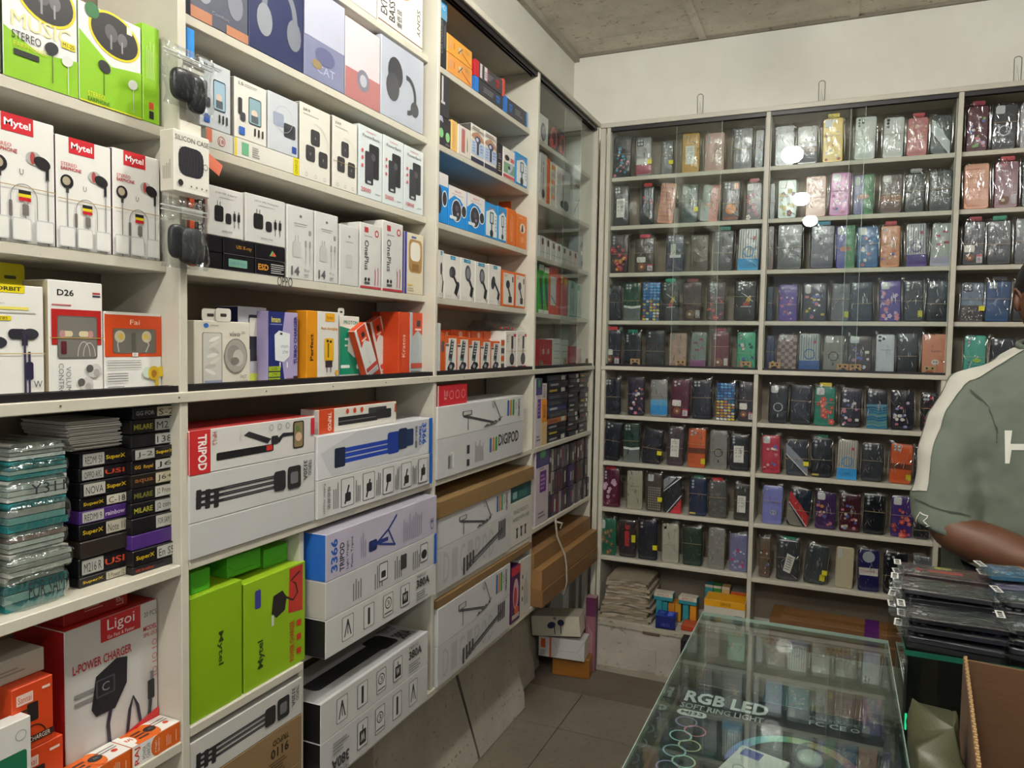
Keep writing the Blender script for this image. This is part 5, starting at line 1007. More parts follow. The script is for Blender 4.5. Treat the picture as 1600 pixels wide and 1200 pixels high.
def art_mic(a): a.rect(.46, .2, .52, .72, '#3a3b3f'); a.ell(.5, .2, .22, .09, '#2f3034'); a.circ(.48, .8, .1, '#8d8e92'); a.lines(.1, .6, .2, .3, 2, '#9a9a98', 1)
LB('mic_box', 'pale box with a dark desk microphone, left on the second glazed shelf', 'box', 843, 853.5, 236, z, '#cfcfca', .1, xo=XO, art=art_mic)
LB('mic_box', 'narrow orange box edge between the microphone boxes', 'box', 854, 859, 246, z, '#d9662a', .1, xo=XO)
LB('mic_box', 'pale box with orange labels and a microphone, beside the narrow orange edge', 'box', 859.5, 868, 252, z, '#cfcbc0', .1, xo=XO, art=lambda a: [a.rect(.1, .2+k*.16, .8, .3+k*.16, ['#d98a4a', '#b9b5aa'][k % 2]) for k in range(5)])
LB('mic_box', 'white wide box with a black microphone stand, second glazed shelf', 'box', 868.5, 890, 258, z, '#d2d3cf', .1, xo=XO, art=lambda a: (art_mic(a), a.ell(.7, .2, .2, .12, '#2f4046')))
for k, (a_, b_, t_, c_) in enumerate(((895, 908, 268, '#c9cac8'), (909, 922, 280, '#a9a6a4'))): LB('wrapped_pack', 'silver wrapped pack on the second glazed shelf, %s one' % ['left', 'right'][k], 'packet', a_, b_, t_, z, c_, .07, xo=-.08, kind='glossbox', rough=.2, art=lambda a: (a.line([(.1, .2), (.9, .6)], .08, '#5a4a4e'), a.lines(.2, .7, .6, .2, 2, '#77686c')))
LB('wrapped_pack', 'crumpled silver film pack at the back below the dark camera box', 'packet', 899, 913, 287, US['3B'], '#b5b9b9', .03, xo=-.14, kind='glossbox', rough=.15)
z = US['3C']
xs = [843+k*8.6 for k in range(7)]
for k, x in enumerate(xs): LB('earbud_box', 'small white box with dark red capsule print, %s of seven behind glass' % ['leftmost', 'second', 'third', 'fourth', 'fifth', 'sixth', 'rightmost'][k], 'box', x, x+8.2, 367+k*4.2, z, '#d6d6d2', .06, xo=XO, art=lambda a: (a.rr(.35, .62, .7, .92, .4, '#7a2f3a'), a.rect(0, .3, 1, .32, '#8d8d8a')), group='small white boxes with red capsule')
LB('wrapped_pack', 'grey blister pack with blue and white print at the right of the small white boxes', 'packet', 904, 914, 368, z, '#8d9498', .05, xo=-.06, kind='glossbox', art=lambda a: [a.circ(R.uniform(.2, .8), R.uniform(.2, .9), .12, R.choice(['#d9dcdc', '#3a4a6a', '#23272b'])) for _ in range(9)])
z = US['3D']
def art_gc(a): a.add([(.1, .75), (.3, .6), (.9, .0), (1, .2), (.5, .8)], '#3a5a3a'); a.line([(.2, .7), (.5, .3), (.8, .1)], .12, '#1f3a24'); a.rect(0, .88, 1, 1, '#e0e6da'); a.rect(0, 0, 1, .08, '#d9ded4')
for k, (a_, b_) in enumerate(((841, 848.5), (849, 856.5))): LB('cable_box', 'bright green cable box, %s of two behind the glass' % ['left', 'right'][k], 'box', a_, b_, 412+k*5, z, '#3fa83c', .08, xo=XO, art=art_gc, group='green cable boxes')
LB('cable_box', 'red-orange box with a pale cable window, beside the green cable boxes', 'box', 857, 871, 416, z, '#cf4a30', .08, xo=XO, art=lambda a: (a.rect(.15, .2, .8, .8, '#c9c9c4'), a.line([(.2, .4), (.8, .22)], .05, '#4a4a4c')))
LB('cable_box', 'plain red box behind the glass with a yellow flash, left one', 'box', 871.5, 879, 428, z, '#c0342c', .08, xo=XO, art=lambda a: a.rect(.5, .8, 1, .95, '#d9b23a')); LB('cable_box', 'plain red box behind the glass with a yellow flash, right one', 'box', 879.5, 887, 432, z, '#bb3530', .08, xo=XO, art=lambda a: a.rect(.1, .8, .8, .95, '#d9b23a'))
for k, (a_, b_) in enumerate(((889, 897.5), (898, 908))): LB('cable_box', 'pale teal box with looping cable, %s of two behind the glass' % ['left', 'right'][k], 'box', a_, b_, 438+k*4, z, '#9fb8b4', .07, xo=XO, art=lambda a: (a.line([(.2, .1), (.3, .5), (.5, .2), (.7, .6), (.8, .1)], .08, '#2f4a4e'), a.rect(0, 0, 1, .04, '#2f8a86'), a.rect(.3, .8, .7, .95, '#2f8a86')), group='teal cable boxes')
z = M+.0005
LB('cable_box', 'crimson box with four white plugs at the left of the lowest glazed shelf', 'box', 841, 862.5, 530, z, '#b21f2c', .05, xo=-.045, art=lambda a: ([a.rect(.12+k*.2, .4, .14+k*.2, .85, '#d06a70') for k in range(4)], [a.rect(.26+k*.08+(.2 if k > 1 else 0), .48, .3+k*.08+(.2 if k > 1 else 0), .66, '#dcd5d2') for k in range(4)]))
for k, (a_, b_, t_) in enumerate(((863, 874.5, 529), (875, 887, 531))): LB('plain_box', 'pale green-white box with thin black lines, %s of two on the lowest glazed shelf' % ['left', 'right'][k], 'box', a_, b_, t_, z, '#cfd6cf', .06, xo=-.05, art=lambda a: [a.rect(.2, q, .9, q+.015, '#3a443f') for q in (.3, .55, .8)], group='pale lined boxes')
LB('cable_box', 'small crimson box, left of two at the right of the lowest glazed shelf', 'box', 890, 901, 541, z, '#b21f2e', .05, xo=-.045, art=lambda a: (a.rect(.2, .25, .8, .6, '#c0444e'), a.rect(0, .2, 1, .215, '#d9d2d0'))); LB('cable_box', 'small pink-white box at the right end of the lowest glazed shelf', 'box', 901.5, 908, 544, z, '#d3b5b2', .05, xo=-.05)
# below the counter board, last bay: tall cartons, thin boxes lying and standing
z = US['3E']; XO = -.004
def art_pur(a): a.rect(0, .86, 1, 1, '#3d3f66'); a.rr(.3, .87, .72, .98, .3, '#4f8a5a'); a.rect(0, .76, 1, .86, '#4a4478'); a.rr(.3, .42, .8, .7, .06, '#6a2f86'); a.lines(.36, .45, .36, .22, 4, '#a988b8'); a.rect(.3, .73, .6, .74, '#8d8a92'); a.lines(.2, .08, .6, .1, 2, '#77737c')
LB('glass_carton', 'tall white carton with purple block and green logo, upper of two', 'box', 835.5, 845.5, 592, z, '#c8bfc2', .1, xo=XO, art=art_pur)
Yp = Yat(846, z, XO)
o = LB('glass_carton', 'narrow yellow-beige carton under the orange one', 'box', 846, 854.5, 661, z, '#cfae7a', .1, xo=XO)
o = LB('glass_carton', 'narrow orange carton with black vertical lettering', 'box', 846, 854.5, 625, topz(o)+.0005, '#e08a14', .1, xo=XO, art=lambda a: a.text('X-ONE', .3, .2, .4, .6, '#3a2a1a', 0, -90))
LB('glass_carton', 'narrow pale pink carton with black vertical lettering above the orange one', 'box', 846, 854.5, 600, topz(o)+.0005, '#c9bcb8', .1, xo=XO, art=lambda a: a.text('D I ONE', .3, .1, .4, .8, '#3a3434', 0, -90))
ccol = ['#17161d', '#1b1a20', '#191822', '#15151a', '#1d1b22']
spec = [(856, 887, 11, 'wide', {3: '#a5622a', 5: '#262a5e'}), (888.5, 905, 13, 'middle', {}), (905.5, 919, 12, 'narrow', {})]
for (a_, b_, n_, nm_, sp_) in spec:
    zz = z; h = (M-T-.012-z)/n_
    for k in range(n_):
        dx = R.uniform(-.006, .002); Y0, Y1 = Yat(a_, z, XO), Yat(b_, z, XO)
        wc = R.choice(['#8d8d92', '#b5a02a', '#8a4a3a', '#a9a9ac'])
        carton('screen_guard_box', 'thin dark box in the %s column of the last bay, %s' % (nm_, ['bottom', 'second from bottom', 'third from bottom', 'fourth from bottom', 'fifth from bottom', 'sixth from bottom', 'seventh', 'eighth', 'ninth', 'tenth', 'eleventh', 'twelfth', 'thirteenth'][k]), 'box', (XO+dx-.003, Y0+.001, zz), math.pi/2, Y1-Y0-.002, .13, h-.0006, sp_.get(k, ccol[k % 5]),
               art=lambda a: (a.rect(.12, .3, .5, .65, wc) if R.random() < .5 else a.lines(.1, .2, .6, .5, 2, '#66666c'), a.rect(.7, .15, .9, .85, '#c9c6bc') if R.random() < .3 else None, a.rect(0, .93, 1, 1, '#55555c')), group='thin dark boxes in the last bay', rough=.3); zz += h
z = US['3F']
LB('glass_carton', 'tall white carton with purple block and green logo, lower of two', 'box', 835.5, 856, 704, z, '#c3b7bd', .1, xo=XO, art=art_pur)
scol = ['#2b2a30', '#3a2a2e', '#4c4a4e', '#5a2430', '#6b6a68', '#232a2c', '#8c8a84', '#3d2c55', '#2a3a38', '#4a3c30', '#7a6f62']
for row in range(3):
    zz = z+row*(US['3E']-T-.01-z)/3; hh = (US['3E']-T-.01-z)/3; n_ = 17
    Y0, Y1 = Yat(857.5, z, XO), PE[0]-.004
    ed_ = [Y0+(Y1-Y0)*k/n_ for k in range(n_+1)]
    for k in range(n_):
        c = R.choice(scol); 
        carton('screen_guard_box', 'thin packet standing on edge, %s of the %s row under the dark boxes' % (['leftmost', 'second', 'third', 'fourth', 'fifth', 'sixth', 'seventh', 'eighth', 'ninth', 'tenth', 'eleventh', 'twelfth', 'thirteenth', 'fourteenth', 'fifteenth', 'sixteenth', 'rightmost'][k], ['lowest', 'middle', 'top'][row]), 'box', (XO-R.uniform(.0, .008), ed_[k]+.0006, zz), math.pi/2, (Y1-Y0)/n_-.0012, .09, hh-.001-R.uniform(0, .004), c,
               art=lambda a: a.rect(.2, R.uniform(.1, .5), .8, R.uniform(.55, .9), R.choice(['#9a9894', '#5a4a3a', '#b5b3ad', '#7a2a36', '#3a3a44'])), group='packets standing in the last bay', rough=.35)
# ================================================================ phone cases on the back rack
CB = {}
def casemesh(w_, h, d=.011, r=.010):
    k = (round(w_, 3), round(h, 3))
    if k in CB: return CB[k]
    bm = bmesh.new(); P0 = rrpts(0, 0, k[0], k[1], r, 4); n = len(P0)
    rings = []
    for ins, y in ((.0028, 0), (.0008, .0012), (0, .003), (0, d)):
        Q = rrpts(ins, ins, k[0]-ins, k[1]-ins, max(r-ins, .002), 4); rings.append([bm.verts.new((x, y, z_)) for x, z_ in Q])
    for a, b in zip(rings, rings[1:]):
        for i in range(n): bm.faces.new((a[i], a[(i+1) % n], b[(i+1) % n], b[i])[::-1])
    bm.faces.new(rings[0]); bm.faces.new(rings[-1][::-1])
    bmesh.ops.recalc_face_normals(bm, faces=bm.faces[:])
    me = bpy.data.meshes.new('phone_case'); bm.to_mesh(me); bm.free(); me.materials.append(None); CB[k] = me; return me
FILMS = mat('#f6f8f8', .10, .05, 'film', 1); SLV = []
FOLD = mat('#eef1f1', .22, .68, 'film', 1)
def sheet(u, t_, q):
    e = (1-abs(2*u-1)**5)*(1-abs(2*t_-1)**8)
    wr = (abs(noise.noise(Vector((u*2.6+t_*1.3+q*7, t_*2.6-u, q*3))))*.6+abs(noise.noise(Vector((u*5.5+q*5, t_*6+u*2, 1))))*.45)*.0055
    return e, .006-(.0085*e+abs(wr)*e)
for q in range(7):
    v = []; f = []; ix = []; nx, nz = 15, 28
    for j in range(nz+1):
        for i in range(nx+1):
            u, t_ = i/nx, j/nz; e, y = sheet(u, t_, q)
            v.append((u-.5+(.03*math.sin(t_*6+q) if 0 < i < nx else .02*math.sin(t_*9+q)), y, t_+(.02*math.sin(u*5+q) if j == nz else 0)))
    for j in range(nz):
        for i in range(nx): k = j*(nx+1)+i; f.append((k, k+1, k+nx+2, k+nx+1)); ix.append(0)
    # film creases added as glossier strips to imitate glints, side seams and top flap
    def fold(pts, wd):
        b = len(v); n = len(pts)
        for k, (u, t_) in enumerate(pts):
            w_ = wd*math.sin(math.pi*(k+.35)/(n-.3)); y = sheet(min(max(u, 0), 1), min(max(t_, 0), 1), q)[1]-.0007
            x = u-.5+.03*math.sin(t_*6+q)*(1 if .03 < u < .97 else .6)
            v.append((x-w_, y, t_)); v.append((x+w_, y-.0004, t_+w_*.2))
        for k in range(n-1): f.append((b+2*k, b+2*k+1, b+2*k+3, b+2*k+2)); ix.append(1)
    for _ in range(15):
        u, t_, a, L_ = R.uniform(.08, .92), R.uniform(.05, .95), R.gauss(0, .55), R.uniform(.05, .2)
        pts = []
        for k in range(5): pts.append((u, t_)); a += R.uniform(-.45, .45); u += math.sin(a)*L_/4*1.7; t_ += math.cos(a)*L_/4
        fold([(min(max(x, .02), .98), min(max(z_, .01), .99)) for x, z_ in pts], R.uniform(.006, .02))
    fold([(.012, k/8*.94+.02) for k in range(9)], .009); fold([(.985, k/8*.94+.02) for k in range(9)], .009)
    for _ in range(6): u = R.uniform(.1, .85); fold([(u+k*.035, .935+R.uniform(-.015, .02)) for k in range(4)], .012)
    SLV.append(mesh('sleeve', v, f, [FILMS, FOLD], ix, smooth=True))
LENS = mat('#17181c', .12); LRIM = mat('#8f9196', .25, .7); LPALE = mat('#aab2b5', .2)
def lens(o, w_, h, style, c, pale=True):
    mb = MB(); g = LPALE if pale else LENS
    def cyl(x, z_, r, m, y=-.0012): mb.prism([(x+r*math.cos(t*math.pi/6), z_+r*math.sin(t*math.pi/6)) for t in range(12)], y, .0005, m)
    L_ = {'1': [(.2, .9)], '2': [(.2, .92), (.2, .83)], '3': [(.2, .93), (.2, .85), (.2, .77)], '3t': [(.2, .93), (.2, .84), (.4, .885)], '4': [(.18, .93), (.36, .93), (.18, .85), (.36, .85)], '5': [(.18, .93), (.18, .86), (.18, .79), (.36, .93), (.36, .86)]}
    if style in L_:
        for x, z_ in L_[style]: cyl(x*w_, z_*h, .0062 if style != '5' else .0048, LRIM, -.001); cyl(x*w_, z_*h, .005 if style != '5' else .0038, g, -.0016)
    elif style == 'sq': mb.prism(rrpts(.08*w_, .79*h, .46*w_, .97*h, .006), -.0014, .0005, mat('#c9cdcc', .25)); 
    elif style == 'sqk':
        mb.prism(rrpts(.08*w_, .77*h, .5*w_, .97*h, .006), -.0014, .0005, mat('#222228', .3))
        for x, z_ in ((.2, .92), (.2, .83), (.38, .92), (.38, .83)): cyl(x*w_, z_*h, .0055, LPALE, -.0022)
    elif style == 'oval': mb.prism(rrpts(.1*w_, .72*h, .34*w_, .96*h, .009), -.0014, .0005, mat('#c3c8c6', .2))
    elif style == 'round': cyl(.5*w_, .82*h, .3*w_, LPALE, -.0012)
    if mb.f: mb.build('camera_cutout', o)
RGBS = ['#c8303a', '#e0a52a', '#3a7ac0', '#3f9a5a', '#e0dcd4', '#8a4aa8', '#d8708a', '#26262c']
def deco(a, key, c1, c2):
    if key == 'ring': a.circring(.5, .42, .26, .06, c1, n=24); a.rr(.46, .16, .54, .25, .3, c1)
    elif key == 'card': a.rect(.2, .22, .72, .68, '#e4e2da'); a.text('V 25', .28, .55, .3, .04, '#333', 0); a.text('F 19', .28, .46, .34, .04, '#333'); a.text('A 23', .28, .37, .3, .04, '#333'); a.rect(.28, .61, .6, .62, '#444')
    elif key == 'cardt':
        a.add([(.3, .24), (.62, .18), (.82, .6), (.46, .68)], '#e4e2da'); [a.line([(.36+k*.025, .3+k*.06), (.6+k*.025, .26+k*.06)], .03, '#55555a') for k in range(6)]
    elif key == 'note': a.rect(.05, .38, .95, .56, '#e4dfd8'); a.line([(.1, .5), (.9, .46)], .02, '#c04a4a'); a.line([(.15, .44), (.85, .5)], .015, '#c04a4a')
    elif key == 'stripes':
        [a.rect(.08+k*.12, .3, .13+k*.12, .97, c2 or '#8d8d8d') for k in range(8)]; a.rect(0, 0, 1, .28, c1); a.circring(.5, .45, .28, .05, c1); a.circ(.75, .78, .08, '#b03a48'); a.text('LOVE', .35, .12, .3, .05, '#2f3f77')
    elif key == 'dots': [a.circ(R.uniform(.12, .88), R.uniform(.06, .94), R.uniform(.04, .09), R.choice([c1, c2 or WT])) for _ in range(14)]
    elif key == 'floral':
        for _ in range(15):
            x, y, s = R.uniform(.12, .88), R.uniform(.06, .7), R.uniform(.06, .13); c = R.choice([c1, c2 or c1, c1])
            for k in range(5): a.circ(x+s*.75*math.cos(k*1.257), y+s*.4*math.sin(k*1.257), s*.5, c, 8)
            a.circ(x, y, s*.3, '#e0c080', 8)
    elif key == 'mosaic':
        for j in range(13):
            for i in range(5):
                pal = [c1, '#2f86c8', '#5aa8dc'] if j > 6 else [c2, '#d8c43a', '#c87a2a', '#d9d6c8', '#2a6a8a']
                x, y = i*.2, j*.077; a.add([(x, y+.02), (x+.15, y), (x+.19, y+.05), (x+.03, y+.07)], R.choice(pal)); a.k -= 1
        a.k += 1
    elif key == 'band': a.rect(0, .0, 1, .34, '#66706c'); a.add([(0, .4), (0, .34), (.5, .31), (1, .34), (1, .4), (.5, .37)], '#dde0dc')
    elif key == 'bearless': a.rr(.08, .3, .55, .46, .2, '#e2ded6'); a.circ(.35, .18, .2, '#8a5230'); a.circ(.35, .17, .07, '#d9b890'); a.rect(.66, .06, .92, .24, '#dcd0d2'); a.rect(.66, .2, .92, .24, '#c8425a'); a.lines(.7, .08, .18, .1, 3, '#55555a')
    elif key == 'butter':
        [a.rect(.1+k*.12, .25, .13+k*.12, .95, '#a5a8aa') for k in range(7)]
        for x, y in ((.3, .7), (.65, .8), (.75, .55), (.4, .5)): a.ell(x-.06, y, .08, .03, c1, a=.6); a.ell(x+.06, y, .08, .03, c1, a=-.6)
        a.rect(0, 0, 1, .22, c2)
    elif key == 'checker':
        [a.rect(i*.2, j*.1, i*.2+.2, j*.1+.1, c1 if (i+j) % 2 else c2) for i in range(5) for j in range(9)]
    elif key == 'grid': [a.rect(.14+i*.12, .05+j*.062, .2+i*.12, .09+j*.062, c1) for i in range(7) for j in range(10)]
    elif key == 'diag': a.add([(0, .9), (0, .62), (.95, .0), (1, .0), (1, .3)], c1); a.add([(0, .55), (0, .12), (.2, 0), (.8, 0)], c2); a.line([(0, .6), (.95, .02)], .04, '#d8d8d8')
    elif key == 'diag2': a.add([(0, .62), (0, .9), (.3, 1), (.75, 1)], '#9a9ca2'); a.line([(0, .58), (1, 1)], .05, '#d4d6da'); a.add([(.35, 0), (1, .42), (1, 0)], c1); a.line([(.2, 0), (1, .5)], .05, '#d4d6da')
    elif key == 'wave':
        a.rect(0, 0, 1, .62, '#2f86a8'); [a.line([(0, y), (.3, y+.02), (.6, y-.02), (1, y+.02)], .04, R.choice(['#1f5a7a', '#8a9a5a', '#6ab0c8', '#1a3f5a'])) for y in [k*.06+.04 for k in range(9)]]
    elif key == 'glitter':
        a.rect(0, .0, 1, .42, '#3f3a3e'); [a.circ(R.uniform(.05, .95), R.uniform(.02, .45), R.uniform(.015, .035), R.choice(['#d9cfc8', '#8a6a6e', '#e8e4de']), 5) for _ in range(50)]
    elif key == 'half': a.rect(0, .05, 1, .30, c1); a.rect(0, .3, 1, .46, c2)
    elif key == 'clock': a.circ(.5, .3, .36, '#3a2a22', 20); a.circ(.5, .3, .3, '#d9822c', 20); a.line([(.5, .3), (.25, .36)], .03, '#26262a'); a.line([(.5, .3), (.62, .26)], .02, '#26262a'); a.rr(.66, .8, .92, .95, .1, '#d98a5a'); a.rect(.1, .04, .9, .1, '#a04a2a')
    elif key == 'print':
        for _ in range(16):
            x, y = R.uniform(.12, .85), R.uniform(.06, .72); s = R.uniform(.05, .1); c = R.choice([c1, c2, '#e0dcd4', '#5a6ab0', '#c87a8a'])
            (a.circ(x, y, s, c, 8) if R.random() < .5 else a.rr(x-s, y-s*.4, x+s, y+s*.4, .3, c))
    elif key == 'pale': a.rr(.25, .45, .55, .75, .2, c1); a.rr(.2, .38, .85, .46, .2, '#d8dcda'); a.text('LA', .3, .5, .2, .08, '#5a5f5c')
    elif key == 'donut': a.circ(.42, .17, .24, c1); a.circ(.38, .17, .08, '#e0d8cc'); a.rect(.7, .08, .92, .28, '#c9c0c2'); a.ell(.3, .92, .22, .03, c2)
    elif key == 'feather': a.ell(.62, .5, .1, .14, '#c9a02a', a=-.4); a.ell(.55, .42, .16, .06, '#a8403a', a=.3); a.line([(.3, .7), (.6, .6), (.85, .48)], .03, '#dfe4e6'); a.line([(.3, .35), (.8, .36)], .04, '#c3c9d0')
    elif key == 'figure': a.rr(.35, .3, .62, .72, .3, c1); a.circ(.5, .82, .14, c1); a.rect(.75, .42, .98, .62, '#d8cf2a')
    elif key == 'two': a.rect(.5, 0, 1, 1, c1); a.ell(.5, .45, .3, .06, '#d99a8a')
    elif key == 'leather': a.rect(0, .36, 1, .50, '#6a3018'); a.text('PREMIUM', .2, .41, .5, .04, '#4a2010'); a.rect(.76, .1, 1, .24, '#d9cc1e')
    elif key == 'text': a.text('BE YOU', .2, .3, .6, .06, c1); a.text('NOT LIKE ME', .15, .22, .7, .04, c1); a.ell(.6, .38, .2, .05, '#9ac04a')
    elif key == 'word': a.text('AMAZING', .22, .58, .6, .03, c1)
    elif key == 'face': a.ell(.55, .3, .16, .07, c1); a.circ(.5, .31, .03, c2); a.circ(.62, .31, .03, c2); a.text('hello', .4, .55, .4, .05, c2)
    elif key == 'tag': a.rect(.74, .1, .98, .26, '#d8cf2a')
    elif key == 'bar': a.rr(.04, .04, .4, .09, .4, '#c9b04a')
    elif key == 'pattern':
        for j in range(9): a.lines(.1, .06+j*.1, .8, .05, 1, c1 if j % 2 else c2)
BANDC = mat('#b7a27c', .5)
ORD = ['first', 'second', 'third', 'fourth', 'fifth', 'sixth', 'seventh', 'eighth', 'ninth']
def crow(zs, yo, rowname, items):
    for n_, it in enumerate(items):
        x0, x1, yt, desc, c, ln, key = it[:7]; c1 = it[7] if len(it) > 7 else '#c9c6c0'; c2 = it[8] if len(it) > 8 else '#d9d5cc'; op = it[9] if len(it) > 9 else ''
        tabc = it[10] if len(it) > 10 else None
        zs2 = zs+.0006; X0, X1 = Xat(x0, zs2+.02, yo), Xat(x1, zs2+.02, yo); w_ = max(X1-X0, .012); h = Zat(yt, X0, yo)-zs2-.003
        w_ = min(w_, .085) if 'W' not in op else w_
        w_, h = round(w_, 3), round(h, 3)
        me = casemesh(w_, h, r=min(.010, w_*.3)); m_ = mat(c, .38 if 'm' in op else .28, 0, 'case')
        o = link('phone_case', me); o.material_slots[0].link = 'OBJECT'; o.material_slots[0].material = m_
        tl = R.uniform(-.03, .03) if 's' not in op else .10
        yy = yo+R.uniform(0, .006)
        o.matrix_basis = Matrix.Translation((X0, yy, zs2)) @ Matrix.Rotation(tl, 4, 'Y')
        lo = min((o.matrix_basis @ Vector(q)).z for q in ((0, 0, 0), (w_, 0, 0))); o.location.z += zs2-lo+.0002-.0025*abs(math.sin(tl))*0
        tag(o, '%s, %s from left, %s' % (desc, ORD[n_], rowname), 'phone case', 'phone cases on the back rack')
        lens(o, w_, h, ln, c, 'k' not in op)
        a = Art(w_, h); a.lift = .0003
        if key: deco(a, key, c1, c2); a.build(o)
        if 'n' not in op:
            q = R.randrange(7); s = link('sleeve', SLV[q], o, loc=(w_/2, -.002, .0)); s.scale = (w_+.012, 1.2, h*1.1 if tabc or 't' in op else h*1.06)
        if 'b' in op or R.random() < .55:
            zz = h*R.uniform(.42, .6); MB().box(-.002, -.0105, zz, w_+.002, -.0095, zz+.0011, BANDC).build('rubber_band', o)
        if tabc:
            MB().prism(rrpts(w_*.22, h+.001, w_*.8, h+.017, .004, 3), -.0005, .0007, mat(tabc, .4)).build('hang_tab', o)
        if 'y' in op: MB().box(w_-.016, -.0122, h*.28, w_+.004, -.0114, h*.40, mat('#d8cf24', .4)).build('price_sticker', o)
UO, LO = DB+.044, DB+.020
B1, B2_, B3 = 'left bay', 'middle bay', 'right bay'
KB = '#1b1c22'
crow(RZ[0], UO, 'top shelf, left bay', [(957, 985, 213, 'black phone case with cyan tabs', '#20212a', '', 'print', '#2fa3c4', '#35a7c6', 'b'), (994, 1018, 215, 'grey and pink case with white paper', '#8a8c8e', 'sqk', 'half', '#a84a58', '#dfdcd8', 'y'), (1032, 1050, 219, 'smoky grey phone case', '#5a5f64', '2', None, 0, 0, 'y'),
    (1065, 1092, 208, 'amber yellow case with white sticker', '#cf9a3a', '1', 'card'), (1100, 1131, 207, 'plain rose pink case', '#c99a92', '3', None, 0, 0, 'mb'), (1144, 1175, 200, 'glossy black case with camera dots', '#2b323c', '5', None, 0, 0, 'b'), (1178, 1192, 202, 'dark case edge with cyan strip', '#2a3038', '', 'print', '#3aa0c0', '#3aa0c0')])
crow(RZ[1], UO, 'second shelf, left bay', [(958, 982, 290, 'black case with white handwritten card', '#1d1e26', '4', 'card', 0, 0, 'b'), (999, 1020, 292, 'black case under a red tab', '#23262c', '', 'dots', '#b8303a', '#3a3d44', '', '#b3242f'), (1026, 1051, 287, 'peach patterned flat case', '#d29a7e', '', 'pattern', '#b07860', '#c08a88', 's'), (1062, 1089, 288, 'smoky green clear case', '#3d4f50', 'oval', None, 0, 0, 'y'),
    (1092, 1120, 290, 'pink and clear striped case', '#9aa5a2', '', 'two', '#d8857c', '', 's'), (1127, 1155, 283, 'black case with orange clock', '#282228', '4', 'clock'), (1165, 1190, 285, 'pink floral clear case', '#4d4a50', 'sq', 'floral', '#c87a96', '#dcd6d4', '', '#a8304a')])
crow(RZ[2], UO, 'third shelf, left bay', [(952, 980, 366, 'dark floral case with red flowers', '#3a2c34', '3', 'floral', '#a82a44', '#c98a3a'), (992, 1021, 372, 'brown case with cream patch and red tab', '#4d443e', '', 'bearless', 0, 0, '', '#b82a40'), (1040, 1067, 366, 'slate blue case with pale badge', '#3c3f56', '4', 'pale', '#c9d0c4'), (1078, 1106, 366, 'clear case over a brown sheet', '#6a5a52', '1', None), (1113, 1144, 360, 'matte black case with three lenses', '#23242e', '3', None, 0, 0, 'b', '#1f8a78'), (1152, 1184, 357, 'white striped case with blue ring', '#d3d6d2', '', 'stripes', '#2a9ad4', '#8a8f94', 'b')])
crow(RZ[3], UO, 'fourth shelf, left bay', [(944, 970, 445, 'glossy black wrapped case', '#1f1d28', 'oval', None, 0, 0, 'b'), (974, 1000, 441, 'dark green case with white band', '#1f4a34', '4', 'band', 0, 0, 'b'), (1003, 1030, 440, 'blue and yellow mosaic case', '#1f4a80', '2', 'mosaic', '#1f6ab0', '#2a2f3a'), (1033, 1060, 441, 'dark case with yellow feather', '#2d3334', '2', 'feather', 0, 0, 'b', '#1f9a78'),
    (1066, 1095, 441, 'brown case with round patch', '#4c343a', '1', 'donut', '#8a6248', '#a85a6a', '', '#8a3a40'), (1103, 1131, 440, 'dark case with red flowers', '#3d3238', '3', 'floral', '#b82a3c', '#6a2a5a'), (1146, 1180, 438, 'large black case with yellow feather', '#1e2026', '3', 'feather', 0, 0, 'bW')])
crow(M+.0002, UO, 'fifth shelf, left bay', [(942, 969, 515, 'black case with white patch and red tab', '#1d1c28', '2', 'bearless', 0, 0, 'b', '#c02a34'), (975, 1002, 520, 'dark case with small camera dots', '#20262e', '3', None, 0, 0, 'b', '#1f7a68'), (1008, 1038, 515, 'plain charcoal case', '#2a2e34', '2', None, 0, 0, 'mb'), (1045, 1072, 519, 'pale rose case', '#c4a094', '2', 'word', '#ddd0c8', 0, 'b'), (1078, 1102, 518, 'grey striped case with pink patches', '#8d9896', '', 'butter', '#a8527a', '#a86a9a'), (1111, 1139, 518, 'maroon case with round brown patch', '#6a1f34', '2', 'donut', '#8a5a40', '#b8708a', 'b', '#8a1f3a'), (1151, 1180, 518, 'mint green case with dark sprig', '#4fb08c', '2', 'print', '#1f4a3a', '#1f5a48', 'b')])
crow(RL[0], LO, 'sixth shelf, left bay', [(944, 969, 590, 'plain black case beside a clear sheet', '#1c1f2a', '4', None, 0, 0, 'b'), (981, 1007, 588, 'black case with small stickers', '#221d30', '', 'print', '#b05a3a', '#c8b8d8', 'b'), (1016, 1042, 592, 'grey and sky blue case', '#8a8a88', '2', 'half', '#2a8fd0', '#5aa0cc'), (1047, 1076, 592, 'maroon case with white patch', '#551a30', '3t', 'bearless', 0, 0, ''), (1081, 1112, 592, 'navy black case with four lenses', '#181c2c', '4', None, 0, 0, 'b'), (1119, 1148, 597, 'colourful mosaic case', '#1d3a68', '', 'mosaic', '#2a5a9a', '#c8a83a'), (1152, 1178, 596, 'black case with brown round patch', '#26242c', '1', 'bearless', 0, 0, 'b')])
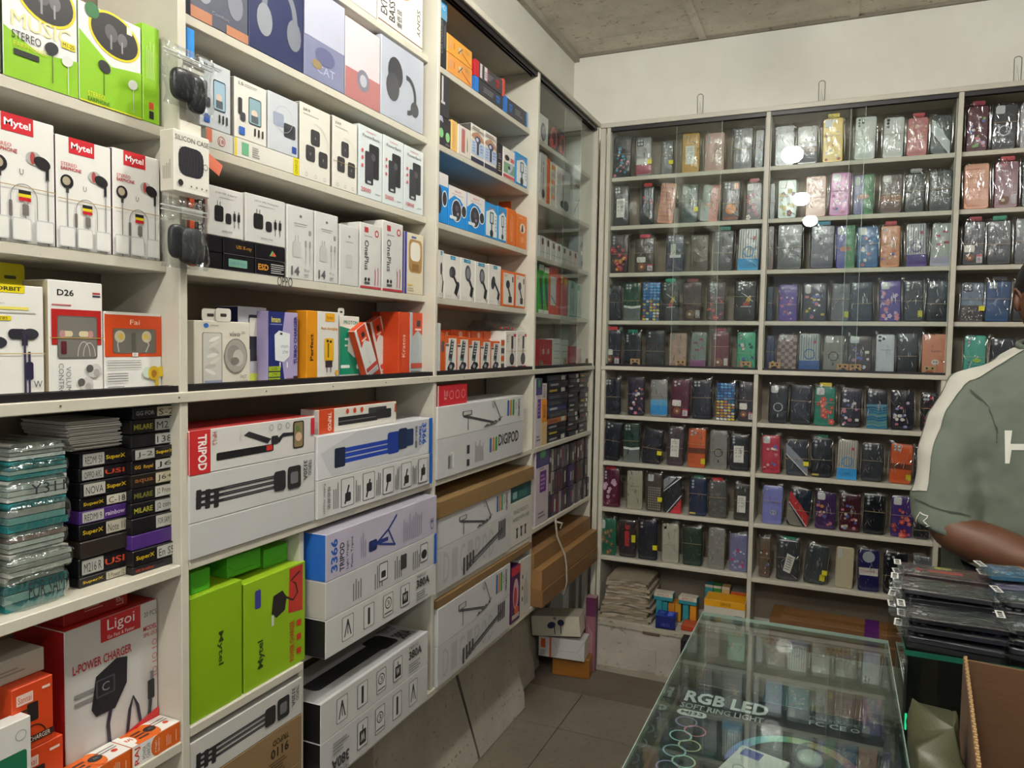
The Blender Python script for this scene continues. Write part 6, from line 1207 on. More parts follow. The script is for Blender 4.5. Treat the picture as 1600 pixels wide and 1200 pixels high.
crow(RL[1], LO, 'seventh shelf, left bay', [(940, 966, 658, 'glossy black tilted case', '#1b1f2a', '3t', None, 0, 0, 'sb'), (974, 999, 660, 'dark green case with white stripe', '#183a28', '4', 'band', 0, 0, 'b'), (1002, 1031, 670, 'black ridged case with yellow sticker', '#1c1e2a', '', None, 0, 0, 'ys'), (1041, 1066, 665, 'clear dark case with white card', '#4a3a40', '2', 'card'), (1074, 1101, 668, 'orange case with brown band', '#c85a22', '3t', 'leather', 0, 0, 'm'), (1108, 1135, 671, 'grey clear case with dark ring', '#85837e', '', 'ring', '#3a3836', 0, 'b'), (1140, 1170, 677, 'black case with white card and band', '#15161f', '3', 'card', 0, 0, 'b')])
crow(RL[2], LO, 'eighth shelf, left bay', [(941, 968, 732, 'maroon case with white flowers', '#5a1432', '3', 'floral', '#c8a8c4', '#8a3a6a', '', '#a01a2a'), (979, 1003, 734, 'plain cream case with tiny word', '#a9a590', '', 'word', '#3a3834', 0, 'm'), (1009, 1033, 738, 'clear case with white square grid', '#4d443c', 'sq', 'grid', '#a9a298', 0, 'y'), (1036, 1064, 743, 'silver and navy striped case', '#20232f', '1', 'diag2', '#c8303a'), (1076, 1103, 746, 'navy blue case with yellow bar', '#16284a', '3', 'bar', 0, 0, 'b', '#1f5a4c'), (1107, 1135, 751, 'smoky grey case with red tab', '#585654', '2', 'dots', '#6a6866', '#6a6866', '', '#b02424'), (1146, 1171, 755, 'dark case with cream card', '#3a3732', '1', 'card', 0, 0, 'b')])
crow(RL[3], LO, 'ninth shelf, left bay', [(937, 962, 808, 'green case with brown flower', '#1f6a52', 'oval', 'floral', '#8a6a4a', '#26343a'), (967, 993, 812, 'dark case with red figure', '#33262c', '', 'figure', '#b02a30'), (997, 1026, 811, 'dark navy wrapped case', '#1f2230', '2', None, 0, 0, 'y'), (1034, 1060, 817, 'off-white case with square camera', '#b3b0a0', '1', None, 0, 0, 'mk'), (1066, 1096, 822, 'dark case with green rim', '#20382c', '', None, 0, 0, ''), (1105, 1131, 824, 'silver grey case', '#8c8985', '2', 'dots', '#9a9895', '#a89a9c'), (1139, 1167, 833, 'lilac case with white swirls', '#77779e', '', 'print', '#b0aecb', '#c83a6a')])
crow(RZ[0], UO, 'top shelf, middle bay', [(1210, 1241, 196, 'glossy black wrapped case', '#3a3f4c', '', None, 0, 0, ''), (1245, 1277, 197, 'dark case with brown band', '#3a3d48', '', 'half', '#3a3d48', '#7a6058', 'b'), (1285, 1317, 184, 'bright yellow case with round stickers', '#e3bd1e', 'sq', 'dots', '#e8e4dc', '#c86a5a', '', '#d8c41e'), (1334, 1367, 183, 'white case with five lenses', '#d0d4d2', '5', None, 0, 0, 'kb'), (1379, 1411, 183, 'white case with three lenses', '#d6d9d8', '3', None, 0, 0, 'kb'), (1416, 1448, 184, 'salmon pink case with butterfly', '#cc8083', '', 'dots', '#d9a09a', '#e0c8b0', 'b', '#b83040'), (1453, 1484, 180, 'glossy silver-black pouch', '#3c444a', '', 'diag', '#c8ced2', '#6a7276')])
crow(RZ[1], UO, 'second shelf, middle bay', [(1202, 1211, 285, 'dark case edge beside the divider', '#2f3440', '', None), (1215, 1244, 281, 'mint and yellow floral case', '#b9cfc9', 'sq', 'floral', '#d8d08a', '#8a5a58'), (1258, 1290, 275, 'peach case with blue dot', '#cf9a86', '1', 'dots', '#d4a494', '#d4a494'), (1295, 1327, 270, 'pink and magenta marbled case', '#c86ab8', 'sq', 'print', '#b848a0', '#dba8d0', 'b'), (1333, 1364, 273, 'lilac and green two-tone case', '#6a66a8', 'oval', 'two', '#3f8a5a'), (1375, 1408, 272, 'brown clear case with orange band', '#6a5a56', 'sq', 'half', '#6a4a42', '#8a5a38'), (1413, 1444, 270, 'black case under a grey tab', '#23272f', '2', None, 0, 0, 'b', '#9a9d9c'), (1451, 1488, 266, 'black wrapped case at the end', '#2a3038', '3', None, 0, 0, 'bW')])
crow(RZ[2], UO, 'third shelf, middle bay', [(1198, 1208, 352, 'brown case edge at the divider', '#6a5048', '', None), (1213, 1252, 350, 'wide black plain case', '#1e2228', '3', None, 0, 0, 'bW'), (1265, 1302, 352, 'navy case with cyan tab', '#1f2440', '4', None, 0, 0, 'W', '#2a90b0'), (1306, 1335, 352, 'violet and green floral case', '#3a3a98', 'sq', 'two', '#5a9a70', 0, ''), (1339, 1372, 353, 'blue watercolour case', '#2a68a0', 'sq', 'print', '#5aa0cc', '#3a80b0', 'b'), (1375, 1406, 352, 'peach case with pale swirl', '#d4946e', '1', 'print', '#e0b098', '#d8785a', 'b', '#b83040'), (1416, 1448, 349, 'purple and white case with ring', '#c4c4cc', '', 'stripes', '#4a3488', '#77777f'), (1453, 1485, 348, 'grey case with red butterflies', '#aab2aa', '', 'butter', '#a03a54', '#a8a8c0')])
crow(RZ[3], UO, 'fourth shelf, middle bay', [(1197, 1207, 446, 'navy case edge beside the divider', '#1f3450', '', None), (1216, 1245, 443, 'purple case with pink figures', '#5a3a98', '1', 'print', '#c878a8', '#8a6ac8', 'b'), (1253, 1291, 441, 'black case with white stickers', '#262a34', 'oval', 'print', '#d8d4cc', '#d8b83a', 'W'), (1297, 1326, 442, 'grey clear case', '#62666a', '1', 'tag', 0, 0, 'b'), (1329, 1363, 440, 'navy case with pale corner', '#1d2638', '2', None, 0, 0, 'b'), (1374, 1407, 438, 'purple case with pink flowers', '#5a489a', 'sq', 'floral', '#d88aa0', '#c8b8dc', 'b'), (1412, 1442, 437, 'plain black ribbed case', '#1a1f28', '3', 'tag', 0, 0, 'mb'), (1447, 1484, 437, 'black wrapped case with lenses', '#20252c', '3t', None, 0, 0, 'bW')])
crow(M+.0002, UO, 'fifth shelf, middle bay', [(1196, 1209, 523, 'dark blue case edge', '#26305a', '', 'tag', 0, 0, 'b'), (1213, 1243, 521, 'brown and pink checkered case', '#8a766e', 'sq', 'checker', '#6a544e', '#a8908a'), (1248, 1280, 520, 'white striped case with blue base', '#b8c0be', '', 'stripes', '#2a5aa0', '#77807f', 'b'), (1285, 1317, 523, 'olive grey clear case with ring', '#8a887c', 'sq', 'ring', '#3c3a34', 0, 'b'), (1324, 1361, 523, 'brown and navy graffiti case', '#4a3a30', 'sq', 'print', '#a8a83a', '#2a3a70', 'W'), (1368, 1397, 521, 'white case with dark frame', '#c8ccd4', '3t', 'word', '#8a5a6a', 0, 'k'), (1401, 1434, 520, 'matte black case beside the white one', '#22252b', '3t', None, 0, 0, 'mb'), (1440, 1478, 521, 'peach case with small face', '#dc9276', '', 'face', '#dcdcd8', '#4a4a50', 'W')])
crow(RL[0], LO, 'sixth shelf, middle bay', [(1200, 1229, 600, 'black case with white ring', '#1b1d22', 'sq', 'ring', '#a5a8aa', 0, ''), (1233, 1266, 600, 'plain black wrapped case', '#191c24', '', None, 0, 0, 'b'), (1271, 1303, 603, 'teal floral case in yellow pack', '#1f7a64', 'sq', 'floral', '#c8483f', '#d87a6a', '', '#b8a81e'), (1312, 1344, 605, 'black case with purple stickers', '#241f2e', '2', 'print', '#b8a0d0', '#d8d0d8', 'b'), (1354, 1386, 607, 'black case with blue waves', '#1c2028', '3t', 'wave'), (1392, 1427, 609, 'black case crowded with stickers', '#221f2c', '1', 'print', '#c8b0c8', '#8a8ac0'), (1438, 1464, 612, 'black case with red spots', '#1c1c22', 'sqk', 'dots', '#b81f28', '#b81f28', 'b')])
crow(RL[1], LO, 'seventh shelf, middle bay', [(1190, 1219, 679, 'red and white marbled case', '#b82a42', 'sq', 'print', '#c8a8a4', '#a01f38'), (1228, 1262, 685, 'glossy black wrapped case', '#2c2f38', '', 'diag', '#8a8f9a', '#3a3f4a', 'y'), (1267, 1298, 684, 'black case with gold bar', '#181b22', '2', 'bar', 0, 0, 'b', '#1f5a48'), (1307, 1338, 686, 'white striped case with sky blue base', '#b8b4aa', '', 'stripes', '#2f9ade', '#8a8780', ''), (1345, 1378, 691, 'dark grey case in shiny sleeve', '#34363d', '4', None, 0, 0, 'b'), (1389, 1423, 692, 'orange case with dark band', '#cf5a24', '4', 'leather', 0, 0, 'm'), (1428, 1450, 697, 'dark case beside the sleeve stripe', '#2b2b30', '', None)])
crow(RL[2], LO, 'eighth shelf, middle bay', [(1190, 1221, 757, 'lilac case with small face', '#7c80c4', '1', 'face', '#a8a8bc', '#3a3a58', 'b'), (1228, 1261, 762, 'navy red and grey diagonal case', '#1d2838', '3t', 'diag', '#c02a30', '#8a857c', 's'), (1273, 1304, 767, 'purple case with orange figure', '#43265a', 'sq', 'print', '#c88a3a', '#6a3a80', 'b'), (1311, 1344, 770, 'maroon case with pale doodles', '#461522', '2', 'print', '#c8b8a0', '#8a9ac0'), (1348, 1381, 771, 'black case with three lenses', '#14181f', '3', None, 0, 0, 'b'), (1391, 1424, 774, 'red and blue flower print case', '#4a3478', 'sq', 'floral', '#c8403a', '#d8705a', 'b'), (1428, 1452, 812, 'low dark case half behind the sleeve', '#23242b', '', None)])
crow(RL[3]-.01, LO, 'ninth shelf, middle bay', [(1185, 1202, 838, 'tan and dark picture case', '#6a5a48', '', 'print', '#8a2a34', '#26343a', 'b'), (1212, 1247, 842, 'dark grey case with tilted white card', '#3a3c42', '3t', 'cardt', 0, 0, 'Wb', '#1f7a60'), (1254, 1288, 850, 'dark clear case with mint edge', '#3f4548', '2', 'tag', 0, 0, 'ys'), (1304, 1332, 853, 'plain cream case with brown camera', '#b3aa90', 'oval', None, 0, 0, 'mn'), (1340, 1373, 856, 'navy case with white note', '#1f2058', 'round', 'note'), (1380, 1417, 861, 'black case with three grey lenses', '#15171f', '3t', None, 0, 0, 'bW'), (1423, 1452, 868, 'silver pouch beside the glass counter', '#6a6c70', '', 'diag', '#b8babd', '#3a3c42')])
crow(RZ[0], UO, 'top shelf, right bay', [(1509, 1543, 165, 'maroon case with doodle print', '#551a2c', '', 'print', '#8ab86a', '#c8b8d8', '', '#8a1f34'), (1549, 1587, 163, 'black case with white ring', '#2c3038', 'sq', 'ring', '#c3c8c9', 0, 'W'), (1594, 1622, 160, 'pale flower case cut by the frame', '#a9a8ac', '', 'floral', '#8a4a58', '#d0d0d4')])
crow(RZ[1], UO, 'second shelf, right bay', [(1506, 1545, 256, 'peach case under a white tab', '#d89a7a', '', 'pattern', '#e0ab90', '#d08a68', 'Wb'), (1553, 1591, 251, 'crimson case with brown patch', '#6a1834', '1', 'donut', '#8a6248', '#c8788a', 'W', '#b83a44'), (1596, 1624, 250, 'dark green case cut by the frame', '#2a3438', '', None)])
crow(RZ[2], UO, 'third shelf, right bay', [(1503, 1537, 345, 'black case with white patch', '#20222c', '3t', 'bearless', 0, 0, 'b', '#8a1f30'), (1542, 1580, 344, 'plain black case with green tab', '#1e2229', '3t', None, 0, 0, 'Wb', '#1f8a6c'), (1585, 1612, 340, 'grey clear case cut by the frame', '#55585c', '2', None, 0, 0, 'b')])
crow(RZ[3], UO, 'fourth shelf, right bay', [(1500, 1535, 441, 'grey blue glitter case', '#6a7c8e', 'sqk', 'glitter', 0, 0, 'by'), (1538, 1576, 439, 'denim blue case', '#234a78', '4', None, 0, 0, 'Wb', '#1a1c20'), (1581, 1610, 438, 'black case behind the ear', '#23252b', '', None)])
crow(M+.0002, UO, 'fifth shelf, right bay', [(1505, 1539, 523, 'mint case with dark words', '#4faa98', '2', 'text', '#1f3a44', 0, 'b'), (1547, 1586, 526, 'black case behind the white shoulder stripe', '#1f232b', '3t', None, 0, 0, 'Wb')])
# cardboard spacers wedged at the foot of the glass doors
for k, px in enumerate((992, 1063, 1165, 1210, 1316, 1336, 1452)):
    X = Xat(px, M, DB+.0055); o = link('cardboard_spacer', MB().box(-.022, 0, .0, .022, .0012, .027, mat('#a58a66', .8, 0, 'card')).build('cs').data) if False else MB().prism([(-.022, 0), (-.015, 0), (-.010, .008), (-.003, .009), (.003, .009), (.010, .008), (.015, 0), (.022, 0), (.022, .026), (-.022, .026)], -.0006, .0006, mat('#a58a66', .8, 0, 'card')).build('cardboard_spacer', loc=(X, DB+.0062, M+.0092))
    tag(o, 'small cardboard spacer at the foot of the rack glass, %s from left' % ORD[k], 'spacer', 'cardboard spacers')
    a = Art(.044, .026); a.circ(.28, .62, .1, '#2c221a', 10); a.circ(.72, .62, .1, '#2c221a', 10); a.build(o, 'punched_holes').location = (-.022, -.0007, 0)
# ================================================================ corner bundle, floor boxes, step goods
CARD = mat('#8a653c', .8, 0, 'card')
z0 = BZ+.0005
def flat(name, lab, a_, b_, yt, yb, xo, d, c='#8a653c', left='#7a5a36', **k):
    Yb = Yat(b_, .6, xo); Ya_ = Yat(a_, .6, xo); zb_ = Zat(yb, xo, Ya_); zt_ = Zat(yt, xo, Ya_)
    return carton(name, lab, 'carton', (xo, Ya_, zb_), math.pi/2, min(Yb, 3.262)-Ya_, d, zt_-zb_, c, left=left, kind='card', **k)
yA = PD[1]+.004
f1 = carton('flattened_carton', 'folded brown carton at the bottom of the roped bundle in the corner bay', 'carton', (.045, yA, BZ+.0006), math.pi/2, 3.26-yA, .09, .062, '#7f5c36', kind='card', tilt=(0, 0))
f2 = carton('flattened_carton', 'folded brown carton with a slit flap, front middle of the roped bundle', 'carton', (.040, yA+.004, BZ+.0632), math.pi/2, 3.262-yA-.006, .075, .078, '#8d693f', kind='card', top='#9b764a')
f3 = carton('flattened_carton', 'folded brown carton lying on top at the front of the roped bundle', 'carton', (.010, yA, BZ+.1418), math.pi/2, 3.255-yA, .10, .058, '#86643c', kind='card', top='#94704a')
f4 = carton('flattened_carton', 'flat brown carton standing behind, highest of the roped bundle', 'carton', (-.095, yA, BZ+.0006), math.pi/2, 3.25-yA, .05, .25, '#6d4f30', kind='card')
ya = Yat(884, .62, .05)
rp = MB().tube([(.006, ya-.01, US['3F']-.004), (.014, ya-.008, BZ+.215), (.046, ya, BZ+.142), (.052, ya+.004, BZ+.10), (.052, ya+.01, BZ+.03), (.048, ya+.0, BZ-.02), (.02, ya, BZ-.012)], .0042, mat('#a3998a', .9, 0, 'card'), 7).tube([(.012, ya-.008, US['3F']-.02), (.024, ya+.02, US['3F']-.03), (.02, ya+.012, US['3F']-.05)], .0045, mat('#a3998a', .9, 0, 'card'), 7).build('rope', smooth=True)
tag(rp, 'pale knotted rope tied around the brown carton bundle in the corner', 'rope')
# crumpled clear film hanging in the corner below the bundle
v = []; f = []
for j in range(15):
    for i in range(15):
        v.append((-.02+.012*noise.noise(Vector((i*.45, j*.4, 5)))+.018*noise.noise(Vector((i*1.1, j*1.2, 9))), 3.135+.0075*i, .02+.028*j))
for j in range(14):
    for i in range(14): k = j*15+i; f.append((k, k+1, k+16, k+15))
FILMD = mat('#b9b6b2', .14, .12, 'film')
o = link('plastic_film', mesh('plastic_film', v, f, [FILMD], smooth=True), loc=(-.155, 0, 0)); tag(o, 'crumpled dusty clear film bunched in the corner under the carton bundle', 'film')
o = MB().box(-.03, 3.268, 0, -.006, 3.285, BZ-T-.001, mat('#b8b2a6', .7, 0, 'board')).build('wooden_batten'); tag(o, 'pale upright batten in the corner beside the plastic film', 'batten')
# boxes piled on the floor
ob = carton('floor_carton', 'small worn brown carton on the floor in the corner, bottom of the pile', 'carton', (-.085, 3.045, 0), .12, .165, .09, .085, '#94601f', kind='card', top='#7a5224')
zt = .0855
carton('earphone_box', 'white carton with orange end lying on the brown floor carton', 'box', (-.140, 3.015, zt), .10, .205, .10, .088, '#c4c2c0', kind='plain', left='#b9b2a8', top='#c0bebb', art=lambda a: (a.rect(.05, .45, .15, .9, '#c8552a'), a.rect(.24, 0, .28, 1, '#c8552a'), a.lines(.04, .1, .15, .25, 3, '#8d8a88'), a.line([(.3, .03), (.45, .4), (.85, .4), (.98, .05)], .008, '#9b9999'), a.line([(.3, .95), (.45, .4)], .008, '#9b9999'), a.line([(.98, .95), (.85, .4)], .008, '#9b9999')))
o = carton('earphone_box', 'white box with dark blue earphones printed, tilted on top of the floor pile', 'box', (-.165, 3.00, zt+.0895), .12, .215, .11, .088, '#c6bfae', top='#a39c8c', tilt=(0, -.10), art=lambda a: (a.ell(.42, .55, .09, .16, '#26304f', a=.4), a.ell(.62, .68, .07, .16, '#26304f'), a.rect(.47, .1, .49, .5, '#3a3f55'), a.rect(.6, .15, .62, .6, '#3a3f55'), a.circ(.5, .9, .03, '#77756f')))
Yq = 3.10
o = carton('perfume_carton', 'narrow purple and pink carton standing behind the floor pile', 'box', (.035, 3.135, 0), .1, .045, .05, .335, '#8a5a66', left='#5a2a4a', top='#a37a88', art=lambda a: (a.rect(0, .75, 1, 1, '#5a2348'), a.lines(.25, .2, .5, .5, 4, '#b08a90', 1)))
# leaning off-white panels under the left cabinet
PAN = mat('#b5afa2', .7, 0, 'board')
def panel(lab, ya, yb, xf, xt, zt, yoff, cut=0):
    th = .012; L_ = math.hypot(xf-xt, zt); an = math.atan2(xf-xt, zt)
    pts = [(ya-yb*0, 0), (yb-cut, 0), (yb, .03+cut), (yb-yoff, L_), (ya-yoff, L_)]
    o = MB().prism([(y-ya, z_) for y, z_ in pts], 0, th, PAN, mat('#6b6459', .8)).build('leaning_panel')
    o.matrix_basis = Matrix.Translation((xf, ya, .0012)) @ Matrix.Rotation(math.pi/2, 4, 'Z') @ Matrix.Rotation(-an, 4, 'X')
    lo = min((o.matrix_basis @ v.co).z for v in o.data.vertices); o.location.z += .0004-lo
    tag(o, lab, 'panel', 'panels leaning under the left cabinet')
    a = Art(yb-ya, L_); a.lift = .0003; [a.rect(.3+.045*k+R.uniform(0, .02), .18+R.uniform(-.01, .01), .315+.045*k+R.uniform(0, .02), .19+R.uniform(-.005, .01), '#7d766a') for k in range(14)]; a.build(o, 'pen_marks')
panel('off-white leaning panel nearest the photographer under the left cabinet', 1.70, 2.285, -.075, -.175, .43, .065)
panel('off-white leaning panel with clipped lower corner, second from the photographer', 2.30, 2.725, -.075, -.175, .43, .06, .02)
panel('off-white leaning panel, third from the photographer, standing farther back', 2.745, 2.985, -.14, -.182, .30, .05, .01)
panel('short leaning panel nearest the corner, fourth from the photographer', 2.995, 3.10, -.168, -.1895, .30, .03)
# goods on the step under the rack
zs = .2285
pt = link('paper_stack', None, loc=(.085, 3.215, zs)); tag(pt, 'slumped stack of grey paper sheaves on the white step under the rack', 'paper')
PM = [mat(c, .85, 0, 'card') for c in ('#9b907f', '#a89d8b', '#8d8271', '#a2937d')]
zz = 0
for k in range(15):
    t_ = R.uniform(.010, .0155); x = -.012+R.uniform(-.008, .008)+(.004*k if k < 9 else .03); w_ = .225-.003*k+R.uniform(-.01, .01)
    v = []; nx = 8
    m = MB(); n = nx+1
    for i in range(n):
        u = i/nx; dz = (.004*noise.noise(Vector((u*3, k*.7, 1)))-.010*(u-.5)**2*2)
        m.v += [(x+w_*u, y_, zz+dz_) for y_, dz_ in ((R.uniform(-.004, .004), dz+.0), (.20, dz), (R.uniform(-.004, .004), dz+t_*.86), (.20, dz+t_*.86))]
    for i in range(nx):
        b = i*4; m.f += [(b, b+4, b+6, b+2), (b+2, b+6, b+7, b+3), (b+1, b+3, b+7, b+5), (b, b+1, b+5, b+4)]; m.i += [m.mi(PM[k % 4])]*4
    m.f += [(0, 2, 3, 1), (nx*4, nx*4+1, nx*4+3, nx*4+2)]; m.i += [0, 0]
    m.build('sheaf', pt); zz += t_
def sbox(lab, px, py, w_, d, h, c, rot=0, y=None, z_=None, cat='box', name='small_box', **k):
    z_ = zs if z_ is None else z_; p = hitZ(px, py, z_) if y is None else Vector((Xat(px, z_, y), y, z_))
    return carton(name, lab, cat, (p.x, p.y, z_), rot, w_, d, h, c, **k)
TE, OO = '#2c8a98', '#cf8a1e'
wt = dict(top='#cfc9b8')
b = [sbox('teal upright box beside the paper stack on the step', 1024, 0, .028, .09, .085, TE, y=3.30), sbox('second teal upright box, right beside the first on the step', 1034, 0, .024, .09, .080, '#23808f', y=3.302),
     sbox('orange upright box between teal ones on the step', 1043.5, 0, .028, .08, .078, '#c07a22', y=3.304), sbox('yellow-orange upright box left of the leaning teal box', 1054, 0, .026, .08, .080, '#c98f2a', y=3.305)]
sbox('teal box with white top lying across the upright boxes, left one', 1021, 0, .086, .05, .034, TE, y=3.302, z_=zs+.0862, art=lambda a: (a.rect(0, .5, 1, 1, '#d3cdbd'), a.text('EMCO', .2, .6, .6, .3, '#b8443a')), top='#d0cabb')
sbox('leaning teal upright box right of the orange ones on the step', 1066, 0, .026, .08, .082, TE, y=3.300, rot=0)
sbox('yellow upright box beside the leaning teal box', 1077, 0, .028, .08, .083, OO, y=3.300)
sbox('teal box with white top lying across the upright boxes, right one', 1060, 0, .080, .05, .034, TE, y=3.298, z_=zs+.0862, rot=-.06, art=lambda a: (a.rect(0, .5, 1, 1, '#d3cdbd'), a.text('EMCO', .2, .6, .6, .3, '#b8443a')), top='#d0cabb')
sbox('flat red and orange packets on the step behind the blue box', 1064, 0, .075, .08, .022, '#b03f1c', y=3.215, top='#b5502a')
o = sbox('glossy deep blue box with neon figure print on the step edge', 1024, 0, .085, .075, .055, '#16236e', y=3.193, rot=.05, top='#1f2f9a', art=lambda a: (a.text('NEON', .3, .2, .4, .25, '#4a5ac0'), a.rect(0, .0, 1, .08, '#10184a')), arts={'t': lambda a: (a.rr(.55, .15, .85, .9, .2, '#3a5ae0'), a.line([(.6, .2), (.75, .5), (.6, .8)], .06, '#8fa8ff'), a.lines(.12, .5, .3, .3, 3, '#5a78e0'))}, rough=.2)
yb = BBx('earphone_box', 'white and yellow box with earphones printed on the step beside the glass counter', 'box', 1099, 1163, 935, zs, '#c9c4b8', .11, yo=3.25, top='#e0a012', left='#c8900f', art=lambda a: (a.rect(0, .8, 1, 1, '#e0a012'), a.text('EARPHONE', .4, .85, .25, .1, '#55421a'), a.ell(.25, .4, .1, .12, '#26262e'), a.ell(.35, .44, .09, .1, '#c8962a'), a.rr(.72, .35, .95, .6, .2, '#1f3a4a'), a.ell(.85, .3, .08, .1, '#26262e')))
for k, (px, c, l_) in enumerate(((1100, TE, 'teal'), (1113, '#3a8a3a', 'green'), (1126, '#c9a878', 'beige'))): sbox('%s upright box with white top standing behind the yellow and white box' % l_, px, 0, .034, .05, .165, c, y=3.375, art=lambda a: a.rect(0, .93, 1, 1, '#d3cfc2'))
sbox('orange carton behind the yellow and white box against the rack divider', 1140, 0, .065, .10, .15, '#b8501c', y=3.37, top='#8a8a84')
sbox('black upright case standing on the step edge beside the glass counter', 1066, 0, .05, .07, .13, '#1c1b1f', y=3.196) if False else carton('black_box', 'black upright box standing on the floor beside the glass counter', 'box', (Xat(1062, .1, 3.10), 3.10, 0), 0, .07, .07, .23, '#1d1c20', rough=.3)
ot = mat('#8c6438', .25, 0, 'glossbox')
carton('parcel_carton', 'long taped brown carton lying on the step in the middle bay', 'carton', (.80, 3.215, zs), -.05, .52, .16, .12, '#7d5a38', kind='card', top='#8a6540', art=lambda a: (a.rect(0, .55, .9, .62, '#9a7344'), a.rect(.68, .0, .78, 1, '#5a2472')), arts={'t': lambda a: (a.rect(0, .3, 1, .55, ot), a.rect(.68, 0, .78, 1, '#5a2472'), a.rect(.0, 0, .08, 1, ot))})
carton('parcel_carton', 'brown carton on the step behind the packet pile at the right', 'carton', (1.345, 3.22, zs), 0, .5, .16, .11, '#6f5032', kind='card')
# ================================================================ glass counter
GX0, GX1, GY0, GY1, GZ = .737, 1.145, -.35, 1.855, .80
gc = link('glass_counter', None, loc=(0, 0, 0)); tag(gc, 'long low glass display counter in the right foreground', 'counter')
GE = mat('#a9bbb2', .15); WOODC = mat('#3b3a38', .6)
def gp(n, x0, y0, z0_, x1, y1, z1_, m=None, p=gc): return link(n, boxmesh(x1-x0, y1-y0, z1_-z0_, [m or GLASS]*5, 0), p, loc=(x0, y0, z0_))
GT = mat('#f0f6f3', .002, .075, 'glass')
gp('top_pane', GX0, GY0, GZ-.008, GX1, GY1, GZ, GT); gp('side_pane', GX0+.001, GY0+.01, .42, GX0+.006, GY1-.006, GZ-.0085, GT); gp('side_pane', GX1-.006, GY0+.01, .42, GX1-.001, GY1-.006, GZ-.0085, GT)
gp('end_pane', GX0+.007, GY1-.006, .42, GX1-.007, GY1-.001, GZ-.0085, GT)
gp('inner_shelf', GX0+.008, GY0+.02, .625, GX1-.008, GY1-.01, .631, GT)
for x0, x1, y0, y1 in ((GX0-.0004, GX0+.001, GY0, GY1), (GX1-.001, GX1+.0004, GY0, GY1), (GX0, GX1, GY1-.001, GY1+.0006)):
    gp('ground_edge', x0, y0, GZ-.0078, x1, y1, GZ-.0003, GE)
for x in (GX0+.0005, GX1-.0065): gp('corner_joint', x, GY1-.0066, .43, x+.006, GY1-.0006, GZ-.009, GE)
gp('cabinet_base', GX0, GY0, .0, GX1, GY1, .41, mat('#4a4a48', .5, 0, 'paint')); gp('base_board', GX0-.004, GY0, .41, GX1+.004, GY1+.004, .4195, PAINT)
# ring light carton inside, under the top glass
def art_ring(a):
    a.rect(0, 0, 1, 1, '#1f2a33')
    a.text('RGB LED', .025, .905, .42, .075, '#d9dee0', .035); a.text('SOFT RING LIGHT', .02, .86, .41, .033, '#c3c9cc', .015); a.rr(.015, .812, .165, .85, .5, '#d3d8da'); a.text('MJ33', .035, .819, .11, .024, '#26323c', .03)
    for k in range(16): a.circring(.08+(k % 2)*.056, .775-k*.0425, .054, .008, ['#8f88b8', '#c87a88', '#9acbc8', '#b5bf9a', '#8fb5c8', '#9ac8b0'][k % 6], n=28)
    cols = ['#6a78b8', '#5f8fc0', '#5aa8b0', '#6ab09a', '#8fb07a', '#c0b06a', '#c88a6a', '#b8607a', '#8a4a86']
    for k in range(9): a.ring(.60, .62, .30, .19, .055, cols[k], n=6, a0=180-20*k-20.5, a1=180-20*k)
    a.text('Made in China', .64, .945, .22, .018, '#8fa0a6'); a.text('FC CE', .64, .905, .17, .028, '#aebabf', .02); a.circring(.85, .92, .02, .006, '#aebabf')
rb = carton('ring_light_box', 'dark printed ring light carton lying under the glass of the counter', 'box', (.747, .905, .632), 0, .385, .668, .10, '#1b242c', left='#c9c4b2', rough=.35, arts={'t': art_ring})
o = carton('phone_box', 'small white box with a blue stamp lying on the ring light carton', 'box', (.845, 1.205, .7328), -.3, .085, .15, .018, '#cfd1cf', arts={'t': lambda a: (a.rect(.1, .78, .5, .95, '#4a5aa8'), a.text('40', .55, .3, .3, .2, '#55585e', .02), a.circring(.3, .5, .12, .03, '#8d9094'), a.lines(.12, .1, .6, .15, 3, '#9a9da0'))}, kind='plain')
v = []; f = []
bl = link('blister_pack', None, loc=(.965, 1.36, .7328), rot=(0, 0, -.15)); tag(bl, 'clear blister pack with a pale bulb head lying on the ring light carton', 'packet')
MB().box(0, 0, 0, .12, .09, .0015, mat('#dfe6e4', .1, .08, 'film')).build('blister_card', bl); blob('clear_dome', bl, .06, .018, .05, .04, .016, mat('#e9f0ee', .06, .05, 'film'), 3)
o = blob('bulb_head', bl, .035, .016, .022, .022, .012, mat('#c9cdc8', .25), 2); 
for k, (x, y, w_, d, h, c, l_) in enumerate(((.80, .30, .12, .09, .10, '#8d3f78', 'purple box on the inner glass shelf near the photographer'), (.95, .42, .11, .12, .09, '#b9b4a9', 'off-white box on the inner glass shelf near the photographer'))): carton('goods_box', l_, 'box', (x, y, .632), 0, w_, d, h, c)
for k, (x, y, w_, d, h, c, l_) in enumerate(((.77, 1.60, .10, .12, .10, '#4a4c50', 'dark grey box at the far end on the inner glass shelf'), (.90, 1.62, .09, .10, .08, '#2f5a62', 'dark teal box at the far end on the inner glass shelf'), (1.02, 1.60, .08, .12, .09, '#6a4a44', 'brown box at the far end on the inner glass shelf'))): carton('goods_box', l_, 'box', (x, y, .632), 0, w_, d, h, c)
for k in range(9): carton('goods_box', '%s box along the bottom of the glass counter, %s from the far end' % (['dark green', 'grey', 'black', 'maroon', 'navy', 'olive', 'white', 'brown', 'teal'][k], ORD[8-k]), 'box', (.77, .1+k*.185, .4200), 0, .33, .15, .09+.01*(k % 3), ['#2a3f38', '#6a6c6c', '#222226', '#4a2230', '#232c48', '#4c4a34', '#a5a49e', '#5a452f', '#1f4f52'][k])
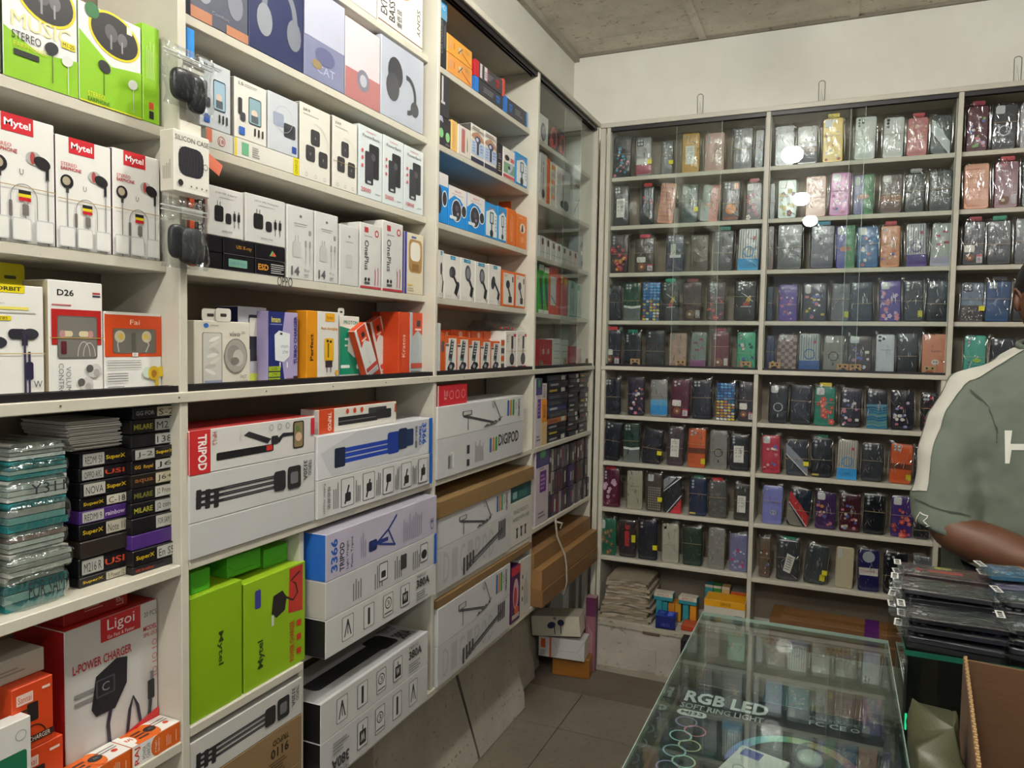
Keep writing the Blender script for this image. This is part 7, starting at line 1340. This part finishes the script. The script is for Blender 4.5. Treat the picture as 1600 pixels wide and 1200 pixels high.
# ================================================================ second counter with the packet pile
HX0, HX1, HY0, HY1, HZ = 1.152, 2.55, 1.535, 2.0, .90
g2 = link('glass_counter', None); tag(g2, 'taller glass counter behind the brown carton, carrying the packet pile', 'counter')
gp('top_pane', HX0, HY0, HZ-.010, HX1, HY1, HZ, GT, g2); gp('front_pane', HX0+.005, HY0+.002, .10, HX1-.005, HY0+.008, HZ-.0105, GT, g2); gp('side_pane', HX0+.001, HY0+.009, .10, HX0+.006, HY1-.002, HZ-.0105, GT, g2)
GD = mat('#1d5a48', .15)
gp('ground_edge', HX0, HY0-.0008, HZ-.0098, HX1, HY0+.001, HZ-.0002, GD, g2); gp('ground_edge', HX0-.0008, HY0, HZ-.0098, HX0+.001, HY1, HZ-.0002, GD, g2)
gp('counter_base', HX0, HY0, 0, HX1, HY1, .095, WOODC, g2); gp('inner_shelf', HX0+.01, HY0+.02, .5, HX1-.01, HY1-.01, .506, GT, g2); gp('back_board', HX0+.01, HY1-.012, .1, HX1, HY1-.003, HZ-.012, mat('#3a3834', .7), g2)
o = blob('blue_bag', None, 1.42, .66, .10, .10, .15, mat('#1a5fb0', .25, 0, 'glossbox'), 2.6); o.location = (.04, 1.76, 0); tag(o, 'bright blue plastic bag inside the taller glass counter', 'bag')
o = blob('dark_bag', None, 1.26, .60, .085, .08, .09, mat('#2a3230', .25, 0, 'glossbox'), 2.4); o.location = (0, 1.68, 0); tag(o, 'dark plastic bag inside the taller glass counter next to the blue one', 'bag')
o = MB().box(1.1592, 1.60, .72, 1.163, 1.606, .75, mat('#1fb878', .4, 0, 'plain', 1.2)).build('green_indicator'); tag(o, 'small green light strip inside the taller glass counter', 'light'); o.location = (.003, 0, 0)
# phone case packets lying in piles
def packet(lab, x, y, z_, rot, c, key=None, c1='#c9c6c0', c2='#d9d5cc', tip=0, card=True):
    me = casemesh(.078, .162, .012); o = link('phone_case_packet', me); o.material_slots[0].link = 'OBJECT'; o.material_slots[0].material = mat(c, .3, 0, 'case')
    o.matrix_basis = Matrix.Translation((x, y, z_)) @ Matrix.Rotation(rot, 4, 'Z') @ Matrix.Rotation(tip, 4, 'X') @ Matrix.Rotation(-math.pi/2, 4, 'X') @ Matrix.Translation((-.039, -.012, -.081))
    lo = min((o.matrix_basis @ v.co).z for v in me.vertices); o.location.z += z_-lo
    tag(o, lab, 'phone case', 'packets piled on the taller counter')
    a = Art(.078, .162); a.lift = .0003; deco(a, key, c1, c2); a.build(o); lens(o, .078, .162, '3t', c)
    for q in (0, 1): s = link('sleeve', SLP[(R.randrange(7))], o, loc=(.039, -.0015, -.008)); s.scale = (.094, .55, .185); break
    if card: MB().box(.01, -.0135, .168, .05, -.0125, .182, mat('#cfd0cc', .5)).build('size_sticker', o); MB().box(.012, -.0137, .171, .018, -.0135, .179, mat('#2a2a2e', .5)).box(.022, -.0137, .171, .028, -.0135, .179, mat('#2a2a2e', .5)).box(.032, -.0137, .171, .044, -.0135, .179, mat('#2a2a2e', .5)).build('sticker_print', o)
    return o
SLP = []
for me_ in SLV: me_ = me_.copy(); me_.materials[0] = mat('#f4f6f6', .10, .11, 'film', 1); SLP.append(me_)
K1, K2, K3, K4 = '#25272c', '#1c1e24', '#2d2f36', '#22242a'
piles = [(1.240, 1.615, [(K1, None), ('#2b2a33', 'print'), (K2, None)], 1.57, 'front left pile'), (1.238, 1.73, [(K4, None), (K3, None), (K1, None), (K2, None)], 1.45, 'middle left pile'), (1.245, 1.85, [(K2, None), (K1, None), (K3, None), ('#3a2a2e', 'figure')], 1.6, 'rear left pile'),
         (1.410, 1.62, [(K3, None), (K2, None), (K1, 'dots')], 1.5, 'front middle pile'), (1.412, 1.735, [(K1, None), (K4, None), (K2, None), (K3, None)], 1.68, 'central pile'), (1.410, 1.855, [(K4, None), (K1, None), (K2, None), ('#8d88a8', 'pattern')], 1.57, 'rear middle pile'), (1.548, 1.70, [(K1, None), (K2, None), (K3, None), ('#2a5a70', 'mosaic')], .1, 'right pile')]
lv = ['lowest', 'second', 'third', 'fourth', 'fifth']
for x, y, it, r0, nm in piles:
    zz = HZ+.0005
    for k, (c, key) in enumerate(it):
        lb = '%s%s wrapped phone case lying in the %s on the taller counter' % (lv[k], '' if not key else {'print': ' sticker-printed', 'dots': ' dotted', 'figure': ' red-printed', 'pattern': ' lilac', 'mosaic': ' yellow and blue'}[key], nm)
        packet(lb, x+R.uniform(-.006, .006), y+R.uniform(-.006, .006), zz, r0+R.uniform(-.16, .16), c, key, tip=R.uniform(-.01, .01), c1= '#c83a3a' if key == 'figure' else '#a8a4c0', c2='#c8a83a'); zz += .0200
    if nm == 'rear middle pile': ztop = zz
packet('yellow and blue patterned wrapped phone case on top of the rear middle pile', 1.400, 1.85, ztop+.001, 1.75, '#2a5a78', 'mosaic', '#2a6a90', '#c8b03a')
# open carton and sack in the right foreground
oc = link('open_carton', None, loc=(1.224, 1.395, 0), rot=(0, 0, -.096)); tag(oc, 'open empty brown cardboard carton in the bottom right corner', 'carton')
X0, X1, Y0, Y1, H = 0, .40, -.47, 0, .955
CI = mat('#60442b', .85, 0, 'card'); CE = mat('#a3865c', .9, 0, 'card')
for n_, b_ in (('left_wall', (X0, Y0, 0, X0+.006, Y1, H)), ('right_wall', (X1-.006, Y0, 0, X1, Y1, H-.01)), ('back_wall', (X0+.0065, Y1-.006, 0, X1-.0065, Y1, H-.004)), ('front_wall', (X0+.0065, Y0, 0, X1-.0065, Y0+.006, .78)), ('carton_floor', (X0+.0065, Y0+.0065, .40, X1-.0065, Y1-.0065, .406))):
    link(n_, boxmesh(b_[3]-b_[0], b_[4]-b_[1], b_[5]-b_[2], [CI]*5, .001), oc, loc=b_[:3])
n = 60; m = MB()
for k in range(n): y = Y0+(Y1-Y0)*k/n; m.box(X0+.0008+(.0012 if k % 2 else 0), y, H, X0+.0048+(.0008 if k % 2 else 0), y+(Y1-Y0)/n*.6, H+.0014, CE)
m = m.build('corrugated_edge', oc); m['kind'] = 'stuff'
sk = blob('woven_sack', None, 1.165, .462, .016, .13, .462, mat('#45462f', .42, 0, 'weave'), 3.4)
for v_ in sk.data.vertices:
    q = v_.co; nn = noise.noise(Vector((q.x*20, q.y*14, q.z*14))); q.x = min(max(q.x+nn*.008, 1.149), 1.178); q.z = max(q.z+(nn*.05 if q.z > .2 else 0), .001); q.y += .012*nn; q.x = (q.x-.004-.022*min(1, (q.z-.825)/.03)*(1 if q.x < 1.165 else -1)) if q.z > .825 else q.x
sk.location = (0, 1.17, 0); tag(sk, 'crumpled olive woven sack squeezed between glass counter and open carton', 'sack')
# ================================================================ the shopkeeper
SK = mat('#63402d', .5, 0, 'skin')
pr = link('person', None, loc=(1.50, 2.25, 0)); tag(pr, 'man in a grey-green t-shirt with white shoulder stripe, reaching over the packet pile', 'person')
def skin(name, nodes, edges, rad, m, sub=2, parent=pr):
    me = bpy.data.meshes.new(name); me.from_pydata([Vector(n)-Vector((1.50, 2.25, 0)) for n in nodes], edges, []); me.materials.append(m)
    o = link(name, me, parent); me.skin_vertices or me.attributes
    sm_ = o.modifiers.new('s', 'SKIN'); sm_.use_smooth_shade = True
    if not me.skin_vertices: pass
    for v_, r_ in zip(me.skin_vertices[0].data, rad): v_.radius = r_ if isinstance(r_, tuple) else (r_, r_)
    me.skin_vertices[0].data[0].use_root = True
    ss = o.modifiers.new('ss', 'SUBSURF'); ss.levels = sub; ss.render_levels = sub; return o
cx, cy = 1.50, 2.25
N_ = [(cx, cy, .93), (cx, cy, 1.08), (cx, cy-.005, 1.25), (cx, cy, 1.37), (cx, cy-.01, 1.45), (cx, cy-.02, 1.50), (cx-.09, cy, 1.365), (cx-.165, cy, 1.34), (cx-.205, cy-.05, 1.19), (cx-.222, cy-.115, 1.005), (cx-.10, cy-.175, .978), (cx+.01, cy-.225, .955), (cx+.045, cy-.245, .95),
      (cx+.09, cy, 1.38), (cx+.18, cy, 1.365), (cx+.215, cy-.05, 1.19), (cx+.235, cy-.10, 1.04), (cx+.21, cy-.21, .99), (cx+.16, cy-.28, .955), (cx+.14, cy-.30, .95),
      (cx-.09, cy, .88), (cx-.10, cy-.01, .50), (cx-.10, cy+.02, .09), (cx-.10, cy-.08, .04), (cx+.09, cy, .88), (cx+.10, cy-.01, .50), (cx+.10, cy+.02, .09), (cx+.10, cy-.08, .04)]
E_ = [(0, 1), (1, 2), (2, 3), (3, 4), (4, 5), (3, 6), (6, 7), (7, 8), (8, 9), (9, 10), (10, 11), (11, 12), (3, 13), (13, 14), (14, 15), (15, 16), (16, 17), (17, 18), (18, 19), (0, 20), (20, 21), (21, 22), (22, 23), (0, 24), (24, 25), (25, 26), (26, 27)]
Rr = [(.14, .10), (.13, .095), (.15, .10), (.11, .08), .055, .052, .055, .05, .056, .058, .056, .036, .030, .07, .058, .056, .058, .055, .036, .030, .085, .058, .042, .035, .085, .058, .042, .035]
skin('body', N_, E_, Rr, SK)
# head, built as one sculpted surface
def headmesh():
    v = []; f = []; n, k = 28, 22
    for j in range(k+1):
        t = math.pi*j/k; zc_ = math.cos(t)
        for i in range(n):
            a = 2*math.pi*i/n; x, y = math.sin(a)*math.sin(t), -math.cos(a)*math.sin(t)
            X = x*.076; Y_ = y*.095; Z_ = zc_*.118
            if Z_ < 0: X *= 1-.28*(-zc_)**1.4; Y_ *= 1-.12*(-zc_)
            if y < 0:
                fx = abs(X)
                Y_ += .012*max(0, 1-abs(Z_+.005)/.03)*(1 if fx > .012 else 0)*max(0, 1-abs(fx-.032)/.022)      # eye sockets
                Y_ -= .024*max(0, 1-fx/.016)*max(0, 1-abs(Z_+.028)/.034)                                          # nose
                Y_ -= .008*max(0, 1-fx/.03)*max(0, 1-abs(Z_+.065)/.012); Y_ -= .010*max(0, 1-fx/.028)*max(0, 1-abs(Z_+.10)/.02)
            v.append((X, Y_, Z_))
    for j in range(k):
        for i in range(n): f.append((j*n+i, j*n+n+i, j*n+n+(i+1) % n, j*n+(i+1) % n))
    return mesh('head', v, f, [SK], smooth=True)
hd = link('head', headmesh(), pr, loc=(.0, -.025, 1.585), rot=(.16, 0, .12)); hd.modifiers.new('s', 'SUBSURF').levels = 1
HR = mat('#0e0c0c', .6)
v = []; f = []; n = 30
for j in range(13):
    t = math.pi*.60*j/12
    for i in range(n):
        a = 2*math.pi*i/n; back = (1+math.cos(a))/2; tt = t*(.62+.42*back) if True else t
        r_ = (1.06 if j < 12 else .97)+.05*noise.noise(Vector((i*2.3, j*2.3, 2))); tt += .10*noise.noise(Vector((i*.9, 4, 7))) if j == 12 else 0
        v.append((math.sin(a)*math.sin(tt)*.079*r_, math.cos(a)*math.sin(tt)*.099*r_, math.cos(tt)*.125*r_))
for j in range(12):
    for i in range(n): f.append((j*n+i, j*n+(i+1) % n, j*n+n+(i+1) % n, j*n+n+i))
link('hair', mesh('hair', v, f, [HR], smooth=True), hd, loc=(0, .002, .004))
for s in (-1, 1):
    m = MB(); pts = [(s*(.071+.010*math.sin(q*.5)), .006+.016*math.cos(q*.52-.3), -.008+.031*math.sin(q*.52-.3)) for q in range(12)]
    m.tube(pts, [.0045]*12, SK, 8, True); m.tube([(s*.074, .0, -.03), (s*.076, .006, -.01), (s*.074, .012, .012)], [.007, .009, .006], SK, 8).build('ear', hd, smooth=True)
    blob('eye', hd, s*.031, -.003, .010, .006, .0055, mat('#cfc8c0', .3), 2).location = (0, -.0755, 0); blob('iris', hd, s*.031, -.003, .005, .003, .005, mat('#1a1210', .2), 2).location = (0, -.0805, 0)
    MB().tube([(s*.017, -.088, .02), (s*.032, -.088, .026), (s*.048, -.078, .02)], .0028, HR, 6).build('eyebrow', hd, smooth=True)
MB().tube([(-.022, -.085, -.065), (0, -.094, -.066), (.022, -.085, -.065)], [.002, .0042, .002], mat('#4a241c', .5), 6).build('mouth', hd, smooth=True)
# hands with fingers closing on a packet
for s, wx, wy in ((-1, cx+.045, cy-.245), (1, cx+.14, cy-.30)):
    nd = [(wx, wy, .95), (wx+.03*-s, wy-.035, .955)]; ed_ = [(0, 1)]; rd = [(.024, .017), (.036, .015)]
    d = Vector((-s*.55, -.83, -.05)); d.normalize(); sd = Vector((.83, -s*.55*1.0, 0)); sd.normalize()
    for q, L_ in enumerate((.062, .072, .068, .052)):
        b = Vector(nd[1])+sd*(.022-.0145*q)*1.0+d*.03; k = len(nd)
        nd += [tuple(b), tuple(b+d*L_*.5), tuple(b+d*L_*.85+Vector((0, 0, -.018)))]; ed_ += [(1, k), (k, k+1), (k+1, k+2)]; rd += [.0095, .0088, .0075]
    k = len(nd); b = Vector(nd[0])+sd*(-s*.03)*1.0; nd += [tuple(b+d*.012), tuple(b+d*.045+Vector((0, 0, -.012)))]; ed_ += [(0, k), (k, k+1)]; rd += [.011, .009]
    skin('hand', nd, ed_, rd, SK, 2)
# t-shirt: lofted torso and wide half sleeves fused and smoothed
SH = mat('#626b60', .85, 0, 'cloth')
bm = bmesh.new()
def loft(rings, n=28, cap=True):
    vs = []
    for c, ax, ay, rx, ry in rings:
        vs.append([bm.verts.new(Vector(c)+Vector(ax)*rx*math.cos(2*math.pi*i/n)+Vector(ay)*ry*math.sin(2*math.pi*i/n)-Vector((1.5, 2.25, 0))) for i in range(n)])
    for a, b in zip(vs, vs[1:]):
        for i in range(n): bm.faces.new((a[i], a[(i+1) % n], b[(i+1) % n], b[i]))
    bm.faces.new(vs[0][::-1]); bm.faces.new(vs[-1])
X_, Y_ = (1, 0, 0), (0, 1, 0)
loft([((cx, cy, .84), X_, Y_, .215, .15), ((cx, cy, .95), X_, Y_, .21, .15), ((cx, cy-.005, 1.10), X_, Y_, .205, .145), ((cx, cy-.005, 1.24), X_, Y_, .22, .14), ((cx, cy, 1.33), X_, Y_, .22, .125), ((cx, cy, 1.39), X_, Y_, .19, .10), ((cx, cy-.005, 1.43), X_, Y_, .12, .078), ((cx, cy-.012, 1.462), X_, Y_, .072, .066)])
for s in (-1, 1):
    P0 = [Vector((cx+s*.11, cy, 1.365)), Vector((cx+s*.155, cy-.005, 1.345)), Vector((cx+s*.187, cy-.025, 1.27)), Vector((cx+s*.205, cy-.05, 1.18)), Vector((cx+s*.214, cy-.08, 1.065)), Vector((cx+s*.218, cy-.10, .992))]
    rg = []
    for i, p in enumerate(P0):
        t = (P0[min(i+1, 5)]-P0[max(i-1, 0)]).normalized(); ax = t.cross(Vector((0, 1, 0))).normalized(); ay = t.cross(ax).normalized()
        if i == 5: ay = (ay+t*.25).normalized(); ax = (ax+t*(-.30*s)).normalized()
        r_ = (.06, .072, .076, .078, .082, .086)[i]; rg.append((p, ax, ay, r_, r_*.92))
    loft(rg)
me = bpy.data.meshes.new('t_shirt'); bmesh.ops.recalc_face_normals(bm, faces=bm.faces[:]); bm.to_mesh(me); bm.free(); me.materials.append(SH)
sh = link('t_shirt', me, pr); q = sh.modifiers.new('r', 'REMESH'); q.mode = 'VOXEL'; q.voxel_size = .009; q.use_smooth_shade = True
q = sh.modifiers.new('s', 'SMOOTH'); q.factor = .6; q.iterations = 5
tx = bpy.data.textures.new('folds', 'CLOUDS'); tx.noise_scale = .09; q = sh.modifiers.new('d', 'DISPLACE'); q.texture = tx; q.strength = .024; q.mid_level = .5; q.texture_coords = 'LOCAL'
def strip(name, pts, wd, m, off=.003, nrm=(-.55, -.7, .45), seg=6):
    pts = [Vector(p)-Vector((1.5, 2.25, 0)) for p in pts]; P2 = []
    for i in range(len(pts)-1):
        for k in range(5): P2.append(pts[i].lerp(pts[i+1], k/5))
    P2.append(pts[-1]); v = []; f = []
    for i, p in enumerate(P2):
        t = (P2[min(i+1, len(P2)-1)]-P2[max(i-1, 0)]).normalized(); b = t.cross(Vector(nrm)).normalized()
        for k in range(seg+1): v.append(p+b*wd*(k/seg-.5))
    for i in range(len(P2)-1):
        for k in range(seg): q = i*(seg+1)+k; f.append((q, q+1, q+seg+2, q+seg+1))
    o = link(name, mesh(name, v, f, [m], smooth=True), sh); w_ = o.modifiers.new('w', 'SHRINKWRAP'); w_.target = sh; w_.offset = off; w_.wrap_method = 'NEAREST_SURFACEPOINT'; w_.wrap_mode = 'ABOVE_SURFACE'
    return o
WS = mat('#b9b8ae', .85, 0, 'cloth')
for s in (-1, 1):
    strip('shoulder_stripe', [(cx+s*.07, cy-.03, 1.475), (cx+s*.115, cy-.04, 1.45), (cx+s*.165, cy-.045, 1.42), (cx+s*.205, cy-.05, 1.38), (cx+s*.245, cy-.06, 1.31), (cx+s*.268, cy-.08, 1.23), (cx+s*.282, cy-.105, 1.15), (cx+s*.288, cy-.12, 1.10)], .052, WS, nrm=(s*.6, -.6, .5))
lt = Art(.15, .085); lt.lift = 0; lt.text('HA', 0, 0, 1, 1, '#cfcfc6', .02); lo_ = lt.build(sh, 'chest_lettering'); lo_.matrix_basis = Matrix.Translation((-.118, -.165, 1.185)); q = lo_.modifiers.new('w', 'SHRINKWRAP'); q.target = sh; q.offset = .002; q.wrap_mode = 'ABOVE_SURFACE'
strip('sleeve_badge', [(cx-.29, cy-.13, 1.01), (cx-.285, cy-.14, 1.05), (cx-.268, cy-.16, 1.045), (cx-.275, cy-.155, 1.03), (cx-.262, cy-.165, 1.02), (cx-.278, cy-.15, 1.005)], .003, mat('#c9c9c0', .8), seg=1)
SE = mat('#3f463e', .9, 0, 'cloth')
for s in (-1, 1):
    strip('armhole_seam', [(cx+s*.175, cy-.08, 1.36), (cx+s*.145, cy-.12, 1.32), (cx+s*.128, cy-.14, 1.27), (cx+s*.125, cy-.14, 1.23)], .003, SE, .0022, nrm=(0, -1, .1), seg=1)
    strip('cuff_seam', [(cx+s*.285, cy-.11, 1.075), (cx+s*.26, cy-.15, 1.068), (cx+s*.215, cy-.17, 1.062), (cx+s*.16, cy-.165, 1.06)], .003, SE, .0022, nrm=(0, -1, .1), seg=1)
MB().tube([(.066*math.cos(k*.314), -.012+.062*math.sin(k*.314), 1.468-.014*math.sin(k*.314+math.pi)*1.0) for k in range(20)], .008, mat('#586055', .9, 0, 'cloth'), 8, True).build('collar', sh, smooth=True)
TR = mat('#23262e', .85, 0, 'cloth')
skin('trousers', [(cx, cy, .90), (cx-.09, cy, .84), (cx-.10, cy-.01, .50), (cx-.10, cy+.02, .10), (cx+.09, cy, .84), (cx+.10, cy-.01, .50), (cx+.10, cy+.02, .10)], [(0, 1), (1, 2), (2, 3), (0, 4), (4, 5), (5, 6)], [(.15, .12), .105, .078, .065, .105, .078, .065], TR)
for s in (-1, 1): blob('shoe', pr, s*.10, .045, .045, .125, .045, mat('#2a2622', .5), 3).location = (0, -.03, 0)
